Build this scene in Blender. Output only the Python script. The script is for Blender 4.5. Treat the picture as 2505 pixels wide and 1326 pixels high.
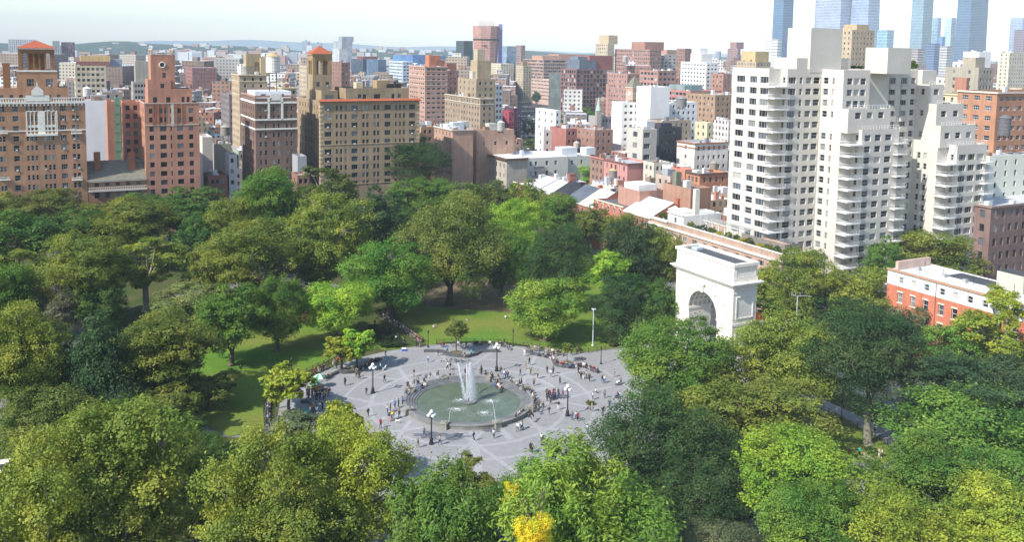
import bpy, bmesh, math, random
import numpy as np
from mathutils import Vector, Matrix
R_ = math.radians
for o in list(bpy.data.objects): bpy.data.objects.remove(o)
scene = bpy.context.scene
C = scene.collection

# ------------------------------------------------------------------ camera
PW, PH = 2505.0, 1326.0
F = 2180.; TH = R_(5.6); ROLL = R_(0.92); CX, CY = 1252.5, 332.; HC = 66.
_f = np.array([0, math.cos(TH), -math.sin(TH)]); _r0 = np.array([1., 0, 0]); _u0 = np.cross(_r0, _f)
_r = _r0*math.cos(ROLL) + _u0*math.sin(ROLL); _u = _u0*math.cos(ROLL) - _r0*math.sin(ROLL)
cam = bpy.data.cameras.new('camera'); co = bpy.data.objects.new('camera', cam); C.objects.link(co)
M = Matrix.Identity(4)
for i in range(3):
    M[i][0] = _r[i]; M[i][1] = _u[i]; M[i][2] = -_f[i]
M[2][3] = HC
co.matrix_world = M
cam.sensor_fit = 'HORIZONTAL'; cam.sensor_width = 36.0; cam.lens = F/PW*36.0
cam.shift_y = -(PH/2 - CY)/PW; cam.shift_x = 0.0
cam.clip_start = 1.0; cam.clip_end = 30000
scene.camera = co
def ray(x, y): return _r*(x-CX)/F + _u*(CY-y)/F + _f
def at(x, y, z=0.):
    d = ray(x, y); t = (z-HC)/d[2]; return np.array([d[0]*t, d[1]*t, HC+d[2]*t])
def atY(x, y, Y):
    d = ray(x, y); t = Y/d[1]; return np.array([d[0]*t, d[1]*t, HC+d[2]*t])
def pr(p):
    p = np.array([p[0], p[1], p[2]-HC], float); z = p@_f
    return CX+F*(p@_r)/z, CY-F*(p@_u)/z
GA = 27.5
def dirs(a=GA):
    a = R_(a); return np.array([math.cos(a), math.sin(a)]), np.array([-math.sin(a), math.cos(a)])
ND, WD = dirs()
FC = np.array([-7.3, 160.6])                      # the fountain's centre
def g(n, w): return FC + ND*n + WD*w
def on_n(x, y, n):                                 # where the sight line meets the plane of a street front
    d = ray(x, y); t = (n + FC@ND)/(d[:2]@ND); p = np.array([0, 0, HC]) + d*t
    return (p[:2]-FC)@WD, p[2]
def on_w(x, y, w):
    d = ray(x, y); t = (w + FC@WD)/(d[:2]@WD); p = np.array([0, 0, HC]) + d*t
    return (p[:2]-FC)@ND, p[2]

# ------------------------------------------------------------------ light
SUN_EL, SUN_DIR = 42.0, np.array([-0.775, -0.632])
world = bpy.data.worlds.new('World'); scene.world = world; world.use_nodes = True
nt = world.node_tree; nt.nodes.clear()
wo = nt.nodes.new('ShaderNodeOutputWorld'); bg = nt.nodes.new('ShaderNodeBackground'); sk = nt.nodes.new('ShaderNodeTexSky')
sk.sky_type = 'NISHITA'; sk.sun_disc = False; sk.sun_elevation = R_(SUN_EL)
sk.sun_rotation = math.atan2(SUN_DIR[0], SUN_DIR[1]); sk.air_density = 1.0; sk.dust_density = 0.6; sk.ozone_density = 1.0
bg.inputs['Strength'].default_value = 0.15
nt.links.new(sk.outputs[0], bg.inputs['Color']); nt.links.new(bg.outputs[0], wo.inputs[0])
sl = bpy.data.lights.new('sun', 'SUN'); so = bpy.data.objects.new('sun', sl); C.objects.link(so)
sl.energy = 4.4; sl.angle = R_(0.53); sl.color = (1.0, 0.95, 0.87)
sv = Vector((SUN_DIR[0]*math.cos(R_(SUN_EL)), SUN_DIR[1]*math.cos(R_(SUN_EL)), math.sin(R_(SUN_EL))))
so.rotation_euler = sv.to_track_quat('Z', 'Y').to_euler(); so.location = (-200, -150, 300)
scene.view_settings.view_transform = 'Standard'; scene.view_settings.look = 'None'
scene.view_settings.exposure = 0.66; scene.view_settings.gamma = 1.0
scene.render.resolution_x = 1024; scene.render.resolution_y = 543
scene.cycles.max_bounces = 5; scene.cycles.transparent_max_bounces = 12; scene.cycles.volume_bounces = 0

# ------------------------------------------------------------------ materials
_m = {}
def _new(name):
    m = bpy.data.materials.new(name); m.use_nodes = True; n = m.node_tree.nodes; b = n['Principled BSDF']
    return m, n, m.node_tree.links, b
def noisecol(n, l, src, scale, lo, hi, coord='Object', detail=4, dist=0.0):
    tc = n.new('ShaderNodeTexCoord'); t = n.new('ShaderNodeTexNoise'); t.inputs['Scale'].default_value = scale
    t.inputs['Detail'].default_value = detail; t.inputs['Distortion'].default_value = dist
    l.new(tc.outputs[coord], t.inputs['Vector'])
    mr = n.new('ShaderNodeMapRange'); mr.inputs[1].default_value = .3; mr.inputs[2].default_value = .7
    mr.inputs[3].default_value = lo; mr.inputs[4].default_value = hi; l.new(t.outputs['Fac'], mr.inputs[0])
    mx = n.new('ShaderNodeVectorMath'); mx.operation = 'SCALE'; l.new(src, mx.inputs[0]); l.new(mr.outputs[0], mx.inputs['Scale'])
    return mx.outputs[0]
def mat(name, col=None, rough=.8, ns=.6, lo=.88, hi=1.12, spec=.3, metal=0., fine=None, bump=0.):
    """Plain procedural surface; col None takes the colour of the object itself."""
    if name in _m: return _m[name]
    m, n, l, b = _new(name)
    if col is None:
        oi = n.new('ShaderNodeObjectInfo'); src = oi.outputs['Color']
    else:
        rgb = n.new('ShaderNodeRGB'); rgb.outputs[0].default_value = (*col, 1); src = rgb.outputs[0]
    src = noisecol(n, l, src, ns, lo, hi)
    if fine: src = noisecol(n, l, src, fine[0], fine[1], fine[2], detail=2)
    l.new(src, b.inputs['Base Color']); b.inputs['Roughness'].default_value = rough
    b.inputs['Specular IOR Level'].default_value = spec; b.inputs['Metallic'].default_value = metal
    if bump:
        tc = n.new('ShaderNodeTexCoord'); t = n.new('ShaderNodeTexNoise'); t.inputs['Scale'].default_value = ns*6
        bp = n.new('ShaderNodeBump'); bp.inputs['Strength'].default_value = bump; bp.inputs['Distance'].default_value = .05
        l.new(tc.outputs['Object'], t.inputs['Vector']); l.new(t.outputs['Fac'], bp.inputs['Height']); l.new(bp.outputs[0], b.inputs['Normal'])
    _m[name] = m; return m
def mat_brick():
    m, n, l, b = _new('brick_wall')
    oi = n.new('ShaderNodeObjectInfo'); tc = n.new('ShaderNodeTexCoord')
    src = noisecol(n, l, oi.outputs['Color'], .12, .86, 1.12, dist=1.0)
    mp = n.new('ShaderNodeMapping'); mp.inputs['Scale'].default_value = (1, 1, 5.0); l.new(tc.outputs['Object'], mp.inputs[0])
    t = n.new('ShaderNodeTexNoise'); t.inputs['Scale'].default_value = 1.6; t.inputs['Detail'].default_value = 5; l.new(mp.outputs[0], t.inputs['Vector'])
    mr = n.new('ShaderNodeMapRange'); mr.inputs[1].default_value = .3; mr.inputs[2].default_value = .7; mr.inputs[3].default_value = .82; mr.inputs[4].default_value = 1.16
    l.new(t.outputs['Fac'], mr.inputs[0])
    sc = n.new('ShaderNodeVectorMath'); sc.operation = 'SCALE'; l.new(src, sc.inputs[0]); l.new(mr.outputs[0], sc.inputs['Scale'])
    # streaks of dirt running down the wall
    mp2 = n.new('ShaderNodeMapping'); mp2.inputs['Scale'].default_value = (1, 1, .06); l.new(tc.outputs['Object'], mp2.inputs[0])
    t2 = n.new('ShaderNodeTexNoise'); t2.inputs['Scale'].default_value = .9; t2.inputs['Detail'].default_value = 4; l.new(mp2.outputs[0], t2.inputs['Vector'])
    mr2 = n.new('ShaderNodeMapRange'); mr2.inputs[1].default_value = .35; mr2.inputs[2].default_value = .7; mr2.inputs[3].default_value = 1.06; mr2.inputs[4].default_value = .84
    l.new(t2.outputs['Fac'], mr2.inputs[0])
    sc2 = n.new('ShaderNodeVectorMath'); sc2.operation = 'SCALE'; l.new(sc.outputs[0], sc2.inputs[0]); l.new(mr2.outputs[0], sc2.inputs['Scale'])
    l.new(sc2.outputs[0], b.inputs['Base Color']); b.inputs['Roughness'].default_value = .9; b.inputs['Specular IOR Level'].default_value = .15
    return m
BRICK = mat_brick()
STONE = mat('stone_wall', None, .85, .15, .92, 1.06, .2, fine=(3.0, .94, 1.05))
PAINT = mat('painted_trim', None, .6, 1.2, .9, 1.06, .3)
ROOF = mat('roof_felt', None, .85, .25, .78, 1.12, .2, fine=(2.5, .86, 1.1))
METAL = mat('metal_part', None, .45, 1.0, .9, 1.1, .5)
def mat_glass():
    m, n, l, b = _new('window_glass')
    oi = n.new('ShaderNodeObjectInfo'); ge = n.new('ShaderNodeNewGeometry')
    ad = n.new('ShaderNodeMath'); ad.operation = 'ADD'; fr = n.new('ShaderNodeMath'); fr.operation = 'FRACT'
    l.new(oi.outputs['Random'], ad.inputs[0]); l.new(ge.outputs['Random Per Island'], ad.inputs[1]); l.new(ad.outputs[0], fr.inputs[0])
    cr = n.new('ShaderNodeValToRGB'); e = cr.color_ramp; e.interpolation = 'CONSTANT'
    e.elements[0].color = (.012, .015, .02, 1); e.elements[1].position = .30; e.elements[1].color = (.03, .038, .05, 1)
    for p, c in ((.62, (.07, .085, .1, 1)), (.76, (.2, .21, .21, 1)), (.87, (.42, .41, .38, 1)), (.94, (.1, .12, .15, 1))):
        x = e.elements.new(p); x.color = c
    l.new(fr.outputs[0], cr.inputs[0]); l.new(cr.outputs[0], b.inputs['Base Color'])
    b.inputs['Roughness'].default_value = .12; b.inputs['Specular IOR Level'].default_value = .55
    return m
GLASS = mat_glass()
def mat_curtain():
    """Glass towers: panes in a grid, each pane reflecting a little differently."""
    m, n, l, b = _new('curtain_glass')
    oi = n.new('ShaderNodeObjectInfo'); tc = n.new('ShaderNodeTexCoord')
    mp = n.new('ShaderNodeMapping'); mp.inputs['Scale'].default_value = (.28, .28, .24); l.new(tc.outputs['Object'], mp.inputs[0])
    fl = n.new('ShaderNodeVectorMath'); fl.operation = 'FLOOR'; l.new(mp.outputs[0], fl.inputs[0])
    wn = n.new('ShaderNodeTexWhiteNoise'); l.new(fl.outputs[0], wn.inputs['Vector'])
    mr = n.new('ShaderNodeMapRange'); mr.inputs[3].default_value = .72; mr.inputs[4].default_value = 1.2; l.new(wn.outputs['Value'], mr.inputs[0])
    src = noisecol(n, l, oi.outputs['Color'], .02, .75, 1.3)
    sc = n.new('ShaderNodeVectorMath'); sc.operation = 'SCALE'; l.new(src, sc.inputs[0]); l.new(mr.outputs[0], sc.inputs['Scale'])
    l.new(sc.outputs[0], b.inputs['Base Color']); b.inputs['Roughness'].default_value = .18; b.inputs['Specular IOR Level'].default_value = .8
    return m
CURTAIN = mat_curtain()
def mat_leaf():
    m, n, l, b = _new('leaves')
    oi = n.new('ShaderNodeObjectInfo'); at_ = n.new('ShaderNodeAttribute'); at_.attribute_name = 'v'
    hs = n.new('ShaderNodeHueSaturation'); l.new(oi.outputs['Color'], hs.inputs['Color'])
    mh = n.new('ShaderNodeMapRange'); mh.inputs[3].default_value = .525; mh.inputs[4].default_value = .475; l.new(at_.outputs['Fac'], mh.inputs[0])
    mv = n.new('ShaderNodeMapRange'); mv.inputs[3].default_value = .6; mv.inputs[4].default_value = 1.45; l.new(at_.outputs['Fac'], mv.inputs[0])
    tc = n.new('ShaderNodeTexCoord'); tn = n.new('ShaderNodeTexNoise'); tn.inputs['Scale'].default_value = 1.7; tn.inputs['Detail'].default_value = 3; vm = n.new('ShaderNodeVectorMath'); cx = n.new('ShaderNodeCombineXYZ')
    ml = n.new('ShaderNodeMath'); ml.operation = 'MULTIPLY'; ml.inputs[1].default_value = 31.0; l.new(oi.outputs['Random'], ml.inputs[0]); l.new(ml.outputs[0], cx.inputs[0]); l.new(tc.outputs['Object'], vm.inputs[0]); l.new(cx.outputs[0], vm.inputs[1]); l.new(vm.outputs[0], tn.inputs['Vector'])
    r1 = n.new('ShaderNodeMapRange'); r1.inputs[1].default_value = .35; r1.inputs[2].default_value = .65; r1.inputs[3].default_value = .02; r1.inputs[4].default_value = -.022; l.new(tn.outputs['Fac'], r1.inputs[0])
    r2 = n.new('ShaderNodeMapRange'); r2.inputs[1].default_value = .35; r2.inputs[2].default_value = .65; r2.inputs[3].default_value = .84; r2.inputs[4].default_value = 1.2; l.new(tn.outputs['Fac'], r2.inputs[0])
    a1 = n.new('ShaderNodeMath'); l.new(mh.outputs[0], a1.inputs[0]); l.new(r1.outputs[0], a1.inputs[1]); l.new(a1.outputs[0], hs.inputs['Hue'])
    m2 = n.new('ShaderNodeMath'); m2.operation = 'MULTIPLY'; l.new(mv.outputs[0], m2.inputs[0]); l.new(r2.outputs[0], m2.inputs[1]); l.new(m2.outputs[0], hs.inputs['Value'])
    n.remove(b); out = n['Material Output']
    d = n.new('ShaderNodeBsdfPrincipled'); d.inputs['Roughness'].default_value = .55; d.inputs['Specular IOR Level'].default_value = .18
    t = n.new('ShaderNodeBsdfTranslucent'); mx = n.new('ShaderNodeMixShader'); mx.inputs[0].default_value = .32
    br = n.new('ShaderNodeHueSaturation'); br.inputs['Value'].default_value = 1.7; br.inputs['Saturation'].default_value = 1.1; br.inputs['Hue'].default_value = .49
    l.new(hs.outputs[0], br.inputs['Color']); l.new(hs.outputs[0], d.inputs['Base Color']); l.new(br.outputs[0], t.inputs['Color'])
    l.new(d.outputs[0], mx.inputs[1]); l.new(t.outputs[0], mx.inputs[2]); l.new(mx.outputs[0], out.inputs['Surface'])
    return m
LEAF = mat_leaf()
BARK = mat('bark', None, .95, 3.0, .7, 1.25, .1)

# ------------------------------------------------------------------ mesh helpers
class MB:
    """Collects faces with material slots, links them as one mesh object."""
    def __init__(s): s.v = []; s.f = []; s.m = []; s.mats = []
    def mi(s, m):
        if m not in s.mats: s.mats.append(m)
        return s.mats.index(m)
    def quad(s, a, b, c, d, m):
        i = len(s.v); s.v += [tuple(map(float, p)) for p in (a, b, c, d)]; s.f.append((i, i+1, i+2, i+3)); s.m.append(s.mi(m))
    def poly(s, pts, m):
        i = len(s.v); s.v += [tuple(map(float, p)) for p in pts]; s.f.append(tuple(range(i, i+len(pts)))); s.m.append(s.mi(m))
    def box(s, o, a, b, c, m, top=None, nobot=False):
        """o corner, a, b, c edge vectors (c up)."""
        o, a, b, c = (np.array(t, float) for t in (o, a, b, c))
        P = [o, o+a, o+a+b, o+b, o+c, o+a+c, o+a+b+c, o+b+c]; i = len(s.v); s.v += [tuple(p) for p in P]
        F_ = [(0, 1, 5, 4), (1, 2, 6, 5), (2, 3, 7, 6), (3, 0, 4, 7), (4, 5, 6, 7)] + ([] if nobot else [(3, 2, 1, 0)])
        for k, q in enumerate(F_):
            s.f.append(tuple(i+j for j in q)); s.m.append(s.mi(top if (k == 4 and top) else m))
    def cbox(s, x, y, z, sx, sy, sz, m, a=0.):
        ca, sa = math.cos(a), math.sin(a); A = np.array([ca*sx, sa*sx, 0]); B = np.array([-sa*sy, ca*sy, 0])
        s.box(np.array([x, y, z])-A/2-B/2, A, B, (0, 0, sz), m)
    def tube(s, pts, rad, m, n=8, cap=True):
        rings = []
        pts = [np.array(p, float) for p in pts]
        if not hasattr(rad, '__len__'): rad = [rad]*len(pts)
        for k, p in enumerate(pts):
            d = pts[min(k+1, len(pts)-1)]-pts[max(k-1, 0)]; d = d/(np.linalg.norm(d)+1e-9)
            a = np.cross(d, [0, 0, 1.]) if abs(d[2]) < .9 else np.cross(d, [1., 0, 0]); a /= np.linalg.norm(a); b = np.cross(d, a)
            i = len(s.v); rings.append(i)
            for j in range(n):
                t = 2*math.pi*j/n; s.v.append(tuple(p+(a*math.cos(t)+b*math.sin(t))*rad[k]))
        mm = s.mi(m)
        for k in range(len(rings)-1):
            for j in range(n):
                s.f.append((rings[k]+j, rings[k]+(j+1) % n, rings[k+1]+(j+1) % n, rings[k+1]+j)); s.m.append(mm)
        if cap:
            s.f.append(tuple(rings[-1]+j for j in range(n))); s.m.append(mm); s.f.append(tuple(rings[0]+n-1-j for j in range(n))); s.m.append(mm)
    def lathe(s, cx, cy, prof, m, n=16, a0=0., a1=2*math.pi):
        full = abs(a1-a0-2*math.pi) < 1e-6; k = n if full else n+1; mm = s.mi(m); rr = []
        for r, z in prof:
            i = len(s.v); rr.append(i)
            for j in range(k):
                t = a0+(a1-a0)*j/n; s.v.append((cx+r*math.cos(t), cy+r*math.sin(t), z))
        for q in range(len(rr)-1):
            for j in range(n):
                j2 = (j+1) % k; s.f.append((rr[q]+j, rr[q]+j2, rr[q+1]+j2, rr[q+1]+j)); s.m.append(mm)
    def ball(s, c, r, m, n=10, sc=(1, 1, 1)):
        prof = []; mm = s.mi(m); rows = []
        for i in range(n//2+1):
            t = math.pi*i/(n//2); q = len(s.v); rows.append(q)
            for j in range(n):
                u = 2*math.pi*j/n; s.v.append((c[0]+r*sc[0]*math.sin(t)*math.cos(u), c[1]+r*sc[1]*math.sin(t)*math.sin(u), c[2]+r*sc[2]*math.cos(t)))
        for i in range(n//2):
            for j in range(n): s.f.append((rows[i]+j, rows[i+1]+j, rows[i+1]+(j+1) % n, rows[i]+(j+1) % n)); s.m.append(mm)
    def mesh(s, name, smooth=False):
        me = bpy.data.meshes.new(name); me.from_pydata(s.v, [], s.f)
        for m in s.mats: me.materials.append(m)
        me.polygons.foreach_set('material_index', s.m)
        if smooth: me.polygons.foreach_set('use_smooth', [True]*len(s.f))
        me.update(); return me
    def build(s, name, parent=None, col=None, smooth=False, loc=None):
        return link(name, s.mesh(name, smooth), parent, col, loc)
def link(name, me, parent=None, col=None, loc=None, rz=0., scale=None):
    o = bpy.data.objects.new(name, me); C.objects.link(o)
    if parent is not None: o.parent = parent
    if col is not None: o.color = (*col, 1)
    if loc is not None: o.location = [float(t) for t in loc]
    if rz: o.rotation_euler = (0, 0, rz)
    if scale is not None: o.scale = [float(t) for t in scale]
    return o
def tag(o, label=None, cat=None, group=None, kind=None):
    if label:
        w = label.split()
        for art in ('the', 'a', 'of'):
            while len(w) > 16 and art in w[1:]: k = len(w)-1-w[::-1].index(art); w.pop(k)
        o['label'] = ' '.join(w[:16])
    if cat: o['category'] = cat
    if group: o['group'] = group
    if kind: o['kind'] = kind
    return o
def empty(name, loc, rz=0., label=None, cat=None, group=None):
    o = bpy.data.objects.new(name, None); C.objects.link(o); o.location = [float(t) for t in loc]; o.rotation_euler = (0, 0, rz)
    o.empty_display_size = .5
    return tag(o, label, cat, group)
def copy_tree(o, kids, loc, rz=0., label=None, scale=None):
    c = o.copy(); C.objects.link(c); c.location = [float(t) for t in loc]; c.rotation_euler = (0, 0, rz)
    if label: c['label'] = label
    if scale: c.scale = (scale,)*3
    out = []
    for k, sub in kids:
        q = k.copy(); C.objects.link(q); q.parent = c; out.append(q)
        for t in sub:
            u = t.copy(); C.objects.link(u); u.parent = q
    return c, out
def v3(p, z): return np.array([p[0], p[1], z])

# ------------------------------------------------------------------ ground
def flat(name, pts, z, m, kind='structure', z2=None):
    mb = MB(); mb.poly([(p[0], p[1], z) for p in pts], m); return tag(mb.build(name), kind=kind)
def mat_ground(name, c1, c2, scale, rough=.95, c3=None, s3=.05):
    m, n, l, b = _new(name); tc = n.new('ShaderNodeTexCoord')
    def nz(s, d=6):
        t = n.new('ShaderNodeTexNoise'); t.inputs['Scale'].default_value = s; t.inputs['Detail'].default_value = d; l.new(tc.outputs['Object'], t.inputs['Vector'])
        r = n.new('ShaderNodeMapRange'); r.inputs[1].default_value = .35; r.inputs[2].default_value = .65; l.new(t.outputs['Fac'], r.inputs[0]); return r.outputs[0]
    mx = n.new('ShaderNodeMix'); mx.data_type = 'RGBA'; mx.inputs[6].default_value = (*c1, 1); mx.inputs[7].default_value = (*c2, 1); l.new(nz(scale), mx.inputs[0]); o = mx.outputs[2]
    if c3:
        m3 = n.new('ShaderNodeMix'); m3.data_type = 'RGBA'; m3.inputs[7].default_value = (*c3, 1); l.new(o, m3.inputs[6]); l.new(nz(s3, 3), m3.inputs[0]); o = m3.outputs[2]
    l.new(noisecol(n, l, o, scale*9, .8, 1.2, detail=2), b.inputs['Base Color']); b.inputs['Roughness'].default_value = rough; b.inputs['Specular IOR Level'].default_value = .15
    _m[name] = m; return m
def mat_pavers(name, col, size=.45):
    m, n, l, b = _new(name); tc = n.new('ShaderNodeTexCoord'); mp = n.new('ShaderNodeMapping'); mp.inputs['Rotation'].default_value = (0, 0, R_(-GA)); l.new(tc.outputs['Object'], mp.inputs[0])
    br = n.new('ShaderNodeTexBrick'); br.inputs['Scale'].default_value = 1/size*.5; br.inputs['Mortar Size'].default_value = .02
    br.inputs['Color1'].default_value = (*[c*.93 for c in col], 1); br.inputs['Color2'].default_value = (*[c*1.07 for c in col], 1); br.inputs['Mortar'].default_value = (*[c*.8 for c in col], 1)
    l.new(mp.outputs[0], br.inputs['Vector']); s = noisecol(n, l, br.outputs[0], .08, .9, 1.08); s = noisecol(n, l, s, 1.1, .93, 1.06)
    l.new(s, b.inputs['Base Color']); b.inputs['Roughness'].default_value = .8; b.inputs['Specular IOR Level'].default_value = .3
    _m[name] = m; return m
ASPHALT = mat_ground('asphalt', (.06, .062, .068), (.085, .085, .09), .5)
CITYG = mat_ground('city_ground', (.09, .09, .092), (.15, .145, .14), .03)
GRASS = mat_ground('lawn_grass', (.065, .165, .014), (.10, .205, .022), .25, c3=(.165, .18, .035), s3=.045)
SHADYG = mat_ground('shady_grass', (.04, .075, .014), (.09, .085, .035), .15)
DIRT = mat_ground('bare_soil', (.17, .125, .075), (.13, .11, .06), .3)
PAVE = mat_pavers('plaza_pavers', (.275, .274, .277), .22)
BAND = mat_pavers('pale_pavers', (.335, .335, .342), .35)
PATHM = mat_pavers('path_pavers', (.19, .185, .19), .35)
# the city's ground reaches to the river; the river and the far shore lie beyond it
flat('ground', [(-9000, -300), (9000, -300), (9000, 1560), (-9000, 1560)], 0.0, CITYG)
m, n, l, b = _new('river_water'); b.inputs['Base Color'].default_value = (.17, .21, .25, 1); b.inputs['Roughness'].default_value = .3
flat('river', [(-9000, 1560), (9000, 1560), (9000, 2900), (-9000, 2900)], -1.2, m)
def px_poly(pts, z=0.): return [at(x, y, z)[:2] for x, y in pts]
def gpoly(pts): return [g(*p) for p in pts]
# park sheet: grass and paths under the trees
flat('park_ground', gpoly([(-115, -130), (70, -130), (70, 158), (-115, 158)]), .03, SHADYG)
# roads round the square
flat('road_north', gpoly([(73, -150), (84, -150), (84, 260), (73, 260)]), .02, ASPHALT)
flat('road_west', gpoly([(-130, 162), (150, 162), (150, 173), (-130, 173)]), .024, ASPHALT)
flat('avenue', gpoly([(84, -9), (400, -9), (400, 9), (84, 9)]), .028, ASPHALT)
mb = MB()
for o_, a_, b_ in (((70, -130), (3, 0), (0, 288)), ((84, -130), (6, 0), (0, 121)), ((84, 9), (6, 0), (0, 153)), ((-115, 158), (188, 0), (0, 4)), ((-115, 173), (260, 0), (0, 5))):
    p = g(*o_); A = ND*a_[0]+WD*a_[1]; B = ND*b_[0]+WD*b_[1]; mb.box(v3(p, .0), (*A, 0), (*B, 0), (0, 0, .16), PATHM)
tag(mb.build('pavement'), kind='structure')
def disc(r0, r1, a0=0, a1=360, n=96):
    P = [FC+r1*np.array([math.cos(R_(a0+(a1-a0)*i/n)), math.sin(R_(a0+(a1-a0)*i/n))]) for i in range(n+1)]
    if r0 <= 0: return P[:-1]
    return P, [FC+r0*np.array([math.cos(R_(a0+(a1-a0)*i/n)), math.sin(R_(a0+(a1-a0)*i/n))]) for i in range(n+1)]
Z1 = .05
flat('plaza', disc(0, 33.5), Z1+.02, PAVE)
flat('plaza_walk', gpoly([(-20, -75), (62, -75), (62, -12), (60, 20), (30, 14), (0, 20), (-30, 20), (-45, -30), (-60, -75)]), Z1+.012, PAVE)
flat('plaza_walk', gpoly([(20, -14), (69, -22), (69, 22), (20, 14)]), Z1+.016, PAVE)
for nm, a, b_, wd in (('path', (-2, 25), (8, 78), 9), ('path', (8, 76), (30, 158), 8), ('path', (8, 76), (-50, 158), 6), ('path', (-30, 0), (-115, 60), 8), ('path', (50, -30), (64, -130), 7), ('path', (-42, 96), (40, 120), 5), ('path', (-60, 20), (-70, 158), 7), ('path', (0, -60), (-40, -130), 12), ('path', (36, -30), (47, -110), 4)):
    p, q = g(*a), g(*b_); d = (q-p)/np.linalg.norm(q-p); s_ = np.array([-d[1], d[0]])*wd/2
    Z1 += .004; flat(nm, [p-s_, q-s_, q+s_, p+s_], Z1-.03, PATHM)
# lawns
LZ = .12
lawnA = px_poly([(985, 797), (1015, 822), (1048, 846), (1100, 838), (1180, 836), (1250, 840), (1320, 853), (1380, 865), (1440, 862), (1500, 853), (1560, 846), (1640, 835), (1620, 700), (1480, 640), (1350, 610), (1150, 600), (1010, 640), (950, 700), (965, 760)])
flat('lawn', lawnA, LZ, GRASS)
lawnB = px_poly([(652, 1052), (646, 1000), (658, 960), (700, 935), (745, 915), (800, 885), (860, 852), (905, 828), (862, 795), (840, 775), (700, 770), (480, 800), (430, 900), (500, 1040), (560, 1070)])
flat('lawn', lawnB, LZ+.004, GRASS)
flat('bare_soil', px_poly([(1010, 705), (1090, 690), (1280, 680), (1300, 730), (1250, 765), (1150, 760), (1040, 750), (990, 730)]), LZ+.008, DIRT)
flat('planting_bed', px_poly([(925, 815), (990, 822), (985, 856), (935, 858), (905, 835)]), LZ+.006, GRASS)
flat('lawn', px_poly([(1960, 1010), (2040, 1010), (2160, 1080), (2200, 1110), (2150, 1150), (2060, 1110)]), LZ+.002, GRASS)
# pale bands laid in the plaza paving
BZ = .078
def ring(r0, r1, z):
    mb = MB(); P, Q = disc(r0, r1)
    for i in range(len(P)-1): mb.quad((*Q[i], z), (*P[i], z), (*P[i+1], z), (*Q[i+1], z), BAND)
    return mb
rb = MB()
def band(r0, a0, r1, a1, wd, z):
    p = FC+r0*np.array([math.cos(R_(a0)), math.sin(R_(a0))]); q = FC+r1*np.array([math.cos(R_(a1)), math.sin(R_(a1))])
    d = (q-p)/np.linalg.norm(q-p); s_ = np.array([-d[1], d[0]])*wd/2
    rb.quad((*(p-s_), z), (*(q-s_), z), (*(q+s_), z), (*(p+s_), z), BAND)
tag(ring(17.8, 18.6, BZ).build('paving_band'), kind='structure')
tag(ring(23.0, 23.7, BZ+.004).build('paving_band'), kind='structure')
tag(ring(31.7, 32.4, BZ+.004).build('paving_band'), kind='structure')
for k in range(8):
    a = 27.5+45*k+22.5; zz = BZ+.008+.0003*k
    if k % 2 == 0: band(12.6, a-22.5+.0, 17.4, a-22.5, 1.3, zz)
    band(13, a-9, 29, a+13, .8, zz+.004); band(13, a+9, 29, a-13, .8, zz+.008)
band(12.6, -84, 31.4, -84, 1.5, BZ+.0125)
tag(rb.build('paving_band'), kind='structure')
# darker, smoother patches on the paving before the pool
DARKPAVE = mat('dark_pavers', (.12, .125, .14), .35, 1.5, .9, 1.1, .5)
for px, py, rr, sd in ((1052, 1066, 3.4, 1), (1115, 1070, 2.8, 2), (1205, 1054, 2.2, 3)):
    random.seed(sd); c = at(px, py); pts = []
    for i in range(22):
        t = 2*math.pi*i/22; r = rr*random.uniform(.45, 1.05); pts.append((c[0]+r*1.0*math.cos(t), c[1]+r*.55*math.sin(t)))
    pts = [p for p in pts]
    flat('dark_patch', pts, BZ+.022+.001*sd, DARKPAVE)

# ------------------------------------------------------------------ far shore
HAZEC = mat_ground('wooded_slope', (.022, .045, .03), (.04, .065, .04), .02)
mb = MB(); random.seed(4); nx = 140; X0 = -2600; X1 = 5200
prof = [(2900, -1), (2960, 3), (3300, 8), (3700, 26), (3950, 48), (4250, 52), (4400, 50), (4500, 0)]
ha = [1+.18*math.sin(i*.31)+.12*math.sin(i*.83+1)+random.uniform(-.06, .06) for i in range(nx+1)]
rows = [[(X0+(X1-X0)*i/nx + (Y-2900)*(X0+(X1-X0)*i/nx)/3000, Y, (z*ha[i]*(1.12-.42*i/nx) if z > 3 else z)) for i in range(nx+1)] for Y, z in prof]
for a, b_ in zip(rows, rows[1:]):
    for i in range(nx): mb.quad(a[i], a[i+1], b_[i+1], b_[i], HAZEC)
tag(mb.build('hills'), kind='structure')
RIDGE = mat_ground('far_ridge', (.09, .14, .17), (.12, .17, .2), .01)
mb = MB()   # low ridge on the horizon
for i in range(60):
    x0, x1 = -4200+i*130, -4200+(i+1)*130
    h = lambda x: 42+66*math.exp(-((x+2700)/1500)**2)+22*math.exp(-((x+600)/420)**2)+6*math.sin(x/160)
    mb.quad((x0, 9000, -5), (x1, 9000, -5), (x1, 9400, h(x1)), (x0, 9400, h(x0)), RIDGE)
    mb.quad((x0, 9400, h(x0)), (x1, 9400, h(x1)), (x1, 9900, -5), (x0, 9900, -5), RIDGE)
tag(mb.build('hills'), kind='structure')

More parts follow.
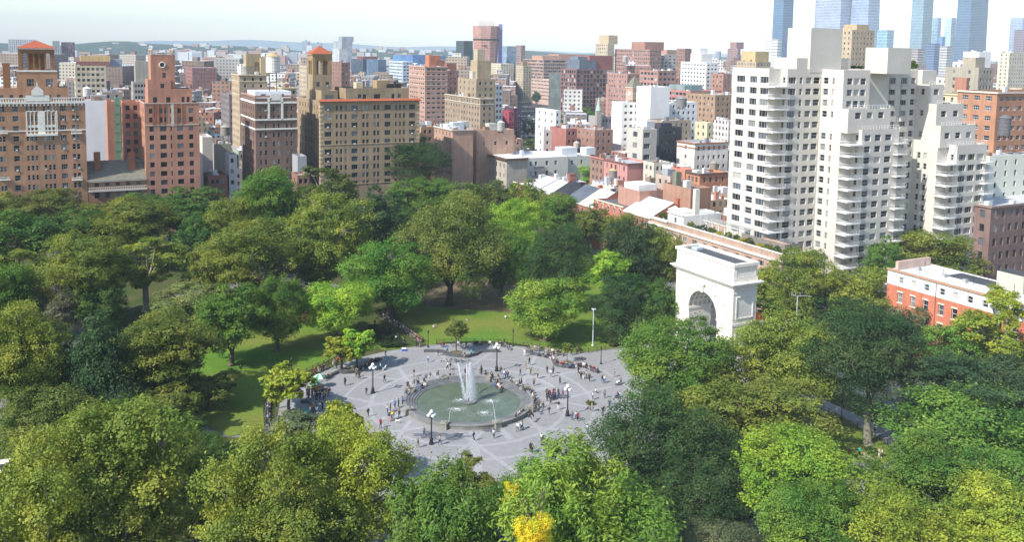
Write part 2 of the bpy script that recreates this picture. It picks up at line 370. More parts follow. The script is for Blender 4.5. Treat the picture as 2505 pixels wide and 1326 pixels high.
# ------------------------------------------------------------------ the marble arch
MARB = mat('white_marble', (.74, .70, .62), .7, .35, .90, 1.05, .25, fine=(2.2, .88, 1.06), bump=.3)
MARBR = mat('carved_marble', (.66, .62, .545), .8, 1.4, .86, 1.08, .2, bump=1.0)
DARKROOF = mat('dark_roofing', (.05, .055, .065), .5, .5, .7, 1.3, .4)
EAST = R_(-62.5)                                     # local x runs east, local y runs north
c = FC + (np.array([45.7, 177.0])-FC) + WD*9.65 + ND*3.1
arch = empty('triumphal_arch', v3(c, .09), EAST, 'white marble triumphal arch with coffered vault standing behind the plaza trees', 'arch')
AW, AD, RO, ZI, ZT = 9.3, 3.1, 4.6, 10.5, 16.7
for s in (-1, 1):
    b = MB(); x0 = RO if s > 0 else -AW
    w_ = AW-RO
    b.box((x0, -AD, 0), (w_, 0, 0), (0, 2*AD, 0), (0, 0, ZI-.5), MARB)
    b.box((x0-.25, -AD-.25, 0), (w_+.5, 0, 0), (0, 2*AD+.5, 0), (0, 0, 1.6), MARB)
    b.box((x0-.12, -AD-.14, 1.6), (w_+.24, 0, 0), (0, 2*AD+.28, 0), (0, 0, .35), MARB)
    b.build('pier', arch)
    # impost band and a sunk panel framed on the outer side
    b = MB(); b.box((x0-.12, -AD-.16, ZI-.5), (w_+.24, 0, 0), (0, 2*AD+.32, 0), (0, 0, .5), MARB); b.build('impost', arch)
    b = MB(); xs = AW if s > 0 else -AW
    for (y0, z0, dy, dz) in ((-2.3, 11.4, .22, 4.7), (2.08, 11.4, .22, 4.7), (-2.08, 11.4, 4.16, .22), (-2.08, 15.88, 4.16, .22)):
        b.box((xs-.02 if s > 0 else xs-.12, y0, z0), (.14, 0, 0), (0, dy, 0), (0, 0, dz), MARB)
    for (y0, z0, dy, dz) in ((-2.3, 3, .22, 6.4), (2.08, 3, .22, 6.4), (-2.08, 3, 4.16, .22), (-2.08, 9.18, 4.16, .22)):
        b.box((xs-.02 if s > 0 else xs-.12, y0, z0), (.14, 0, 0), (0, dy, 0), (0, 0, dz), MARB)
    b.build('side_panel', arch)
    b = MB()   # statue group and wreath carved on the front of each pier
    cx = s*(AW+RO)/2
    b.ball((cx, -AD-.2, 5.0), .62, MARBR, 10, (1, .6, 2.6)); b.ball((cx, -AD-.28, 6.95), .3, MARBR, 8); b.box((cx-.9, -AD-.7, 2.0), (1.8, 0, 0), (0, .7, 0), (0, 0, 1.4), MARB)
    b.ball((cx-.5, -AD-.2, 4.4), .35, MARBR, 8, (1, .6, 2.2)); b.ball((cx+.5, -AD-.2, 4.4), .35, MARBR, 8, (1, .6, 2.2)); b.build('statue', arch)
    b = MB(); pts = [(cx+.75*math.cos(t), -AD-.05, 12.9+1.1*math.sin(t)) for t in [2*math.pi*i/16 for i in range(17)]]
    b.tube(pts, .13, MARBR, 6); b.ball((cx, -AD-.02, 15.2), .35, MARBR, 8, (1.3, .4, 1)); b.ball((cx, -AD-.02, 12.9), .4, MARBR, 8, (1, .35, 1.4)); b.build('wreath', arch)
b = MB(); NA = 20                                    # wall round the arch opening, both faces, and the vault
for sy in (-1, 1):
    y = sy*AD
    def q(p0, p1, p2, p3):
        P = [(x, y, z) for x, z in (p0, p1, p2, p3)]
        if sy > 0: P = P[::-1]
        b.quad(*P, MARB)
    q((-AW, ZI), (-RO, ZI), (-RO, ZT), (-AW, ZT)); q((RO, ZI), (AW, ZI), (AW, ZT), (RO, ZT))
    for i in range(NA):
        t0, t1 = math.pi-math.pi*i/NA, math.pi-math.pi*(i+1)/NA
        q((RO*math.cos(t0), ZI+RO*math.sin(t0)), (RO*math.cos(t1), ZI+RO*math.sin(t1)), (RO*math.cos(t1), ZT), (RO*math.cos(t0), ZT))
b.quad((AW, -AD, ZI), (AW, AD, ZI), (AW, AD, ZT), (AW, -AD, ZT), MARB); b.quad((-AW, AD, ZI), (-AW, -AD, ZI), (-AW, -AD, ZT), (-AW, AD, ZT), MARB)
b.build('arch_wall', arch)
b = MB(); NR, NY = 11, 5                             # coffers sunk in the vault
for i in range(NR):
    for j in range(NY):
        t0, t1 = math.pi*i/NR, math.pi*(i+1)/NR; y0, y1 = -AD+2*AD*j/NY, -AD+2*AD*(j+1)/NY
        P = lambda t, y, r: (r*math.cos(t), y, ZI+r*math.sin(t))
        dt, dy = (t1-t0)*.18, (y1-y0)*.18
        A = [P(t0, y0, RO), P(t1, y0, RO), P(t1, y1, RO), P(t0, y1, RO)]
        B = [P(t0+dt, y0+dy, RO), P(t1-dt, y0+dy, RO), P(t1-dt, y1-dy, RO), P(t0+dt, y1-dy, RO)]
        D_ = [P(t0+dt, y0+dy, RO+.35), P(t1-dt, y0+dy, RO+.35), P(t1-dt, y1-dy, RO+.35), P(t0+dt, y1-dy, RO+.35)]
        for k in range(4):
            b.quad(A[k], A[(k+1) % 4], B[(k+1) % 4], B[k], MARB); b.quad(B[k], B[(k+1) % 4], D_[(k+1) % 4], D_[k], MARB)
        b.quad(*D_, MARB)
b.build('vault', arch)
for sy in (-1, 1):                                   # moulded rings
    b = MB()
    for r, w_, pr_ in ((RO+.05, .5, .18), (RO+.75, .2, .1)):
        for i in range(24):
            t0, t1 = math.pi*i/24, math.pi*(i+1)/24
            P = lambda t, rr, yy: (rr*math.cos(t), yy, ZI+rr*math.sin(t))
            yo = sy*(AD+pr_); yi = sy*AD
            b.quad(P(t0, r, yo), P(t1, r, yo), P(t1, r+w_, yo), P(t0, r+w_, yo), MARB)
            b.quad(P(t0, r, yi), P(t1, r, yi), P(t1, r, yo), P(t0, r, yo), MARB); b.quad(P(t0, r+w_, yo), P(t1, r+w_, yo), P(t1, r+w_, yi), P(t0, r+w_, yi), MARB)
    b.build('archivolt', arch)
b = MB()
b.box((-.45, -AD-.6, ZI+RO-.1), (.9, 0, 0), (0, .6, 0), (0, 0, 1.5), MARBR); b.ball((0, -AD-.5, ZI+RO+1.6), .55, MARBR, 10, (1.5, .7, 1)); b.build('keystone', arch); b = MB(); b.box((-.45, AD, ZI+RO-.1), (.9, 0, 0), (0, .6, 0), (0, 0, 1.5), MARBR)
b.build('keystone', arch)
for s in (-1, 1):                                    # winged figures in the corners over the arch
    b = MB()
    b.tube([(s*1.6, -AD-.05, ZI+RO+.25), (s*3.0, -AD-.08, ZI+RO-.2), (s*4.2, -AD-.05, ZI+RO-1.5), (s*4.9, -AD-.03, ZI+RO-3.0)], [.12, .32, .3, .1], MARBR, 6)
    b.tube([(s*3.0, -AD-.03, ZI+RO-.1), (s*4.4, -AD-.05, ZI+RO+.3), (s*5.0, -AD-.03, ZI+RO+.2)], [.2, .22, .05], MARBR, 6)
    b.build('relief', arch)
b = MB()
b.box((-AW-.08, -AD-.08, ZT), (2*AW+.16, 0, 0), (0, 2*AD+.16, 0), (0, 0, .25), MARB)
b.box((-AW, -AD, ZT+.25), (2*AW, 0, 0), (0, 2*AD, 0), (0, 0, 1.15), MARBR)
b.build('frieze', arch)
b = MB()
for z, o_, h in ((ZT+1.4, .25, .25), (ZT+1.95, .85, .18), (ZT+2.13, 1.05, .22)):
    b.box((-AW-o_, -AD-o_, z), (2*AW+2*o_, 0, 0), (0, 2*AD+2*o_, 0), (0, 0, h), MARB)
b.box((-AW-.35, -AD-.35, ZT+1.65), (2*AW+.7, 0, 0), (0, 2*AD+.7, 0), (0, 0, .3), MARB)
for i in range(44):
    x = -AW-.5+(2*AW+.75)*i/43
    for y in (-AD-.68, AD+.36): b.box((x, y, ZT+1.66), (.22, 0, 0), (0, .32, 0), (0, 0, .285), MARB)
for i in range(15):
    y = -AD-.2+(2*AD+.2)*i/14
    for x in (-AW-.68, AW+.36): b.box((x, y, ZT+1.66), (.32, 0, 0), (0, .22, 0), (0, 0, .285), MARB)
b.build('cornice', arch)
b = MB(); zA = ZT+2.35; hA = 23-zA
b.box((-AW-.1, -AD-.1, zA), (2*AW+.2, 0, 0), (0, 2*AD+.2, 0), (0, 0, .9), MARB)
b.box((-AW, -AD, zA+.9), (2*AW, 0, 0), (0, 2*AD, 0), (0, 0, hA-1.5), MARB)
for (x0, x1) in ((-AW+.5, -AW+3.0), (-AW+3.4, AW-3.4), (AW-3.0, AW-.5)):     # framed panels
    for (a, c_, w_, h_) in ((x0, zA+1.05, x1-x0, .1), (x0, zA+hA-.75, x1-x0, .1), (x0, zA+1.15, .1, hA-1.9), (x1-.1, zA+1.15, .1, hA-1.9)):
        b.box((a, -AD-.07, c_), (w_, 0, 0), (0, .09, 0), (0, 0, h_), MARB)
for (a, c_, w_, h_) in ((-AD+.5, zA+1.05, 2*AD-1, .1), (-AD+.5, zA+hA-.75, 2*AD-1, .1), (-AD+.5, zA+1.15, .1, hA-1.9), (AD-.6, zA+1.15, .1, hA-1.9)):
    b.box((AW-.02, a, c_), (.09, 0, 0), (0, w_, 0), (0, 0, h_), MARB)
for x in (-AW+1.75, AW-1.75):
    b.tube([(x+.5*math.cos(t), -AD-.04, zA+2.0+.5*math.sin(t)) for t in [2*math.pi*i/12 for i in range(13)]], .08, MARBR, 5)
# writing carved as faint lines of letters is too worn to read; the attic's coping with a sunk roof
for (x, y, dx, dy) in ((-AW-.3, -AD-.3, 2*AW+.6, .95), (-AW-.3, AD-.65, 2*AW+.6, .95), (-AW-.3, -AD+.65, .95, 2*AD-1.3), (AW-.65, -AD+.65, .95, 2*AD-1.3)):
    b.box((x, y, 22.4), (dx, 0, 0), (0, dy, 0), (0, 0, .6), MARB)
b.build('attic', arch)
b = MB(); b.box((-AW+.65, -AD+.65, 22.45), (2*AW-1.3, 0, 0), (0, 2*AD-1.3, 0), (0, 0, .12), DARKROOF); b.build('roof', arch)
b = MB(); b.box((-AW+2, -.8, 22.57), (1.9, 0, 0), (0, 1.6, 0), (0, 0, .5), METAL); b.build('roof_hatch', arch, (.45, .5, .56))
for x in (-3, .2, 3.4, 6):
    b = MB(); b.box((x, -AD+.75, 22.57), (.6, 0, 0), (0, .5, 0), (0, 0, .22), MARB); b.build('roof_block', arch)

# ------------------------------------------------------------------ the fountain
STEP = mat('granite_steps', (.15, .155, .16), .8, .7, .7, 1.2, .3, fine=(4, .9, 1.1))
COPE = mat('granite_coping', (.215, .215, .205), .8, .6, .75, 1.15, .3, fine=(4, .85, 1.1))
PIER = mat('weathered_granite', (.26, .255, .22), .85, 1.3, .65, 1.2, .2)
m, n, l, b_ = _new('pool_water'); tc = n.new('ShaderNodeTexCoord')
t = n.new('ShaderNodeTexNoise'); t.inputs['Scale'].default_value = 2.6; t.inputs['Detail'].default_value = 6; l.new(tc.outputs['Object'], t.inputs['Vector'])
bp = n.new('ShaderNodeBump'); bp.inputs['Strength'].default_value = .8; bp.inputs['Distance'].default_value = .05; l.new(t.outputs['Fac'], bp.inputs['Height']); l.new(bp.outputs[0], b_.inputs['Normal'])
rgb = n.new('ShaderNodeRGB'); rgb.outputs[0].default_value = (.10, .128, .088, 1); l.new(noisecol(n, l, rgb.outputs[0], .5, .8, 1.25), b_.inputs['Base Color']); b_.inputs['Roughness'].default_value = .12; b_.inputs['Specular IOR Level'].default_value = .5
POOL = m
fo = empty('fountain', v3(FC, .08), R_(27.5), 'round stone fountain basin with stepped rim and eight piers in the middle of the plaza', 'fountain')
b = MB(); b.lathe(0, 0, [(12.1, 0), (12.1, .55), (12.2, .6), (12.2, .78), (11.55, .78)], COPE, 96); b.build('rim', fo, smooth=False)
b = MB()
rr = [(11.55, .78)]; 
for k in range(4): r = 11.05-.45*k; rr += [(r+.06, .78-.0*k-.13*k if k == 0 else .78-.13*k), (r, .78-.13*(k+1))]
rr = [(11.55, .78), (11.5, .66), (11.05, .66), (11.0, .53), (10.55, .53), (10.5, .40), (10.05, .40), (10.0, .27), (9.65, .27), (9.62, .05)]
b.lathe(0, 0, rr, STEP, 96); b.build('steps', fo)
b = MB(); b.poly([(9.63*math.cos(2*math.pi*i/64), 9.63*math.sin(2*math.pi*i/64), .16) for i in range(64)], POOL); b.build('pool_water', fo)
for k in range(8):
    a = R_(45*k); b = MB(); cx, cy = 12.15*math.cos(a), 12.15*math.sin(a)
    b.cbox(cx, cy, 0, 1.1, 1.2, .95, PIER, a); b.cbox(cx, cy, .95, 1.3, 1.4, .18, PIER, a); b.cbox(cx, cy, 1.13, .85, .95, .14, PIER, a)
    b.cbox(cx*.93, cy*.93, .5, .7, 1.1, .5, PIER, a); b.build('pier', fo)
b = MB(); b.lathe(0, 0, [(0, .38), (1.2, .38), (1.5, .42), (1.55, .3), (1.4, .1)], STEP, 32); b.tube([(0, 0, .3), (0, 0, .8)], .12, STEP); b.build('spout_plate', fo)
# the spray: many fine drops and a torn sheet of white water
m, n, l, b_ = _new('spray_water'); n.remove(b_); out = n['Material Output']; d = n.new('ShaderNodeBsdfDiffuse'); d.inputs['Color'].default_value = (.85, .87, .9, 1)
tr = n.new('ShaderNodeBsdfTransparent'); tl = n.new('ShaderNodeBsdfTranslucent'); tl.inputs['Color'].default_value = (.85, .87, .9, 1); ms = n.new('ShaderNodeMixShader'); ms.inputs[0].default_value = .5; mx = n.new('ShaderNodeMixShader')
tc = n.new('ShaderNodeTexCoord'); mp = n.new('ShaderNodeMapping'); mp.inputs['Scale'].default_value = (3, 3, .8); t = n.new('ShaderNodeTexNoise'); t.inputs['Scale'].default_value = 2.0; t.inputs['Detail'].default_value = 6
l.new(tc.outputs['Object'], mp.inputs[0]); l.new(mp.outputs[0], t.inputs['Vector']); mr = n.new('ShaderNodeMapRange'); mr.inputs[1].default_value = .42; mr.inputs[2].default_value = .66; l.new(t.outputs['Fac'], mr.inputs[0])
l.new(d.outputs[0], ms.inputs[1]); l.new(tl.outputs[0], ms.inputs[2]); l.new(mr.outputs[0], mx.inputs[0]); l.new(tr.outputs[0], mx.inputs[1]); l.new(ms.outputs[0], mx.inputs[2]); l.new(mx.outputs[0], out.inputs['Surface'])
SPRAY = m
DROP = mat('water_drop', (.85, .88, .92), .4, 1, 1, 1, .5)
random.seed(11)
def jet(name, base, top, r0, r1, nd, spread, label, sheet=True):
    base = np.array(base, float); top = np.array(top, float); b = MB(); ax = top-base; H = ax[2]
    if sheet:
        K = 14; pts = []; rad = []
        for i in range(K+1):
            t = i/K; pts.append(base+ax*t+np.array([random.uniform(-.04, .04), random.uniform(-.04, .04), 0])); rad.append(np.interp(t, [0, .25, .6, .85, 1], [r1, r1*.85, r1*.55, r1*.32, .04])*random.uniform(.75, 1.2))
        b.tube(pts, rad, SPRAY, 10); b.tube([p+np.array([.05, .02, 0]) for p in pts], [x*.5 for x in rad], SPRAY, 8)
    for i in range(nd):
        t = random.random()**.8; p = base+ax*t; s = spread*(1.05-.85*t)*random.gauss(0, .5); a = random.uniform(0, 6.28)
        q = p+np.array([s*math.cos(a)+(1-t)*spread*.35, s*math.sin(a), random.uniform(-.2, .2)]); 
        if q[2] < .2: continue
        r = random.uniform(.012, .034); L = random.uniform(.03, .16); v = [q+np.array([r, 0, 0]), q+np.array([-r*.5, r*.87, 0]), q+np.array([-r*.5, -r*.87, 0]), q+np.array([0, 0, L]), q-np.array([0, 0, L*.6])]
        k = len(b.v); b.v += [tuple(map(float, x)) for x in v]
        for tr_ in ((0, 1, 3), (1, 2, 3), (2, 0, 3), (1, 0, 4), (2, 1, 4), (0, 2, 4)): b.f.append(tuple(k+x for x in tr_)); b.m.append(b.mi(DROP))
    return tag(b.build(name, loc=v3(FC, .3)), label, 'water jet', 'jets of the fountain')
jet('water_jet', (.3, .3, .1), (.25, .2, 7.2), .22, .4, 15000, 1.25, 'tallest white water jet rising from the centre of the fountain pool')
jet('water_jet', (-.3, -.1, .1), (-.5, .5, 6.8), .03, .05, 2600, .3, 'thin white water jet beside the tall one in the pool', sheet=False)
jet('water_jet', (-.7, .1, .1), (-2.2, 2.6, 6.4), .02, .035, 2600, .55, 'thin slanting water jet leaning left over the pool', sheet=False)
for (x, y, lb) in ((1128, 981, 'left behind the spout'), (1200, 983, 'right behind the spout'), (1118, 1003, 'left in front of the spout'), (1185, 1012, 'right in front of the spout')):
    p = at(x, y, .3); b = MB(); random.seed(x)
    for i in range(260):
        a = random.uniform(0, 6.28); r = abs(random.gauss(0, .8)); s = .05
        q = np.array([r*math.cos(a)*1.3, r*math.sin(a)*.8, .02+random.random()*.3*math.exp(-r)])
        b.ball(q, random.uniform(.02, .05), DROP, 4)
    tag(b.build('splash', loc=p), 'patch of white splashing drops on the green pool, '+lb, 'splash', 'splashes on the pool')
for (xa, ya, xb, yb, lb) in ((1204, 985, 1212, 1031, 'falling jet landing near the right front pier of the pool'), (1102, 1008, 1098, 1033, 'faint jet near the left front pier of the pool')):
    p, q = at(xa, ya, .6), at(xb, yb, 1.1); b = MB(); P = [q+(p-q)*t+np.array([0, 0, 1.1*4*t*(1-t)*.6]) for t in np.linspace(0, 1, 12)]
    b.tube([x-q for x in P], .022, DROP, 5); tag(b.build('water_jet', loc=q), 'thin white '+lb, 'water jet', 'jets of the fountain')

# ------------------------------------------------------------------ lamps, poles
IRON = mat('black_iron', (.02, .022, .024), .5, 2, .8, 1.2, .4)
GLOBE = mat('opal_globe', (.88, .88, .86), .25, 1, 1, 1, .5)
def lamp5(loc, label):
    r = empty('street_lamp', loc, 0, label, 'street lamp', 'five globe lamps round the fountain')
    b = MB(); b.lathe(0, 0, [(.42, 0), (.42, .25), (.3, .35), (.3, .9), (.18, 1.15)], IRON, 10); b.build('base', r)
    b = MB(); b.lathe(0, 0, [(.13, 1.1), (.1, 4.6), (.16, 4.7), (.1, 4.85), (.07, 5.35)], IRON, 10); b.build('post', r)
    for k in range(4):
        a = math.pi/2*k+.5; b = MB(); b.tube([(0, 0, 4.75), (.25*math.cos(a), .25*math.sin(a), 4.62), (.55*math.cos(a), .55*math.sin(a), 4.8)], .035, IRON, 6); ar = b.build('arm', r)
        b = MB(); b.ball((.55*math.cos(a), .55*math.sin(a), 5.05), .27, GLOBE, 14); b.build('globe', ar, smooth=True)
    b = MB(); b.ball((0, 0, 5.62), .3, GLOBE, 14); b.build('globe', r, smooth=True)
    return r
for (x, y), lb in zip(((912, 962), (1215, 908), (1055, 1087), (1388, 1018)), ('at the left of the fountain', 'behind the fountain', 'in front of the fountain rim, nearest the camera', 'at the right of the fountain beside the dense group of people')):
    lamp5(at(x, y, .09), 'black iron lamp with five white globes '+lb)
def lantern(loc, label):
    r = empty('park_lamp', loc, 0, label, 'park lamp', 'slim lantern posts along the lawns')
    b = MB(); b.lathe(0, 0, [(.2, 0), (.2, .3), (.09, .6), (.065, 3.1), (.12, 3.15)], IRON, 8); b.build('post', r)
    b = MB(); b.lathe(0, 0, [(.12, 3.15), (.2, 3.65), (.24, 3.68), (.08, 3.9), (.02, 4.05)], IRON, 8); b.build('lantern', r)
for x, y, lb in ((1047, 850, 'at the lawn corner where the path meets the plaza'), (1255, 847, 'behind the benches at the middle of the lawn'), (1470, 891, 'alone on the open plaza at the right'), (714, 922, 'standing in front of the left lawn beside the young tree'), (2058, 1028, 'on the shaded path at the right'), (975, 803, 'halfway along the path benches')):
    lantern(at(x, y, .09), 'slim black lantern post '+lb)
r = empty('camera_mast', at(1450, 846, .12), 0, 'tall pale grey steel mast with cameras on top at the lawn edge', 'mast')
b = MB(); b.lathe(0, 0, [(.3, 0), (.3, .2), (.13, .35), (.1, 8.3)], METAL, 10); b.build('post', r, (.5, .53, .58))
for a in (.3, 2.4, 4.4):
    b = MB(); b.cbox(.3*math.cos(a), .3*math.sin(a), 8.25, .45, .2, .22, METAL, a); b.build('camera', r, (.75, .77, .8))
r = empty('street_lamp', v3(atY(1950, 745, 185)[:2], .1), 0, 'grey road lamp mast with three upright spikes above the trees right of the arch', 'street lamp')
p = atY(1945, 725, 185); b = MB(); b.tube([(0, 0, 0), (0, 0, p[2])], .09, METAL, 8); b.build('post', r, (.5, .52, .55))
b = MB(); b.tube([(-1.1, .3, p[2]+.2), (0, 0, p[2]-.1), (1.4, -.4, p[2]+.2), (2.6, -.7, p[2]+.1)], .06, METAL, 6)
for s in (-1.1, -.4, .5): b.tube([(s, -s*.3, p[2]-.05), (s, -s*.3, p[2]+.8)], .06, METAL, 6)
b.build('arm', r, (.3, .32, .35))

# ------------------------------------------------------------------ benches, seat walls, fences
WOOD = mat('bench_wood', None, .75, 2.5, .75, 1.2, .25)
CONC = mat('concrete', (.32, .31, .29), .9, 1.5, .8, 1.15, .2)
def bench_proto():
    r = bpy.data.objects.new('park_bench', None); kids = []
    b = MB()
    for k in range(4): b.box((-1.15, -.2+.12*k, .42), (2.3, 0, 0), (0, .09, 0), (0, 0, .04), WOOD)
    b.box((-1.15, -.22, .38), (2.3, 0, 0), (0, .05, 0), (0, 0, .038), WOOD); s = b.mesh('seat')
    b = MB()
    for k in range(3): b.box((-1.15, .3+.03*k, .55+.14*k), (2.3, 0, 0), (0, .035, 0), (0, 0, .1), WOOD)
    k_ = b.mesh('backrest'); b = MB()
    b.box((-.06, -.24, 0), (.12, 0, 0), (0, .5, 0), (0, 0, .4), CONC); b.box((-.06, .27, 0), (.12, 0, 0), (0, .1, 0), (0, .1, .92), CONC); b.box((-.05, -.24, .6), (.1, 0, 0), (0, .5, 0), (0, 0, .06), IRON); b.box((-.03, -.22, .42), (.06, 0, 0), (0, .06, 0), (0, 0, .18), IRON)
    return s, k_, b.mesh('leg')
BM = bench_proto()
def bench(p, a, label, col):
    r = empty('park_bench', p, a, label, 'bench', 'park benches set end to end')
    link('seat', BM[0], r, col); link('backrest', BM[1], r, col)
    for x in (-1.1, 0, 1.1): link('leg', BM[2], r, loc=(x, 0, 0))
def bench_row(pts, where, col, flip=1, step=2.35, z=.1, skip=()):
    P = [at(x, y, z) for x, y in pts]; k = 0; names = []
    for a, b in zip(P, P[1:]):
        d = b-a; L = np.linalg.norm(d); n_ = max(1, int(L/step)); an = math.atan2(d[1], d[0])+(math.pi if flip < 0 else 0)
        for i in range(n_):
            if k not in skip: names.append((a+d*(i+.5)/n_, an))
            k += 1
    ords = ['first', 'second', 'third', 'fourth', 'fifth', 'sixth', 'seventh', 'eighth', 'ninth', 'tenth', 'eleventh', 'twelfth', 'thirteenth', 'fourteenth', 'fifteenth', 'sixteenth', 'seventeenth', 'eighteenth']
    for i, (p, an) in enumerate(names): bench(p, an, f'{ords[min(i,17)]} slatted bench {where}', col)
GRN, PALE = (.03, .055, .04), (.24, .23, .17)
bench_row([(935, 776), (985, 806), (1030, 838)], 'along the path to the plaza, counted from the far end', PALE, 1)
bench_row([(1145, 846), (1195, 846), (1243, 850)], 'against the lawn behind the fountain, counted from the left', GRN, 1)
bench_row([(1285, 856), (1330, 862), (1378, 872)], 'in the pale row at the right of the lawn, counted from the left', PALE, 1)
bench_row([(812, 897), (770, 913), (735, 928)], 'along the left lawn fence, counted from the plaza path', (.16, .14, .1), -1)
bench_row([(665, 968), (655, 1000), (654, 1045)], 'at the far left edge of the plaza, counted from the back', (.12, .11, .09), -1)
bench_row([(415, 1082), (466, 1084)], 'in the clearing among the front left trees', (.62, .6, .5), 1)
bench_row([(2100, 1118), (2140, 1140)], 'in the clearing at the lower right', (.35, .33, .26), 1)
SEATW = mat('dark_granite', (.085, .09, .095), .45, 1.2, .75, 1.25, .45)
def wall_run(name, pts, w_, h, m, label, cat, z=.09, group=None):
    P = [at(x, y, z) for x, y in pts]; Q = []
    for i in range(len(P)-1):        # smooth the run
        p0, p1, p2, p3 = P[max(i-1, 0)], P[i], P[i+1], P[min(i+2, len(P)-1)]
        for t in np.linspace(0, 1, 6, endpoint=False):
            Q.append(.5*((2*p1)+(-p0+p2)*t+(2*p0-5*p1+4*p2-p3)*t*t+(-p0+3*p1-3*p2+p3)*t**3))
    Q.append(P[-1]); b = MB(); o = Q[0].copy(); L = []; Rr = []
    for i, q_ in enumerate(Q):
        d = Q[min(i+1, len(Q)-1)]-Q[max(i-1, 0)]; d /= np.linalg.norm(d); s_ = np.array([-d[1], d[0], 0])*w_/2; L.append(q_-o+s_); Rr.append(q_-o-s_)
    U = np.array([0, 0, h])
    for i in range(len(Q)-1):
        b.quad(Rr[i], Rr[i+1], Rr[i+1]+U, Rr[i]+U, m); b.quad(L[i+1], L[i], L[i]+U, L[i+1]+U, m); b.quad(Rr[i]+U, Rr[i+1]+U, L[i+1]+U, L[i]+U, m)
    b.quad(L[0], Rr[0], Rr[0]+U, L[0]+U, m); b.quad(Rr[-1], L[-1], L[-1]+U, Rr[-1]+U, m)
    return tag(b.build(name, loc=o), label, cat, group)
SWG = 'low curving seat walls on the plaza'
wall_run('seat_wall', [(1037, 861), (1080, 862), (1097, 870), (1135, 874), (1160, 870), (1178, 862), (1222, 861)], .7, .48, SEATW, 'low wavy dark granite seat wall in front of the round young tree behind the fountain', 'seat wall', group=SWG)
wall_run('seat_wall', [(1288, 862), (1310, 869), (1333, 873), (1352, 880), (1358, 893), (1372, 898), (1396, 900), (1418, 897), (1432, 899), (1446, 906), (1464, 912)], .7, .48, SEATW, 'low wavy dark granite seat wall crowded with sitters at the right', 'seat wall', group=SWG)
wall_run('seat_wall', [(931, 881), (910, 887), (890, 899), (871, 910), (844, 914), (826, 913), (794, 928)], .7, .48, SEATW, 'low wavy dark granite seat wall under the yellow tree at the left', 'seat wall', group=SWG)
wall_run('seat_wall', [(724, 1019), (748, 1017), (767, 1006), (770, 995), (757, 986), (736, 985)], .7, .48, SEATW, 'curved dark granite seat wall round the young tree at the far left of the plaza', 'seat wall', group=SWG)
def fence(pts, label, h=.95, z=.12, step=1.6):
    P = [at(x, y, z) for x, y in pts]; o = P[0].copy(); r = empty('iron_fence', o, 0, label, 'fence', 'low black railings round the lawns'); b = MB(); np_ = 0
    for a, c_ in zip(P, P[1:]):
        for zz in (h*.45, h*.95): b.tube([a-o+[0, 0, zz], c_-o+[0, 0, zz]], .025, IRON, 5)
        n_ = int(np.linalg.norm(c_-a)/.28)
        for i in range(n_): q_ = a-o+(c_-a)*i/n_; b.box(q_-[.012, .012, 0], (.024, 0, 0), (0, .024, 0), (0, 0, h), IRON)
    b.build('rail', r)
    for a, c_ in zip(P, P[1:]):
        n_ = max(1, int(np.linalg.norm(c_-a)/step))
        for i in range(n_):
            q_ = a-o+(c_-a)*i/n_; b2 = MB(); b2.box(q_-[.05, .05, 0], (.1, 0, 0), (0, .1, 0), (0, 0, h*1.12), IRON); b2.build('post', r)
fence([(805, 888), (765, 906), (720, 926), (672, 950), (652, 975), (645, 1010), (648, 1056)], 'low black railing curving round the left lawn')
fence([(1262, 845), (1320, 853), (1380, 866)], 'low black railing behind the pale benches')
fence([(1400, 866), (1440, 863), (1500, 854), (1548, 848)], 'low black railing from the small tree to the right lawn corner')
fence([(1068, 842), (1140, 838), (1240, 841)], 'low black railing behind the green benches')
fence([(938, 766), (980, 790), (1040, 840)], 'low black railing behind the path benches')
fence([(1950, 990), (2010, 1005), (2080, 1042), (2190, 1098)], 'black railing along the shaded path at the right')

# ------------------------------------------------------------------ food cart, small things
STEEL = mat('brushed_steel', (.5, .5, .52), .35, 2, .8, 1.2, .6, .7)
cp = at(778, 956, .09)
r = empty('food_cart', cp, .5, 'steel food cart with customers under the green and white umbrellas', 'food cart')
b = MB(); b.box((-1.1, -.5, .35), (2.2, 0, 0), (0, 1, 0), (0, 0, .75), STEEL); b.box((-1.2, -.6, 1.1), (2.4, 0, 0), (0, 1.2, 0), (0, 0, .05), STEEL); b.box((-.9, -.35, 1.15), (.9, 0, 0), (0, .7, 0), (0, 0, .3), STEEL); b.build('body', r)
for sx in (-.7, .7):
    for sy in (-.55, .5):
        b = MB(); b.tube([(sx, sy, .25), (sx, sy+.08, .25)], .25, IRON, 12); b.build('wheel', r)
b = MB(); b.box((-1.1, -.53, .5), (2.2, 0, 0), (0, .02, 0), (0, 0, .5), PAINT); b.build('side_panel', r, (.6, .12, .08))
GREENP, WHITEP = mat('green_cloth', (.03, .3, .12), .8, 3, .9, 1.1), mat('white_cloth', (.8, .8, .78), .8, 3, .92, 1.05)
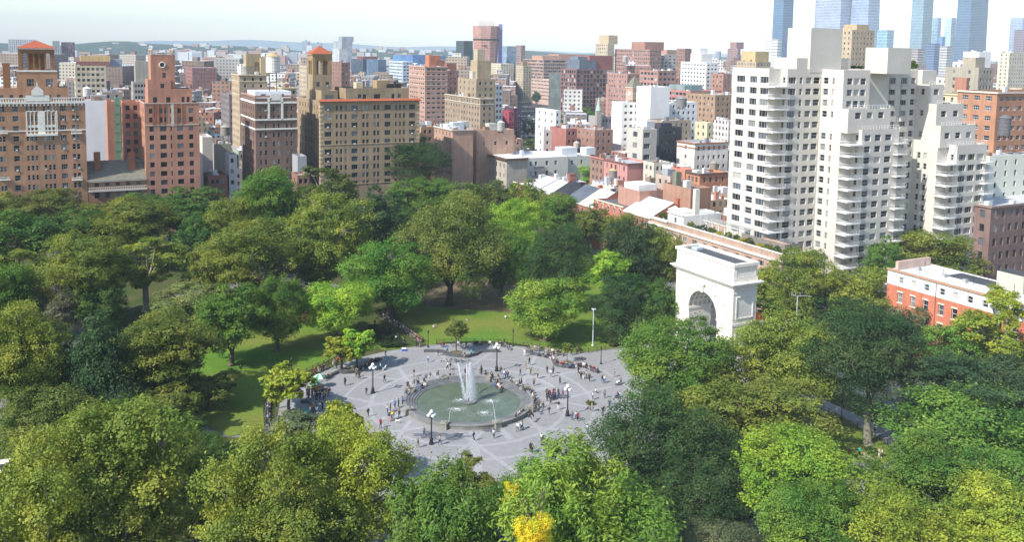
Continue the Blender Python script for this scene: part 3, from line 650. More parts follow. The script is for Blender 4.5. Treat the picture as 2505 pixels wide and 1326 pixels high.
for (x, y, lb) in ((782, 948, 'higher'), (769, 962, 'lower')):
    p = at(x, y, .09); r = empty('umbrella', p, 0, f'{lb} of two green and white striped umbrellas over the food cart', 'umbrella', 'food cart umbrellas')
    b = MB(); b.tube([(0, 0, 0), (0, 0, 2.75)], .03, STEEL, 6); b.build('pole', r)
    b = MB()
    for k in range(8):
        a0, a1 = 2*math.pi*k/8, 2*math.pi*(k+1)/8; mm = GREENP if k % 2 else WHITEP; R1 = 1.15
        P = lambda a, rr, z: (rr*math.cos(a), rr*math.sin(a), z)
        b.quad(P(a0, .02, 2.75), P(a0, R1*.55, 2.5), P(a1, R1*.55, 2.5), P(a1, .02, 2.75), mm); b.quad(P(a0, R1*.55, 2.5), P(a0, R1, 2.1), P(a1, R1, 2.1), P(a1, R1*.55, 2.5), mm); b.quad(P(a0, R1, 2.1), P(a0, R1+.02, 1.93), P(a1, R1+.02, 1.93), P(a1, R1, 2.1), mm)
    b.build('canopy', r)
def umbrella_plain(p, R1, H, col, label):
    r = empty('umbrella', p, 0, label, 'umbrella'); b = MB(); b.tube([(0, 0, 0), (0, 0, H)], .03, STEEL, 6); b.build('pole', r)
    b = MB(); b.lathe(0, 0, [(R1, H-.75), (R1*.55, H-.28), (.02, H)], PAINT, 8); b.build('canopy', r, col)
for i, (x, y, s) in enumerate(((1855, 772, 'nearest'), (1852, 764, 'farther'))):
    q_ = atY(x, y, 192+2*i); umbrella_plain(v3(q_[:2], .1), 1.6, q_[2], (.75, .13, .03), f'{s} orange umbrella beside the base of the arch')
# blue cooler box, low sign post, pushchair
b = MB(); b.box((-.45, -.3, 0), (.9, 0, 0), (0, .6, 0), (0, 0, .45), PAINT); b.box((-.48, -.33, .45), (.96, 0, 0), (0, .66, 0), (0, 0, .12), WHITEP)
tag(b.build('cool_box', col=(.02, .06, .5), loc=at(988, 858, .09)), 'blue cool box with white lid standing where the path meets the plaza', 'cool box')
def pram(x, y, label, col):
    r = empty('pushchair', at(x, y, .09), 1.2, label, 'pushchair')
    b = MB(); b.tube([(-.25, -.3, .45), (-.25, .25, .55), (-.25, .5, 1.0)], .02, IRON, 5); b.tube([(.25, -.3, .45), (.25, .25, .55), (.25, .5, 1.0)], .02, IRON, 5); b.tube([(-.25, .5, 1.0), (.25, .5, 1.0)], .025, IRON, 5); b.build('frame', r)
    b = MB(); b.box((-.22, -.3, .4), (.44, 0, 0), (0, .5, 0), (0, 0, .12), PAINT); b.box((-.22, .15, .5), (.44, 0, 0), (0, .1, 0), (0, .1, .4), PAINT); b.lathe(0, .1, [(.28, .75), (.26, .95), (.1, 1.05)], PAINT, 8, 0, math.pi); b.build('seat', r, col)
    for sx in (-.28, .28):
        for sy in (-.35, .3): b = MB(); b.tube([(sx-.02, sy, .12), (sx+.02, sy, .12)], .12, IRON, 10); b.build('wheel', r)
pram(1247, 856, 'dark pushchair parked by the benches behind the fountain', (.2, .22, .27)); pram(1237, 937, 'dark pushchair beside the fountain rim at the right rear', (.03, .03, .035))
pram(1040, 938, 'black pushchair on the left rear rim of the fountain', (.02, .02, .022))

# ------------------------------------------------------------------ trees
def leaf_mesh(name, pos, nrm, size, val, rng, long_=1.0):
    """Many kite-shaped leaves: two triangles folded along the midrib."""
    N = len(pos); t = rng.normal(size=(N, 3)); nrm = nrm/(np.linalg.norm(nrm, axis=1, keepdims=True)+1e-9)
    a = np.cross(nrm, t); a /= np.linalg.norm(a, axis=1, keepdims=True)+1e-9; b_ = np.cross(nrm, a)
    s = size*rng.uniform(.65, 1.3, size=(N, 1)); L = long_
    V = np.empty((N, 4, 3)); V[:, 0] = pos-a*s*L; V[:, 1] = pos+b_*s*.62+nrm*s*.22; V[:, 2] = pos+a*s*L; V[:, 3] = pos-b_*s*.62+nrm*s*.22
    me = bpy.data.meshes.new(name); me.vertices.add(N*4); me.vertices.foreach_set('co', V.reshape(-1).astype(np.float32))
    me.loops.add(N*4); me.loops.foreach_set('vertex_index', np.arange(N*4, dtype=np.int32))
    me.polygons.add(N); me.polygons.foreach_set('loop_start', (np.arange(N)*4).astype(np.int32)); me.polygons.foreach_set('loop_total', np.full(N, 4, dtype=np.int32))
    me.materials.append(LEAF); at_ = me.attributes.new('v', 'FLOAT', 'FACE'); at_.data.foreach_set('value', val.astype(np.float32)); me.update(calc_edges=True); return me
def crown(name, seed, nleaf, size, style='round', long_=1.0):
    rng = np.random.default_rng(seed)
    nl = {'round': 22, 'billow': 30, 'open': 24, 'fine': 24, 'bush': 10, 'cone': 16, 'drape': 24}[style]
    lobes = []
    for i in range(nl*40):
        if len(lobes) >= nl: break
        d = rng.normal(size=3); d /= np.linalg.norm(d)
        if d[2] < -.8: continue
        if style == 'cone': zz = rng.uniform(-.7, .8); rr_ = (1-zz)/1.9; an = rng.uniform(0, 6.28); c_ = np.array([rr_*.62*math.cos(an), rr_*.62*math.sin(an), zz]); R = rng.uniform(.24, .34)*(1.25-.6*zz)
        else:
            q = rng.uniform(.5, .8); c_ = d*q; R = rng.uniform(.2, .36) if style != 'open' else rng.uniform(.15, .27)
            if style == 'open': c_ = d*rng.uniform(.4, .82)
        if any(np.linalg.norm(c_-o[0]) < .5*(R+o[1]) for o in lobes): continue
        lobes.append((c_, R))
    if style not in ('open',): lobes.append((np.array([0, 0, -.05]), .5))
    pos, nrm, val = [], [], []; W_ = np.array([R**2 for _, R in lobes]); W_ /= W_.sum()
    twigs = []
    for (c_, R), w_ in zip(lobes, W_):
        n_ = int(nleaf*w_); ncl = max(6, int((46 if style != 'fine' else 90)*R/.36*(R/.36))); lv = rng.uniform(-.15, .15)
        for k in range(ncl):
            d = rng.normal(size=3); d /= np.linalg.norm(d); d[2] = abs(d[2])*.9+d[2]*.1 if rng.random() < .35 else d[2]
            q = c_+d*R*rng.uniform(.72, 1.08)*np.array([1, 1, .85]); rc = R*rng.uniform(.12, .24); m_ = n_//ncl
            off = rng.normal(size=(m_, 3))*rc*np.array([1, 1, .7 if style != 'drape' else 1.3]); P = q+off
            pos.append(P); nn = d*.8+np.array([0, 0, .75])+rng.normal(size=(m_, 3))*.55; nrm.append(nn)
            val.append(np.clip(.5+lv+rng.uniform(-.14, .14)+rng.normal(size=m_)*.13, 0, 1)); 
            if k % 4 == 0: twigs.append((c_, q))
    return leaf_mesh(name, np.concatenate(pos), np.concatenate(nrm), size, np.concatenate(val), rng, long_), lobes, twigs
def trunk_mesh(name, lobes, twigs, k, seed, tr=.075, bare=False):
    random.seed(seed); b = MB(); zf = -.75
    b.tube([(0, 0, -k), (.01, 0, -k+.06), (.02, .01, -k*.5-.4), (0, .02, zf)], [tr*1.7, tr*1.1, tr*.9, tr*.8], BARK, 9, cap=False)
    for c_, R in lobes[:14]:
        mid = np.array([c_[0]*.4+random.uniform(-.05, .05), c_[1]*.4+random.uniform(-.05, .05), zf*.45+c_[2]*.3])
        b.tube([(0, .01, zf-.08), mid, c_], [tr*.6, tr*.4, tr*.14], BARK, 6, cap=False)
    for c_, q in twigs[::(1 if bare else 3)]:
        m_ = (c_+q)/2+np.array([random.uniform(-.04, .04)]*3); b.tube([c_*.8, m_, q], [tr*.16, tr*.1, tr*.03], BARK, 4, cap=False)
    return b.mesh(name, True)
PROTO = {}
BASE = {(985, 470): (1112, 748), (842, 578): (965, 778), (480, 698): (570, 896), (610, 665): (670, 862), (258, 562): (343, 762), (2000, 735): (2105, 1088), (1245, 672): (1325, 835), (1455, 665): (1508, 834), (738, 685): (855, 835), (643, 883): (712, 1006), (1090, 785): (1122, 863), (1374, 838): (1388, 889), (790, 815): (857, 906), (830, 798): (862, 903), (1468, 950): (1640, 1270), (912, 328): (1000, 520)}
def proto(kind):
    if kind in PROTO: return PROTO[kind]
    spec = {  # seed, leaves, leaf size relative to crown radius, style, elongation
        'plane0': (1, 45900, 0.0185, 'billow', 1.0), 'plane1': (2, 40500, 0.0202, 'billow', 1.0), 'plane2': (3, 35100, 0.0229, 'open', 1.0), 'plane3': (31, 40500, 0.0194, 'round', 1.0),
        'elm0': (4, 48600, 0.0150, 'fine', 1.2), 'elm1': (5, 43200, 0.0167, 'round', 1.2), 'ash0': (6, 43200, 0.0176, 'drape', 1.9), 'ash1': (7, 35100, 0.0202, 'drape', 1.7),
        'mid0': (8, 20800, 0.0297, 'round', 1.0), 'mid1': (9, 20800, 0.0279, 'billow', 1.0), 'open1': (10, 19500, 0.0306, 'open', 1.1), 'fine1': (12, 28600, 0.0216, 'fine', 1.3),
        'cone0': (13, 20800, 0.0252, 'cone', 1.4), 'small0': (14, 5200, 0.0600, 'round', 1.1), 'small1': (15, 5200, 0.0620, 'open', 1.2), 'bush0': (16, 4200, 0.0600, 'bush', 1.0),
        'bare0': (17, 9000, 0.0170, 'fine', 1.6), 'shrub0': (18, 9000, 0.0330, 'bush', 1.9)}[kind]
    me, lobes, tw = crown('crown_'+kind, spec[0], spec[1], spec[2], spec[3], spec[4]); PROTO[kind] = (me, lobes, tw, spec[0], {}); return PROTO[kind]
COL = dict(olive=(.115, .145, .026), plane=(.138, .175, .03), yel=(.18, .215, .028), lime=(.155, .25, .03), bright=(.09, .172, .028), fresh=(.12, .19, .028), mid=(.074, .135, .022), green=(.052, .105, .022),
           dark=(.034, .07, .022), teal=(.034, .068, .026), brown=(.09, .118, .028), grey=(.11, .115, .075), gold=(.42, .39, .025), blue=(.04, .085, .045), tan=(.19, .15, .045), pale=(.15, .18, .06), rust=(.2, .07, .015), sage=(.075, .10, .05))
KN = dict(olive='olive green', plane='yellowish green', yel='yellow green', lime='bright lime green', bright='fresh bright green', fresh='yellow tinged green', mid='mid green', green='deep green', dark='dark green', teal='dark bluish green',
          brown='brownish green', grey='greyish half bare', gold='golden yellow', blue='blue green', tan='straw coloured', pale='pale green', rust='rusty red', sage='grey green')
def tree(kind, col, x0, x1, y0, y1, k, where, name='tree', barkc=None, mult=1.0, cat='tree', group='trees of the park'):
    ox, oy = x0, y0; k = 1+(k-1)*.5; wx = (x1-x0)*.085; x0 -= wx; x1 += wx; y1 += (y1-y0)*(.16 if (ox, oy) not in BASE else .0)
    me, lobes, tw, seed, tk = proto(kind); px, py = (x0+x1)/2, (y0+y1)/2; D = 200.; bd = BASE.get((ox, oy)); bd = at(*bd)[1] if bd else None
    for _ in range(12):
        rx = (x1-x0)/2*D/F; d = (HC-10)/math.hypot(D, HC-10); sn = d; cs = math.sqrt(1-d*d)
        v = (y1-y0)/2*D/F; rz2 = (v*v-(rx*sn)**2); rz = math.sqrt(max(rz2, (.42*rx)**2))/cs; rz = min(max(rz, .5*rx), 1.7*rx); zc = k*rz+.1
        if bd: D = bd; p = atY(px, py, D); zc = p[2]; continue
        p = at(px, py, zc); D = .5*D+.5*p[1]
    random.seed(int(x0*7+y0*13)); rz_ = random.uniform(0, 6.28)
    r = empty(name, (p[0], p[1], .1), 0, f"{KN[col]} {where}", cat, group)
    hv = random.uniform(1.25, 1.5); c_ = [min(1, a*hv*random.uniform(.965, 1.035)*q_) for a, q_ in zip(COL[col], (1.02, 1.02, .95))]
    kk = round(max(1.1, min(3.4, zc/rz))*5)/5
    if kk not in tk: tk[kk] = trunk_mesh('trunk_'+kind, lobes, tw, kk, seed, .06 if kind[:5] != 'plane' else .07, kind == 'bare0')
    o = link('crown', me, r, c_, (0, 0, zc), rz_, (rx/.98, rx/.98, rz/.95))
    t = link('trunk', tk[kk], r, barkc or (.11, .09, .07), (0, 0, zc), rz_, (rx/.98, rx/.98, rz/.95*(zc-.0)/(kk*rz/.95)))
    t.scale[2] = zc/kk
    o['_d'] = 0; del o['_d']
    return r
PB = (.27, .255, .2)
T = [
 ('plane0', 'plane', -70, 270, 1045, 1450, 1.6, 'broad plane tree filling the bottom left corner', PB),
 ('plane1', 'plane', 120, 500, 965, 1350, 1.6, 'large plane tree in the left foreground, its top against the shrubs', PB),
 ('plane3', 'olive', 130, 420, 1180, 1480, 1.5, 'plane tree crown low at the bottom edge, second from the left corner', PB),
 ('plane3', 'plane', 500, 810, 1030, 1400, 1.6, 'plane tree in front of the brown shrub at lower left of the plaza', PB),
 ('plane0', 'yel', 690, 1005, 1005, 1330, 1.6, 'large plane tree reaching over the lower left of the plaza', PB),
 ('small0', 'yel', 780, 890, 980, 1110, 3.2, 'topmost leafy leader of the plane tree, poking up into the plaza paving', PB),
 ('plane3', 'plane', 560, 900, 1190, 1490, 1.5, 'plane tree at the bottom edge left of centre', PB),
 ('ash1', 'mid', 960, 1240, 1130, 1450, 1.6, 'feathery tree at the bottom edge under the plaza', None),
 ('plane2', 'olive', 1040, 1250, 1115, 1290, 2.2, 'tree whose ragged top touches the bottom rim of the plaza', None),
 ('ash0', 'fresh', 1215, 1600, 1090, 1460, 1.6, 'large feathery tree with yellow tips at the bottom centre right', None),
 ('ash1', 'bright', 1230, 1420, 1120, 1330, 2.4, 'feathery tree in front of the plaza, left half of the yellow tipped pair', None),
 ('mid1', 'gold', 1255, 1360, 1262, 1400, 17, 'autumn tree at the very bottom of the picture', None),
 ('small1', 'gold', 1228, 1272, 1140, 1270, 16, 'autumn branches on the left side of the yellow tipped tree', None),
 ('elm0', 'dark', 1468, 1800, 950, 1290, 1.9, 'round topped elm at the right of the plaza foreground', None),
 ('elm1', 'dark', 1590, 1838, 1110, 1320, 1.5, 'lower elm crown just right below the round topped elm', None),
 ('plane1', 'lime', 1790, 2120, 1040, 1300, 1.7, 'plane tree right of the dark elm', None),
 ('elm1', 'mid', 1512, 1808, 768, 1000, 1.9, 'rounded tree in front of the left foot of the arch', None),
 ('plane3', 'olive', 1640, 2010, 890, 1100, 1.8, 'spreading tree between the dark elm and the arch', None),
 ('plane0', 'plane', 1790, 2060, 750, 970, 1.8, 'big plane tree right of the arch, in front of the dark trees', PB),
 ('elm0', 'dark', 2000, 2270, 735, 1010, 2.3, 'tall elm with a forked trunk beside the shaded path', (.2, .19, .15)),
 ('elm1', 'teal', 2180, 2590, 865, 1080, 2.0, 'wide elm at the right edge below the red house', None),
 ('plane3', 'bright', 2190, 2610, 935, 1180, 1.9, 'broad tree at the right edge with crowded small clumps', None),
 ('plane1', 'mid', 2130, 2420, 1060, 1300, 1.7, 'tree right of the clearing at lower right', None),
 ('plane0', 'bright', 2320, 2640, 1090, 1350, 1.6, 'tree at the right edge above the bottom right plane trees', None),
 ('plane0', 'yel', 2040, 2340, 1185, 1480, 1.6, 'plane tree at the bottom edge, left of the corner one', PB),
 ('plane1', 'yel', 2290, 2620, 1165, 1460, 1.6, 'plane tree in the bottom right corner', PB),
 ('elm1', 'mid', 1850, 2140, 1165, 1440, 1.6, 'soft tree at the bottom edge under the lime green plane tree', None),
 ('elm0', 'sage', 1590, 1880, 1262, 1460, 1.5, 'tree at the bottom edge under the dark elm', None),
 ('fine1', 'blue', 690, 900, 1292, 1460, 1.5, 'tree top peeping up at the bottom edge under the plane trees', None),
 ('plane2', 'yel', 2335, 2590, 695, 900, 2.2, 'open plane tree in front of the red house at the right edge', PB),
 ('plane3', 'olive', 2380, 2580, 850, 960, 2.4, 'tree below the open plane tree at the right edge', None),
 ('mid0', 'bright', 2255, 2410, 785, 920, 2.1, 'tree at the foot of the red house, centre of its front', None),
 ('mid1', 'sage', 2170, 2290, 740, 850, 2.1, 'tree at the left foot of the red house', None),
 ('mid1', 'rust', 2470, 2530, 800, 900, 1.4, 'creeper covered tree against the red house at the right edge', None),
 ('plane3', 'plane', 1900, 2050, 592, 755, 2.3, 'tall tree in front of the white tower, right of the arch', PB),
 ('mid0', 'plane', 1835, 1930, 640, 755, 2.1, 'tree pressed against the east side of the arch', None),
 ('mid0', 'green', 1850, 1990, 720, 790, 2.0, 'tree under the road lamp mast right of the arch', None),
 ('mid1', 'plane', 2025, 2185, 650, 790, 2.2, 'tree left of the red house, in front of the balconies', None),
 ('mid0', 'dark', 1975, 2160, 722, 820, 2.3, 'flat topped tree behind the forked elm', None),
 ('mid0', 'mid', 2115, 2205, 580, 690, 2.2, 'narrow tree in front of the white tower\'s right balconies', None),
 ('mid1', 'olive', 2190, 2385, 560, 670, 2.2, 'wide tree before the right wing of the white tower', None),
 ('mid0', 'mid', 2210, 2350, 546, 610, 3.0, 'tree top behind the wide one at the right wing of the white tower', None),
 ('mid0', 'mid', 2420, 2500, 605, 660, 2.0, 'garden tree behind the roof of the red house', None),
 ('mid1', 'mid', 1700, 1820, 838, 960, 2.2, 'tree hiding the right foot of the arch', None),
 # left side, starting with fill trees added to darken the gaps
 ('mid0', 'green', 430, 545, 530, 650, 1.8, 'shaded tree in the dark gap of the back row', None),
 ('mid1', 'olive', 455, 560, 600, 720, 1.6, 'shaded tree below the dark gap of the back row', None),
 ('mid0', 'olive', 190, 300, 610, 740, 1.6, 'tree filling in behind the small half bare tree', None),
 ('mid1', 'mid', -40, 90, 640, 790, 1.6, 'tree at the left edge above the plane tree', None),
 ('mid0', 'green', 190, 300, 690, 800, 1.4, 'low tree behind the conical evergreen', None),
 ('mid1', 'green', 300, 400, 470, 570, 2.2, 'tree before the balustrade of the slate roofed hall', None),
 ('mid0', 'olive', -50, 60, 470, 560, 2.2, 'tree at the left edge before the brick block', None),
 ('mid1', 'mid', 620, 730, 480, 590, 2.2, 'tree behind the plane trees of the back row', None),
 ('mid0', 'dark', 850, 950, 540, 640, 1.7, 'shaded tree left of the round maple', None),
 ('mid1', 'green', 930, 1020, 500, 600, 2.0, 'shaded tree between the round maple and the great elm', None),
 ('mid0', 'olive', 590, 700, 690, 770, 1.3, 'low tree below the half bare tree', None),
 ('mid1', 'dark', 110, 210, 820, 960, 1.3, 'low dark tree left of the conical evergreen', None),
 ('mid0', 'green', 330, 460, 860, 960, 1.2, 'low tree under the spreading tree right of the evergreen', None),
 ('plane0', 'plane', -80, 165, 735, 975, 1.8, 'plane tree at the left edge, halfway down the picture', None),
 ('mid1', 'bright', -30, 120, 800, 960, 1.6, 'tree low at the left edge in front of the plane tree', None),
 ('cone0', 'teal', 150, 335, 765, 990, 1.5, 'conical evergreen left of the lawn, its needles nearly black', None),
 ('plane1', 'olive', 280, 530, 755, 935, 2.0, 'spreading tree right of the conical evergreen', None),
 ('fine1', 'brown', -10, 225, 925, 1085, 1.3, 'low spreading cherry tree at the left edge', None),
 ('fine1', 'brown', 200, 330, 975, 1070, 1.3, 'low cherry tree above the large left plane tree', None),
 ('shrub0', 'brown', 290, 440, 940, 1060, 1.1, 'arching shrub tree at the lower end of the shrub row', None),
 ('shrub0', 'olive', 375, 500, 930, 1045, 1.1, 'arching shrub tree in the middle of the shrub row', None),
 ('shrub0', 'brown', 440, 575, 895, 990, 1.1, 'arching shrub tree at the top end of the row by the left lawn', None),
 ('fine1', 'green', 470, 580, 1055, 1150, 1.6, 'tree in the gap by the lower end of the left lawn', None),
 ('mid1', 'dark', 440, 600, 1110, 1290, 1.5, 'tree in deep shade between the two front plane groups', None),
 ('mid0', 'mid', 400, 500, 1010, 1075, 1.2, 'small tree behind the clearing bench', None),
 ('shrub0', 'sage', 590, 800, 1035, 1120, .95, 'wide low shrub along the lower left rim of the plaza', None),
 ('plane2', 'olive', -60, 135, 590, 745, 2.0, 'plane tree at the left edge under the brick tower block', PB),
 ('plane1', 'olive', 100, 300, 565, 740, 2.0, 'broad plane tree left of the one with the pale trunk', PB),
 ('plane2', 'plane', 258, 455, 562, 725, 2.5, 'plane tree standing clear on a pale straight trunk', (.3, .28, .22)),
 ('fine1', 'sage', 40, 125, 700, 800, 1.4, 'small tree at the left edge of the shaded grass', None),
 ('fine1', 'grey', 100, 215, 695, 800, 1.4, 'small tree beside the conical evergreen', None),
 ('mid1', 'tan', 85, 125, 685, 740, 2.2, 'little tree between the two small grey ones', None),
 ('mid0', 'green', -60, 140, 510, 640, 2.0, 'tree in front of the left brick block', None),
 ('mid1', 'green', 110, 260, 515, 620, 2.2, 'tree in the second row from the brick block', None),
 ('plane3', 'brown', 15, 200, 452, 560, 2.4, 'tree touching the windows of the left brick block', None),
 ('plane1', 'olive', 235, 430, 478, 600, 2.3, 'broad tree in front of the slate roofed hall', None),
 ('mid0', 'olive', 170, 290, 500, 590, 2.3, 'tree between the brick block and the slate roofed hall', None),
 ('mid0', 'green', 360, 560, 458, 565, 2.3, 'wide tree under the red brick tower block', None),
 ('mid1', 'green', 420, 520, 520, 600, 2.4, 'tree over the dark gap in the back row', None),
 ('plane3', 'olive', 500, 640, 470, 610, 2.3, 'tree below the alley left of the brown corner block', None),
 ('plane1', 'mid', 585, 745, 408, 570, 2.5, 'tall tree in front of the brown corner block', None),
 ('plane2', 'brown', 735, 880, 395, 520, 2.7, 'thin tree in front of the tan block with the corner tower', PB),
 ('mid1', 'mid', 640, 740, 400, 470, 3.2, 'tree top left of the small grey roof', None),
 ('plane0', 'olive', 690, 905, 465, 650, 2.1, 'big plane tree in the middle of the back row', PB),
 ('plane1', 'olive', 515, 725, 535, 700, 2.0, 'plane tree behind the half bare tree', PB),
 ('plane3', 'olive', 705, 840, 600, 700, 1.6, 'low plane tree beside the half bare tree', None),
 ('bare0', 'grey', 560, 735, 620, 740, 1.4, 'tree showing its twigs among the green ones', (.2, .18, .15)),
 ('mid1', 'pale', 375, 540, 695, 790, 1.6, 'feathery low tree at the upper left of the left lawn', None),
 ('mid0', 'mid', 480, 650, 698, 880, 1.9, 'tree with its trunk on the left lawn, nearer to the shrub row', None),
 ('plane3', 'mid', 610, 745, 665, 860, 1.9, 'taller tree on the left lawn, beside the path tree', None),
 ('ash1', 'lime', 738, 905, 685, 820, 1.9, 'soft honey locust at the top of the left lawn', None),
 ('plane3', 'bright', 842, 1062, 578, 775, 2.0, 'round maple between the path and the middle lawn', None),
 ('small1', 'lime', 830, 915, 798, 880, 2.0, 'brighter right half of the young tree over the left seat wall', None),
 ('small1', 'yel', 790, 880, 815, 888, 2.4, 'young tree over the left seat wall', None),
 ('small1', 'yel', 643, 768, 883, 990, 1.8, 'young tree beside the food cart', None),
 ('elm0', 'dark', 912, 1098, 328, 455, 2.6, 'tall elm standing above the back row, left of the blank brick wall', None),
 ('mid0', 'teal', 850, 985, 460, 610, 2.0, 'tree in the shaded back row', None),
 ('plane3', 'mid', 940, 1160, 422, 545, 2.2, 'wide rounded tree in the back row at the centre', None),
 ('elm0', 'brown', 985, 1215, 470, 742, 1.5, 'great elm with a dark trunk at the back of the middle lawn', (.05, .04, .035)),
 ('plane3', 'lime', 1195, 1330, 478, 600, 2.9, 'upper crown of the tall lime tree behind the middle lawn', None),
 ('ash1', 'bright', 1225, 1335, 560, 690, 1.8, 'hanging lower crown of the tall lime tree', None),
 ('mid1', 'green', 1185, 1270, 600, 700, 1.5, 'small tree between the great elm and the lime tree', None),
 ('mid0', 'brown', 1135, 1275, 440, 540, 2.2, 'tree right of the wide rounded one in the back row', None),
 ('mid1', 'olive', 1265, 1400, 468, 560, 2.1, 'tree below the row of slate roofs', None),
 ('plane3', 'brown', 1380, 1470, 510, 570, 2.2, 'tree below the red arched window house', None),
 ('elm0', 'dark', 1290, 1445, 548, 705, 1.9, 'round tree behind the yellow green maple of the middle lawn', None),
 ('open1', 'lime', 1412, 1572, 592, 720, 2.3, 'open branched tree behind the mast', None),
 ('fine1', 'teal', 1475, 1605, 528, 690, 2.1, 'tall tree left of the arch', None),
 ('elm1', 'dark', 1455, 1610, 665, 830, 1.6, 'dense tree right of the mast', None),
 ('mid0', 'green', 1560, 1665, 680, 800, 1.7, 'tree touching the left side of the arch', None),
 ('mid1', 'olive', 1560, 1670, 560, 700, 2.0, 'tree between the arch and the brick terrace', None),
 ('fine1', 'fresh', 1245, 1425, 672, 825, 1.4, 'spreading maple in the middle of the middle lawn', None),
 ('small0', 'brown', 1090, 1143, 785, 836, 2.2, 'small round tree behind the fountain', None),
 ('small1', 'olive', 1374, 1402, 838, 866, 2.4, 'tiny slender tree inside the right seat wall', None),
 ('mid0', 'olive', 1245, 1335, 440, 540, 2.6, 'street tree before the left end of the terrace', None),
 ('mid1', 'mid', 1320, 1420, 476, 570, 2.4, 'street tree before the black and slate roofs', None),
 ('mid0', 'brown', 1405, 1490, 502, 590, 2.4, 'street tree before the house with arched windows', None),
 ('mid1', 'olive', 1480, 1560, 520, 610, 2.4, 'street tree right of the arched windows', None),
 ('mid0', 'mid', 1545, 1640, 548, 640, 2.4, 'street tree before the broad white roof of the terrace', None),
 ('mid1', 'lime', 1386, 1512, 398, 455, 1.4, 'garden tree between the terrace and the pale houses', None),
 ('small0', 'dark', 490, 540, 288, 335, 1.6, 'tree in the yard left of the brown corner block', None),
 ('small1', 'yel', 492, 512, 428, 462, 1.8, 'sapling in the alley beside the red brick tower', None),
 ('mid1', 'mid', 1735, 1790, 460, 530, 1.7, 'tree behind the terrace at the foot of the white tower', None),
 ('small0', 'mid', 205, 240, 320, 365, 2.0, 'tree between the left brick block and the white blank wall', None),
 ('small1', 'lime', 2300, 2345, 590, 640, 2.0, 'branch tips over the roof edge of the red house', None),
]
for t in T:
    tree(*t[:7], t[7], barkc=t[8])
# street and garden trees of the town behind
for i, (x0, x1, y0, y1, c_, wh) in enumerate([
 (1274, 1310, 290, 328, 'dark', 'street tree at the near end of the car lined street'), (1306, 1345, 303, 335, 'dark', 'street tree right of the car lined street'), (1280, 1335, 338, 362, 'mid', 'garden tree behind the blank brick building'),
 (1300, 1322, 222, 250, 'blue', 'street tree far along the car lined street'), (1370, 1430, 268, 305, 'green', 'tree left in the courtyard group behind the pale low houses'), (1415, 1455, 262, 300, 'mid', 'tree right in the courtyard group behind the pale low houses'),
 (1385, 1412, 235, 262, 'dark', 'tree below the maroon glass block'), (1320, 1360, 338, 362, 'yel', 'roof garden tree over the pale long building'), (1410, 1445, 325, 352, 'lime', 'tree beside the low brick yards'), (1290, 1310, 340, 360, 'rust', 'small tree beside the blank brick building'),
 (1238, 1262, 208, 226, 'green', 'tree below the tall tan twin blocks'), (1690, 1720, 262, 285, 'mid', 'roof tree left on the tan house behind the white building'), (1720, 1750, 256, 283, 'mid', 'roof tree right on the tan house behind the white building'),
 (1520, 1545, 350, 375, 'mid', 'tree left of the narrow grey tower house'), (1630, 1650, 203, 222, 'dark', 'tree by the striped red office'), (2330, 2370, 222, 245, 'dark', 'roof garden hedge on the cream block at the right'), (2385, 2420, 218, 240, 'mid', 'roof garden bush on the cream block at the right'),
 (1660, 1690, 285, 305, 'olive', 'tree among the gabled houses')]):
    tree('small0' if i % 2 else 'small1', c_, x0, x1, y0, y1, 1.25 if y0 > 250 else 1.5, wh, group='trees among the town roofs')
# clipped bushes of the bed and small plants
def bush(x, y, r, col, label, h=1.0, name='shrub', kind='bush0'):
    me = proto(kind)[0]; p = at(x, y, .12); o = link(name, me, None, COL[col], (p[0], p[1], .12+r*h*.75), random.uniform(0, 6), (r, r, r*h)); tag(o, label, 'shrub', 'shrubs of the planting beds'); return o
random.seed(9)
for i, (x, y, r) in enumerate([(915, 812, 1.5), (932, 818, 1.3), (948, 822, 1.2), (925, 832, 1.5), (942, 838, 1.4), (958, 832, 1.3), (972, 838, 1.2), (938, 850, 1.2), (955, 850, 1.1), (970, 850, 1.0), (978, 845, 1.1), (905, 823, 1.4)]):
    bush(x, y, r, 'dark', 'clipped dark bush in the bed by the path mouth, '+['leftmost at the back', 'second at the back', 'topmost right at the back', 'left of the middle', 'in the very middle', 'right of the middle', 'at the right above the corner', 'at the front left', 'at the front centre', 'at the front right', 'in the right corner', 'at the far left end'][i], .8)
for i, (x, y, r, c_, lb) in enumerate([(760, 792, 2.6, 'tan', 'dry ornamental grass clump below the honey locust'), (745, 782, 2.0, 'tan', 'smaller dry grass clump left of the path sitters'), (700, 795, 1.8, 'olive', 'low shrub between lawn trees'), (1415, 858, .8, 'mid', 'tiny plant by the railing behind the slender tree'), (1500, 846, 1.6, 'brown', 'low plants at the right corner of the middle lawn'), (1530, 838, 1.8, 'mid', 'low shrub at the right end of the middle lawn'), (1480, 838, 1.5, 'green', 'low shrub under the dense tree right of the mast'), (2130, 1110, 1.2, 'dark', 'dark shrub by the lower right clearing bench'), (1445, 990, .9, 'olive', 'leafy branch tips over the right of the plaza')]):
    bush(x, y, r, c_, lb, .6)
for x, y, r_, c_ in ((720, 1008, 1.2, 'soil ring round the young tree by the food cart'), (858, 905, 1.1, 'soil ring round the yellow tree at the left seat wall'), (1117, 863, 1.2, 'soil ring round the small tree behind the fountain'), (1388, 888, 1.2, 'soil ring round the slender tree in the right seat wall')):
    p = at(x, y, .09); b = MB(); b.lathe(0, 0, [(r_, 0), (r_, .1), (r_*.9, .12), (0, .13)], DIRT, 20); tag(b.build('tree_pit', loc=p), c_, 'tree pit', 'tree pits of the plaza')

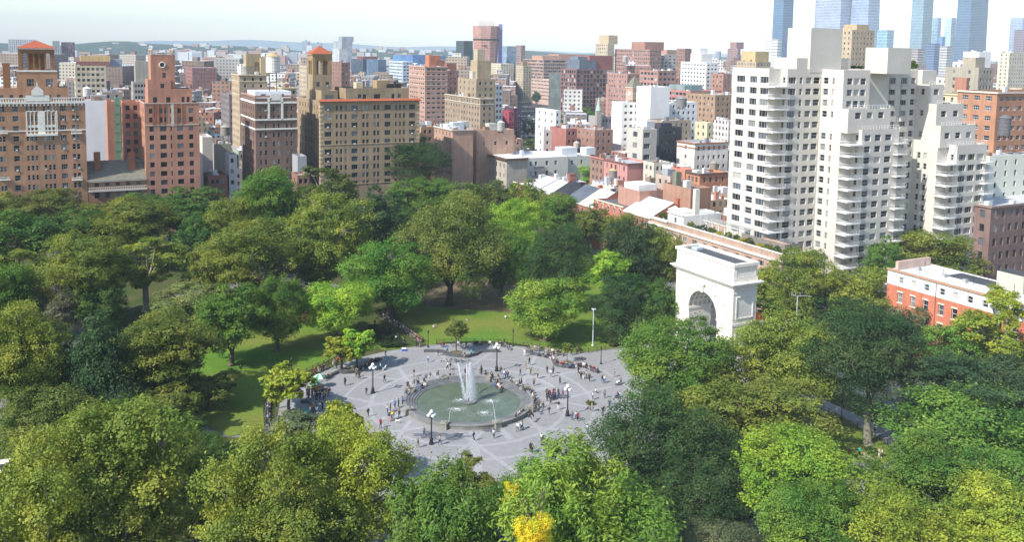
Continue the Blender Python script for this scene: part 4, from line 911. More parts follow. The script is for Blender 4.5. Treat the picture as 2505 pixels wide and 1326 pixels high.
# ------------------------------------------------------------------ buildings
FOOT = []                                            # (origin, rot, lx, ly) of everything placed by hand
_wm = {}
def win_mesh(w, h, style):
    key = (round(w, 1), round(h, 1), style)
    if key in _wm: return _wm[key]
    w, h = max(.4, key[0]), max(.5, key[1]); b = MB(); t = .07
    if style == 'far': t = .08
    x0, x1 = -w/2+.01, w/2-.01; z0, z1 = .01, h-.01; y = -.05
    b.quad((x0, 0, z0), (x1, 0, z0), (x1, 0, z1), (x0, 0, z1), GLASS)
    def bar(a, c, d, e): b.box((a, y, c), (d-a, 0, 0), (0, .055, 0), (0, 0, e-c), PAINT)
    bar(x0, z0, x1, z0+t); bar(x0, z1-t, x1, z1); bar(x0, z0+t, x0+t, z1-t); bar(x1-t, z0+t, x1, z1-t)
    if style in ('sash', 'arch') and h > 1.0: bar(x0+t, (z0+z1)/2-.03, x1-t, (z0+z1)/2+.04)
    if style == 'triple' or (style == 'sash' and w > 1.7):
        for f_ in (.3, .7): bar(x0+(x1-x0)*f_-.035, z0+t+.001, x0+(x1-x0)*f_+.035, z1-t-.001)
    if style == 'sill' or style == 'sash': b.box((x0-.1, -.22, -.16), (w+.18, 0, 0), (0, .2, 0), (0, 0, .15), PAINT)
    _wm[key] = b.mesh('window'); return _wm[key]
def facade(b, p0, ud, inn, width, z0, z1, cols, rows, m, depth=.28):
    """Wall with real recessed openings. cols [(centre, width)], rows [(sill height, height)]. Returns window places."""
    p0, ud, inn = (np.array([*t, 0.], float) for t in (p0, ud, inn)); out = []
    cols = sorted([(c, w) for c, w in cols if c-w/2 > .1 and c+w/2 < width-.1]); cc = []
    for c, w in cols:
        if not cc or c-w/2 > cc[-1][0]+cc[-1][1]/2+.08: cc.append((c, w))
    rows = sorted([(z, h) for z, h in rows if z > z0+.05 and z+h < z1-.05])
    P = lambda u, z, d=0: p0+ud*u+inn*d+np.array([0, 0, z])
    if not cc or not rows: b.quad(P(0, z0), P(width, z0), P(width, z1), P(0, z1), m); return out
    zs = z0
    for z, h in rows:
        if z > zs: b.quad(P(0, zs), P(width, zs), P(width, z), P(0, z), m)
        us = 0
        for c, w in cc:
            a, e = c-w/2, c+w/2; b.quad(P(us, z), P(a, z), P(a, z+h), P(us, z+h), m)
            b.quad(P(a, z), P(a, z, depth), P(a, z+h, depth), P(a, z+h), m); b.quad(P(e, z, depth), P(e, z), P(e, z+h), P(e, z+h, depth), m)
            b.quad(P(a, z), P(e, z), P(e, z, depth), P(a, z, depth), m); b.quad(P(a, z+h, depth), P(e, z+h, depth), P(e, z+h), P(a, z+h), m)
            out.append((P(c, z, depth-.02), w, h)); us = e
        b.quad(P(us, z), P(width, z), P(width, z+h), P(us, z+h), m); zs = z+h
    b.quad(P(0, zs), P(width, zs), P(width, z1), P(0, z1), m)
    return out
def eq(width, n, w, m=1.0):
    if n <= 0: return []
    s = (width-2*m)/n; return [(m+s*(i+.5), w) for i in range(n)]
def fl(zt, n, fh, h, top=1.5):
    """n storeys counted down from the roof line."""
    return [(zt-top-h-fh*i, h) for i in range(n)]
class Bld:
    def __init__(s, name, label, cat, o, rot=GA, col=(.3, .2, .15), m=None, group=None, frame=(.12, .12, .12), style='sash'):
        lu = .3*col[0]+.5*col[1]+.2*col[2]; col = tuple((c*.76+lu*.24)*1.05 for c in col)
        s.o = np.array(o[:2], float); s.rot = rot; s.N, s.W = dirs(rot); s.col = col; s.m = m or BRICK; s.frame = frame; s.style = style
        s.r = empty(name, (*s.o, 0), R_(rot), label, cat, group); s.wall = MB(); s.roof = MB(); s.wins = []; s.lx = s.ly = 0
    def toN(s, x, y, w=0.):          # px -> local x on the east-facing plane local y = w
        d = ray(x, y); nn = s.W; t = ((s.o+nn*w)@nn)/(d[:2]@nn); p = d*t; return (p[:2]-s.o)@s.N, HC+p[2]
    def toW(s, x, y, n=0.):
        d = ray(x, y); nn = s.N; t = ((s.o+nn*n)@nn)/(d[:2]@nn); p = d*t; return (p[:2]-s.o)@s.W, HC+p[2]
    def ecols(s, pxs, x0=0., w=0., y=380):
        r = []
        for a, b in pxs:
            u0, u1 = s.toN(a, y, w)[0]-x0, s.toN(b, y, w)[0]-x0; r.append(((u0+u1)/2, abs(u1-u0)))
        return r
    def block(s, x0, x1, y0, y1, z0, z1, E=None, S=None, roof=(.3, .3, .3), par=.9, col=None, wall=None, est=None, sst=None, N=None):
        b = wall or s.wall
        for spec, p0, ud, inn, wd, rz, st in ((E, (x0, y0), (1, 0), (0, 1), x1-x0, 0., est), (S, (x0, y1), (0, -1), (1, 0), y1-y0, -math.pi/2, sst)):
            c_, r_ = spec if spec else ([], []); 
            for (p, w, h) in facade(b, p0, ud, inn, wd, z0, z1, c_, r_, s.m): s.wins.append((p, w, h, rz, st or s.style))
        b.quad((x1, y0, z0), (x1, y1, z0), (x1, y1, z1), (x1, y0, z1), s.m); b.quad((x1, y1, z0), (x0, y1, z0), (x0, y1, z1), (x1, y1, z1), s.m)
        zr = z1-par
        t = .3
        for q_ in (((x0, y0), (x1, y0), (x1-t, y0+t), (x0+t, y0+t)), ((x1, y0), (x1, y1), (x1-t, y1-t), (x1-t, y0+t)), ((x1, y1), (x0, y1), (x0+t, y1-t), (x1-t, y1-t)), ((x0, y1), (x0, y0), (x0+t, y0+t), (x0+t, y1-t))):
            b.quad(*[(*p, z1) for p in q_], s.m); a, c_ = q_[3], q_[2]; b.quad((*a, z1), (*c_, z1), (*c_, zr), (*a, zr), s.m)
        s.roof.quad((x0+t, y0+t, zr), (x1-t, y0+t, zr), (x1-t, y1-t, zr), (x0+t, y1-t, zr), ROOF); s.rc = roof
        s.lx = max(s.lx, x1); s.ly = max(s.ly, y1)
    def trim(s, name, x0, x1, y0, y1, z0, z1, col, out=.25, sides='ES', m=None):
        b = MB(); m = m or PAINT
        if 'E' in sides: b.box((x0-(out if 'S' in sides else 0), y0-out, z0), (x1-x0+out*(1 if 'S' in sides else 0), 0, 0), (0, out+.02, 0), (0, 0, z1-z0), m)
        if 'S' in sides: b.box((x0-out, y0+.021, z0), (out+.02, 0, 0), (0, y1-y0-.021, 0), (0, 0, z1-z0), m)
        return b.build(name, s.r, col)
    def part(s, name, b, col=None, smooth=False): return b.build(name, s.r, col, smooth)
    def box(s, name, x, y, z, dx, dy, dz, col, m=None):
        b = MB(); b.box((x, y, z), (dx, 0, 0), (0, dy, 0), (0, 0, dz), m or s.m, nobot=True); return b.build(name, s.r, col)
    def done(s, wmax=100, minpx=1.2, ac=0.):
        s.wall.build('wall', s.r, s.col); s.roof.build('roof', s.r, s.rc)
        D = max(60, s.o[1]); ok = []
        for w in s.wins: ok.append(w)
        ok.sort(key=lambda t: -(t[1]*t[2])*(1.0+.004*t[0][2])); solo = ok[:wmax] if 1.3*891/D > minpx else []; rest = ok[len(solo):]
        random.seed(int(abs(s.o[0]*7)+s.o[1]))
        for i, (p, w, h, rz, st) in enumerate(solo):
            f_ = s.frame
            link('window', win_mesh(w, h, st), s.r, f_, p, rz)
            if ac and random.random() < ac and i < 200:
                b = None; key = 'ac'
                if key not in _wm: q = MB(); q.box((-.32, -.5, .1), (.64, 0, 0), (0, .5, 0), (0, 0, .42), PAINT); _wm[key] = q.mesh('air_conditioner')
                if rz == 0: link('air_conditioner', _wm[key], s.r, (.6, .6, .57), (p[0], p[1]-.02, p[2]))
        if rest:
            b = MB()
            for (p, w, h, rz, st) in rest:
                ca, sa = math.cos(rz), math.sin(rz); X = np.array([ca, sa, 0]); Y = np.array([-sa, ca, 0]); q = p-X*(w/2-.01); 
                b.quad(q+[0, 0, .01], q+X*(w-.02)+[0, 0, .01], q+X*(w-.02)+[0, 0, h-.01], q+[0, 0, h-.01], GLASS)
                if D < 650:
                    for (a, e, z, hh) in ((.0, w-.02, .01, .1), (0, w-.02, h-.11, .1), (0, .1, .11, h-.22), (w-.12, .1, .11, h-.22), (.1, w-.22, h/2-.05, .09)):
                        b.box(q+X*a+[0, 0, z]-Y*.05, X*e, Y*.052, (0, 0, hh), PAINT)
            b.build('window', s.r, s.frame)['kind'] = 'stuff'
        FOOT.append((s.o, s.rot, s.lx, s.ly)); return s.r
def corner(x, y, D): return atY(x, y, D)
def hip(b, x0, x1, y0, y1, z, h, m, ov=.5):
    x0 -= ov; x1 += ov; y0 -= ov; y1 += ov; dx, dy = x1-x0, y1-y0; k = min(dx, dy)/2
    if dx > dy: a, c = (x0+k, (y0+y1)/2, z+h), (x1-k, (y0+y1)/2, z+h)
    else: a, c = ((x0+x1)/2, y0+k, z+h), ((x0+x1)/2, y1-k, z+h)
    A, B, C_, D = (x0, y0, z), (x1, y0, z), (x1, y1, z), (x0, y1, z)
    if dx > dy: b.quad(A, B, c, a, m); b.quad(C_, D, a, c, m); b.poly([B, C_, c], m); b.poly([D, A, a], m)
    else: b.quad(B, C_, c, a, m); b.quad(D, A, a, c, m); b.poly([A, B, a], m); b.poly([C_, D, c], m)
    b.quad(D, C_, B, A, m)
TILE = mat('red_roof_tiles', (.36, .10, .05), .8, 2.5, .8, 1.2, .2); SLATE = mat('grey_slates', (.17, .165, .13), .8, 1.2, .8, 1.2, .3, fine=(5, .85, 1.15))
def tank(p, r_, h, leg, label, col=(.45, .36, .25), rcol=(.5, .36, .17)):
    r = empty('water_tank', p, .3, label, 'water tank', 'rooftop water tanks'); b = MB()
    for a in range(4):
        t = math.pi/4+a*math.pi/2; x, y = r_*.75*math.cos(t), r_*.75*math.sin(t); b = MB(); b.tube([(x, y, 0), (x, y, leg)], .12, IRON, 6); b.build('leg', r)
    b = MB(); t = r_*.53
    for zz in (leg*.5, leg*.96):
        for q in (((-t, -t), (t, -t)), ((t, -t), (t, t)), ((t, t), (-t, t)), ((-t, t), (-t, -t))): b.tube([(*q[0], zz), (*q[1], zz)], .07, IRON, 5)
    b.build('brace', r)
    b = MB(); b.lathe(0, 0, [(0, leg), (r_, leg), (r_, leg+h)], WOOD, 18)
    for i in range(5): b.lathe(0, 0, [(r_+.03, leg+h*(i+.5)/5), (r_+.03, leg+h*(i+.5)/5+.06)], IRON, 18)
    b.build('barrel', r, col); b = MB(); b.lathe(0, 0, [(r_*1.08, leg+h), (r_*.5, leg+h+r_*.35), (0.02, leg+h+r_*.6)], PAINT, 18); b.build('roof', r, rcol)
W0 = 180.
def wplace(xa, ytop, w=W0):
    n, z = on_w(xa, ytop, w); return g(n, w), z
WHT = (.72, .70, .64)
# --- left brick block with a loggia tower
o, zt = wplace(-70, 247)
_, zt = on_w(150, 247, W0)
B = Bld('apartment_building', 'orange brown brick apartment block with white balustrade and red roofed loggia tower, at the left edge', 'building', o, col=(.42, .20, .09), frame=(.5, .5, .48))
L1 = B.toN(212, 380)[0]
cols = [(-52, -36), (-28, -20), (-17, -9), (0, 7), (8, 16), (34, 49), (66, 73), (77, 84), (87, 94), (108, 115.5), (119, 126), (129, 136), (150, 165), (178.5, 186.5), (189, 197)]
rows = []
for yy in (265, 288.5, 312.5, 337, 360, 385, 409, 432, 455.5, 480, 504): z = B.toN(120, yy)[1]; rows.append((z-.9, 1.75))
B.block(0, L1, 0, 18, 0, zt, E=(B.ecols(cols), rows), S=None, roof=(.3, .25, .22))
b = MB()
for i in range(int(L1/.75)): b.box((.3+i*.75, -.32, zt), (.3, 0, 0), (0, .3, 0), (0, 0, .95), PAINT)
b.box((0, -.4, zt+.95), (L1, 0, 0), (0, .5, 0), (0, 0, .25), PAINT); b.box((0, -.55, zt-.7), (L1, 0, 0), (0, .54, 0), (0, 0, .68), PAINT)
for i in range(int(L1/1.1)): b.box((.2+i*1.1, -.45, zt-1.4), (.4, 0, 0), (0, .43, 0), (0, 0, .69), PAINT)
B.part('balustrade', b, WHT)
ux = B.toN(97, 380)[0]; b = MB()
b.box((ux-3.4, -.62, zt+.1), (6.8, 0, 0), (0, .25, 0), (0, 0, 1.9), PAINT); b.box((ux-1.7, -.72, zt+2.0), (3.4, 0, 0), (0, .35, 0), (0, 0, 1.5), PAINT); b.poly([(ux-1.7, -.72, zt+3.5), (ux+1.7, -.72, zt+3.5), (ux, -.72, zt+5.2)], PAINT); b.poly([(ux+1.7, -.37, zt+3.5), (ux-1.7, -.37, zt+3.5), (ux, -.37, zt+5.2)], PAINT); b.tube([(ux, -.5, zt+5), (ux, -.5, zt+6.1)], .12, PAINT)
B.part('pediment', b, WHT)
zb = B.toN(120, 320)[1]; B.trim('string_course', 0, L1, 0, 0, zb, zb+.35, WHT, .18, 'E')
zp0, zp1 = B.toN(102, 328)[1], B.toN(102, 277)[1]; u0, u1 = B.toN(64, 300)[0], B.toN(141, 300)[0]; b = MB()
b.box((u0, -.7, zp0-.5), (u1-u0, 0, 0), (0, .68, 0), (0, 0, .7), PAINT)
for a_, e_ in ((u0, u0+.35), (u1-.35, u1), ((u0+u1)/2-.9, (u0+u1)/2+.9)): b.box((a_, -.2, zp0+.2), (e_-a_, 0, 0), (0, .18, 0), (0, 0, zp1-zp0+.6), PAINT)
for cL, cR in ((66, 94), (108, 136)):
    a_, e_ = B.toN(cL, 300)[0], B.toN(cR, 300)[0]
    for j in range(4): b.box((a_-.25+(e_-a_+.1)*j/3, -.14, zp0+.2), (.28, 0, 0), (0, .12, 0), (0, 0, zp1-zp0), PAINT)
    for j in range(3):
        cx = a_+(e_-a_)*(j+.5)/3; b.tube([(cx+.75*math.cos(t), -.12, zp1+.1+.7*math.sin(t)) for t in np.linspace(0, math.pi, 7)], .13, PAINT, 5)
        b.box((cx-.6, -.1, zp0+3.0-.75), (1.2, 0, 0), (0, .08, 0), (0, 0, .8), PAINT)
B.part('carved_panel', b, WHT)
for (a_, e_, yy) in ((174, 201, 327), (-2, 20, 327), (176, 203, 441), (-2, 26, 441)):
    u0, u1 = B.toN(a_, yy)[0], B.toN(e_, yy)[0]; z = B.toN(a_, yy)[1]; b = MB(); b.box((u0, -.9, z), (u1-u0, 0, 0), (0, .88, 0), (0, 0, .25), PAINT)
    for i in range(int((u1-u0)/.4)): b.box((u0+.1+i*.4, -.85, z+.25), (.14, 0, 0), (0, .14, 0), (0, 0, .75), PAINT)
    b.box((u0, -.9, z+1.0), (u1-u0, 0, 0), (0, .2, 0), (0, 0, .12), PAINT); B.part('balcony', b, WHT)
# penthouse and tower
pu0, pz = B.toN(-70, 214, 5); pu1 = B.toN(166, 214, 5)[0]; pz = B.toN(100, 214, 5)[1]
B.block(pu0, pu1, 5, 16, zt-.9, pz, E=(eq(pu1-pu0, 9, 1.2, 1.5), [(zt+.4, 1.6)]), roof=(.3, .2, .16), par=.3)
t0, t1 = B.toN(46, 190, 7)[0], B.toN(135, 190, 7)[0]; tz1, tz2 = B.toN(90, 171, 7)[1], B.toN(90, 126, 7)[1]
B.block(t0-.6, t1+.6, 6.4, 7.6+t1-t0, pz-.3, tz1, E=([( (t1-t0+1.2)*.33, 2.2), ((t1-t0+1.2)*.8, 2.2)], [(pz+.3, 2.6)]), roof=(.5, .48, .42), par=.1)
B.trim('string_course', t0-.6, t1+.6, 6.4, 6, tz1-.5, tz1, WHT, .2, 'E')
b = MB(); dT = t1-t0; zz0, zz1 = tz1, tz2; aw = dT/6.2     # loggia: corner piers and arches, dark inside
for (x_, y_) in ((t0, 7), (t1-1.1, 7), (t0, 7+dT-1.1), (t1-1.1, 7+dT-1.1)): b.box((x_, y_, zz0), (1.1, 0, 0), (0, 1.1, 0), (0, 0, zz1-zz0), BRICK)
def arches(b, o_, ud, n_, W_, z0, z1, dep, m):
    """a row of n_ arched openings across width W_ in a wall dep thick"""
    o_, ud = np.array(o_, float), np.array([*ud, 0.], float); inn = np.array([-ud[1], ud[0], 0]); pw = W_/n_*.26; ow = W_/n_-pw; r_ = ow/2; zs = z1-r_-.5
    for i in range(n_+1):
        a = o_+ud*(i*(ow+pw)-pw/2 if i else 0); w_ = pw if 0 < i < n_ else pw/2; b.box(a+[0, 0, z0], ud*w_, inn*dep, (0, 0, zs-z0), m)
    for i in range(n_):
        c_ = o_+ud*(pw/2+ow/2+i*(ow+pw)); K = 8; e0 = W_/n_/2
        for j in range(K):
            ta, tb = math.pi-math.pi*j/K, math.pi-math.pi*(j+1)/K; xa_, xb_ = r_*math.cos(ta), r_*math.cos(tb)
            if j == 0: xa2 = -e0
            else: xa2 = xa_
            xb2 = e0 if j == K-1 else xb_
            for dd in (0, dep):
                P = [c_+ud*xa_+inn*dd+[0, 0, zs+r_*math.sin(ta)], c_+ud*xb_+inn*dd+[0, 0, zs+r_*math.sin(tb)], c_+ud*xb2+inn*dd+[0, 0, z1], c_+ud*xa2+inn*dd+[0, 0, z1]]
                b.quad(*(P if dd == 0 else P[::-1]), m)
            b.quad(c_+ud*xa_+[0, 0, zs+r_*math.sin(ta)], c_+ud*xa_+inn*dep+[0, 0, zs+r_*math.sin(ta)], c_+ud*xb_+inn*dep+[0, 0, zs+r_*math.sin(tb)], c_+ud*xb_+[0, 0, zs+r_*math.sin(tb)], m)
        for sgn in (-1, 1):       # sliver beside the springing
            xa_, xb_ = sgn*r_, sgn*e0
            P = [c_+ud*xa_+[0, 0, zs], c_+ud*xb_+[0, 0, zs], c_+ud*xb_+[0, 0, z1], c_+ud*xa_+[0, 0, z1]]; b.quad(*P, m)
arches(b, (t0+1.1, 7.05, 0), (1, 0), 5, dT-2.2, zz0, zz1, .5, BRICK); arches(b, (t0+.05, 7+dT-1.1, 0), (0, -1), 4, dT-2.2, zz0, zz1, .5, BRICK)
b.box((t0+2.5, 7+dT*.55, zz0), (dT-5, 0, 0), (0, dT*.35, 0), (0, 0, zz1-zz0), BRICK); b.box((t0, 7, zz1), (dT, 0, 0), (0, dT, 0), (0, 0, .8), BRICK)
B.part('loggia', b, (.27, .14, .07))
B.trim('cornice', t0, t1, 7, 7+dT, zz1+.8, zz1+1.2, WHT, .4)
b = MB(); hip(b, t0, t1, 7, 7+dT, zz1+1.21, 2.6, TILE, .7); B.part('tower_roof', b)
cu, cz = B.toN(6, 154, 6); B.box('chimney', cu, 6, pz-1, 2.0, 2.0, cz-pz+1, (.26, .12, .06))
B.done(ac=.38)

# --- slate roofed hall between the two brick blocks
o, zt = wplace(216, 455); zt = on_w(290, 440, W0)[1]
B = Bld('hall', 'low brick hall with a grey slate roof and two chimneys between the brick apartment blocks', 'building', o, col=(.36, .165, .075), frame=(.2, .2, .2))
L1 = B.toN(359, 450)[0]; zr = B.toN(290, 388, 11)[1]
B.block(0, L1, 0, 14, 0, zt, E=(eq(L1, 5, 1.5, 1.0), [(zt-1.9, 1.1), (zt-5.9, 2.0), (zt-9.5, 2.0), (zt-13, 2)]), roof=(.2, .2, .18), par=.02)
b = MB(); b.quad((-.2, -.5, zt+.02), (L1, -.5, zt+.02), (L1, 8, zr), (-.2, 8, zr), SLATE); b.quad((L1, 14.2, zt), (-.2, 14.2, zt), (-.2, 8, zr), (L1, 8, zr), SLATE); b.poly([(-.2, -.5, zt), (-.2, 8, zr), (-.2, 14.2, zt)], BRICK); b.poly([(L1, -.5, zt), (L1, 14.2, zt), (L1, 8, zr)], BRICK)
B.part('slate_roof', b, (.3, .15, .08))
B.trim('cornice', 0, L1, 0, 0, zt-.35, zt-.02, (.55, .52, .45), .45, 'E')
b = MB(); zb = zt-3.6; b.box((0, -1.0, zb), (L1, 0, 0), (0, .98, 0), (0, 0, .5), PAINT); b.box((0, -1.0, zb+1.3), (L1, 0, 0), (0, .25, 0), (0, 0, .2), PAINT)
for i in range(int(L1/.55)): b.box((.2+i*.55, -.95, zb+.5), (.2, 0, 0), (0, .18, 0), (0, 0, .8), PAINT)
B.part('balustrade', b, (.58, .55, .48))
for px in (237, 322): u, z = B.toN(px, 372, 4); B.box('chimney', u-1, 3.5, zt+2.2, 2.0, 1.6, z-zt-2.2, (.30, .13, .07))
B.done()

# --- red brick tower block
o, zt = wplace(353, 252)
B = Bld('apartment_building', 'rosy red brick apartment block with a square brick tower, second from the left', 'building', o, col=(.47, .195, .11), frame=(.05, .07, .07), style='far')
L1 = B.toN(489, 380)[0]; sc = lambda a: a/2.883
cols = [(sc(a), sc(c)) for a, c in ((1058, 1090), (1133, 1178), (1253, 1296), (1337, 1367))]; cols.append((sc(1207), sc(1217)))
rows = [(B.toN(420, 60+sc(y))[1]-.95, 1.75) for y in (605, 667, 731, 793, 855, 918, 982, 1046, 1108, 1170)]
Ld = 20
B.block(0, L1, 0, Ld, 0, zt, E=(B.ecols(cols), rows), S=(eq(Ld, 4, 1.1, 1.5), rows), roof=(.35, .3, .28))
rs = B.toN(300, 300, 22)[0]
B.block(rs, 0.01, Ld-2, Ld+12, 0, zt-.6, E=(eq(-rs, 3, 1.4, .8), rows), S=(eq(14, 3, 1.2, 1), rows), roof=(.3, .28, .26))
r2 = B.toN(262, 300, 30)[0]; B.block(r2, rs-2.2, Ld+8, Ld+20, 0, zt-1.0, E=None, S=None, roof=(.3, .28, .26))
b = MB(); b.box((rs-2.15, Ld+7.5, 4), (1.8, 0, 0), (0, 1.6, 0), (0, 0, zt-3.5), PAINT)
for i in range(12): b.box((rs-2.25, Ld+7.4, 6+i*3.4), (2.0, 0, 0), (0, .1, 0), (0, 0, .25), PAINT)
B.part('copper_duct', b, (.16, .33, .24))
B.trim('coping', 0, L1, 0, Ld, zt-.25, zt+.05, (.5, .42, .36), .2); zb = B.toN(420, 306)[1]; B.trim('string_course', 0, L1, 0, 0, zb, zb+.3, (.55, .45, .38), .12, 'E')
b = MB()
for px in (373, 385.5, 398, 430, 443): u = B.toN(px, 300)[0]; b.box((u, -.25, zb+.3), (.55, 0, 0), (0, .24, 0), (0, 0, zt-zb-.5), BRICK)
B.part('pilaster', b, (.38, .15, .085)); u = B.toN(420, 300)[0]; b = MB(); b.box((u-.1, -.12, zb-.3), (.9, 0, 0), (0, .1, 0), (0, 0, zt-zb+.2), PAINT); B.part('pale_panel', b, (.55, .52, .45))
p0, p1 = B.toN(362, 218, 2.5)[0], B.toN(470, 218, 2.5)[0]; pz = B.toN(420, 217, 2.5)[1]
B.block(p0, p1, 2.5, 14, zt-.9, pz, E=([(2.2, 1.4), (6.5, 1.4), (11.3, 1.0), (13, 1.0), (14.7, 1.0)], [(zt, 1.9)]), S=None, roof=(.35, .3, .28), par=.4)
q0, q1 = B.toN(361, 200, 4)[0], B.toN(418, 200, 4)[0]; qz = B.toN(390, 194, 4)[1]
B.block(q0, q1, 4, 12.5, pz-.4, qz, E=([((q1-q0)*.63, 1.3)], [(pz+.2, 1.6)]), roof=(.35, .3, .28), par=.3)
t0, t1 = B.toN(369, 180, 5)[0], B.toN(428, 180, 5)[0]; tz = B.toN(400, 134, 5)[1]
B.block(t0, t1, 5, 5+t1-t0, pz-.4, tz, E=([((t1-t0)*.55, 1.1)], [(B.toN(400, 190, 5)[1], 1.8)]), roof=(.35, .3, .28), par=.6)
b = MB(); u = (t0+t1)/2-.2; z = B.toN(400, 158, 5)[1]; b.tube([(u+.95*math.cos(t), 4.93, z+.95*math.sin(t)) for t in np.linspace(0, 2*math.pi, 15)], .2, PAINT, 6, cap=False); b.poly([(u+.85*math.cos(t), 4.96, z+.85*math.sin(t)) for t in np.linspace(0, 2*math.pi, 14, endpoint=False)], GLASS)
B.part('round_window', b, WHT)
b = MB()
for i in range(8): b.box((t0+1.4+i*(t1-t0-3)/8, 4.9, tz), (.3, 0, 0), (0, .3, 0), (0, 0, .7), PAINT)
b.box((t0+1, 4.85, tz+.7), (t1-t0-2, 0, 0), (0, .4, 0), (0, 0, .2), PAINT)
for (x_, y_) in ((t0, 5), (t1-1, 5), (t1-1, 4+t1-t0), (t0, 4+t1-t0)): b.box((x_, y_-.1, tz), (1.0, 0, 0), (0, 1.0, 0), (0, 0, 1.2), BRICK); b.ball((x_+.5, y_+.4, tz+1.7), .5, PAINT, 8)
B.part('finial', b, (.5, .42, .36))
b = MB(); b.lathe(p1-4.3, 3.6, [(0, qz-1.4), (.8, qz-1.4), (.78, qz-1.2)], PAINT, 12); B.part('dish', b, WHT)
B.done(ac=0)

# --- brown corner block
o, zt = wplace(624, 240)
B = Bld('apartment_building', 'dark brown brick corner block with white bands and a white roof house under a water tank', 'building', o, col=(.20, .115, .085), frame=(.42, .42, .4))
L1 = B.toN(727, 380)[0]; S_ = 26.
s4 = lambda a: 480+a/4.421
cols = [(s4(a), s4(c)) for a, c in ((688, 715), (742, 770), (830, 858), (882, 910), (972, 998), (1022, 1048))]
rows = [(B.toN(670, 200+y/4.421)[1]-.95, 1.8) for y in (288, 385, 477, 571, 669, 763, 862, 950, 1040)]
B.block(0, L1, 0, S_, 0, zt, E=(B.ecols(cols), rows), S=(eq(S_, 7, 1.1, 1.5), rows), roof=(.4, .38, .36))
for yy, h in ((252, .7), (293, .55), (316, .55)): z = B.toN(660, yy+1)[1]; B.trim('band', 0, L1, 0, S_, z, z+h, WHT, .3)
b = MB()
for px in (658, 690.5): u = B.toN(px, 300)[0]; za = B.toN(px, 293)[1]; b.box((u-.35, -.3, za), (.7, 0, 0), (0, .29, 0), (0, 0, zt-za), PAINT)
B.part('white_pilaster', b, WHT)
b = MB(); ua, ub = B.toN(661, 240)[0], B.toN(689, 240)[0]; b.poly([(ua, -.25, zt-.8), (ub, -.25, zt-.8), ((ua+ub)/2, -.25, zt+1.2)], PAINT); b.box((ua, -.24, zt), (ub-ua, 0, 0), (0, .22, 0), (0, 0, 1.6), BRICK); B.part('pediment', b, WHT)
p0, p1 = B.toN(606, 225, 4)[0], B.toN(712, 225, 4)[0]; pz = B.toN(660, 223, 4)[1]; w_ = MB()
m_ = B.m; B.m = PAINT; B.block(max(.8, p0), p1, 4, 18, zt-.9, pz, E=([(3, 1.8), (9.5, 2.0), (13, 1.2)], [(zt+.2, 1.1)]), S=(eq(14, 4, .8), [(zt+.2, 1.4)]), roof=(.55, .55, .55), wall=w_, par=.3); B.part('roof_house', w_, (.74, .75, .78)); B.m = m_
B.trim('railing', 0, L1, 0, S_, zt+.3, zt+1.0, (.38, .22, .17), .06)
rr = B.done(ac=.1)
pp = B.o+B.N*8.5+B.W*10; d_ = atY(668, 212, pp[1]); tank((d_[0], pp[1], B.roof.v and pz-.3), 2.5, 6.0, 7.0, 'big white water tank with straw coloured roof on black legs over the brown corner block', (.7, .68, .62))

# --- tan block with the tall tower
o, zt = wplace(783, 247)
B = Bld('apartment_building', 'long tan brick apartment block with red tiled eaves and a corner tower with tall arches', 'building', o, col=(.34, .235, .125), frame=(.08, .1, .1))
L1 = B.toN(1026, 330)[0]; s2 = lambda a: 480+a/2.883; S_ = 34.
cols = [(s2(a), s2(c)) for a, c in ((906, 954), (985, 1000), (1015, 1030), (1047, 1062), (1095, 1139), (1172, 1190), (1199, 1217), (1250, 1267), (1276, 1292), (1328, 1371), (1401, 1415), (1430, 1445), (1458, 1473), (1501, 1543))]
rows = [(B.toN(900, 60+y/2.883)[1]-.95, 1.85) for y in (583, 645, 704, 764, 825, 885, 942, 998, 1056, 1112)]
B.block(0, L1, 0, S_, 0, zt, E=(B.ecols(cols, y=330), rows), S=(eq(S_, 7, 1.1, 2), rows), roof=(.42, .40, .36))
b = MB(); b.quad((-.9, -.9, zt-.1), (L1+.6, -.9, zt-.1), (L1, .3, zt+.7), (0, .3, zt+.7), TILE); b.quad((-.9, -.9, zt-.1), (L1+.6, -.9, zt-.1), (L1+.6, .0, zt-.4), (-.9, 0, zt-.4), PAINT); B.part('tiled_eaves', b, (.35, .2, .12))
b = MB()
for i in range(int(L1/.9)): b.box((.1+i*.9, -.5, zt-1.0), (.35, 0, 0), (0, .48, 0), (0, 0, .6), PAINT)
B.part('bracket', b, (.38, .28, .16))
b = MB()
for i in range(26):
    z = 3+i*1.6
    for (x_, w_) in ((0, 1.3 if i % 2 else .8), (L1-(1.3 if i % 2 else .8), 1.3 if i % 2 else .8)): b.box((x_, -.07, z), (w_, 0, 0), (0, .06, 0), (0, 0, .8), PAINT)
    b.box((-.07, .0, z), (.06, 0, 0), (0, 1.3 if i % 2 else .8, 0), (0, 0, .8), PAINT)
B.part('quoin', b, (.50, .40, .25))
for yy in (840/2.883+60, 1120/2.883+60): z = B.toN(900, yy)[1]; B.trim('string_course', 0, L1, 0, 0, z, z+.25, (.45, .34, .2), .15, 'E')
p0, p1 = B.toN(846, 216, 5)[0], B.toN(1000, 216, 5)[0]; pz = B.toN(920, 215, 5)[1]
B.block(p0, p1, 5, 20, zt-.9, pz, E=([(5.5, 1.4), (7.4, 1.4), (12.5, 2.6), (19, 1.3), (21.6, 1.3), (26, 2.4)], [(zt+.0, 2.2)]), roof=(.45, .43, .4), par=.4)
q0, q1 = B.toN(783, 224, 3)[0]+.5, B.toN(826, 224, 3)[0]; qz = B.toN(805, 221, 3)[1]; B.block(q0, q1, 3, 12, zt-.9, qz, E=([(3, 3.4)], [(zt, 2)]), roof=(.4, .38, .35), par=.3)
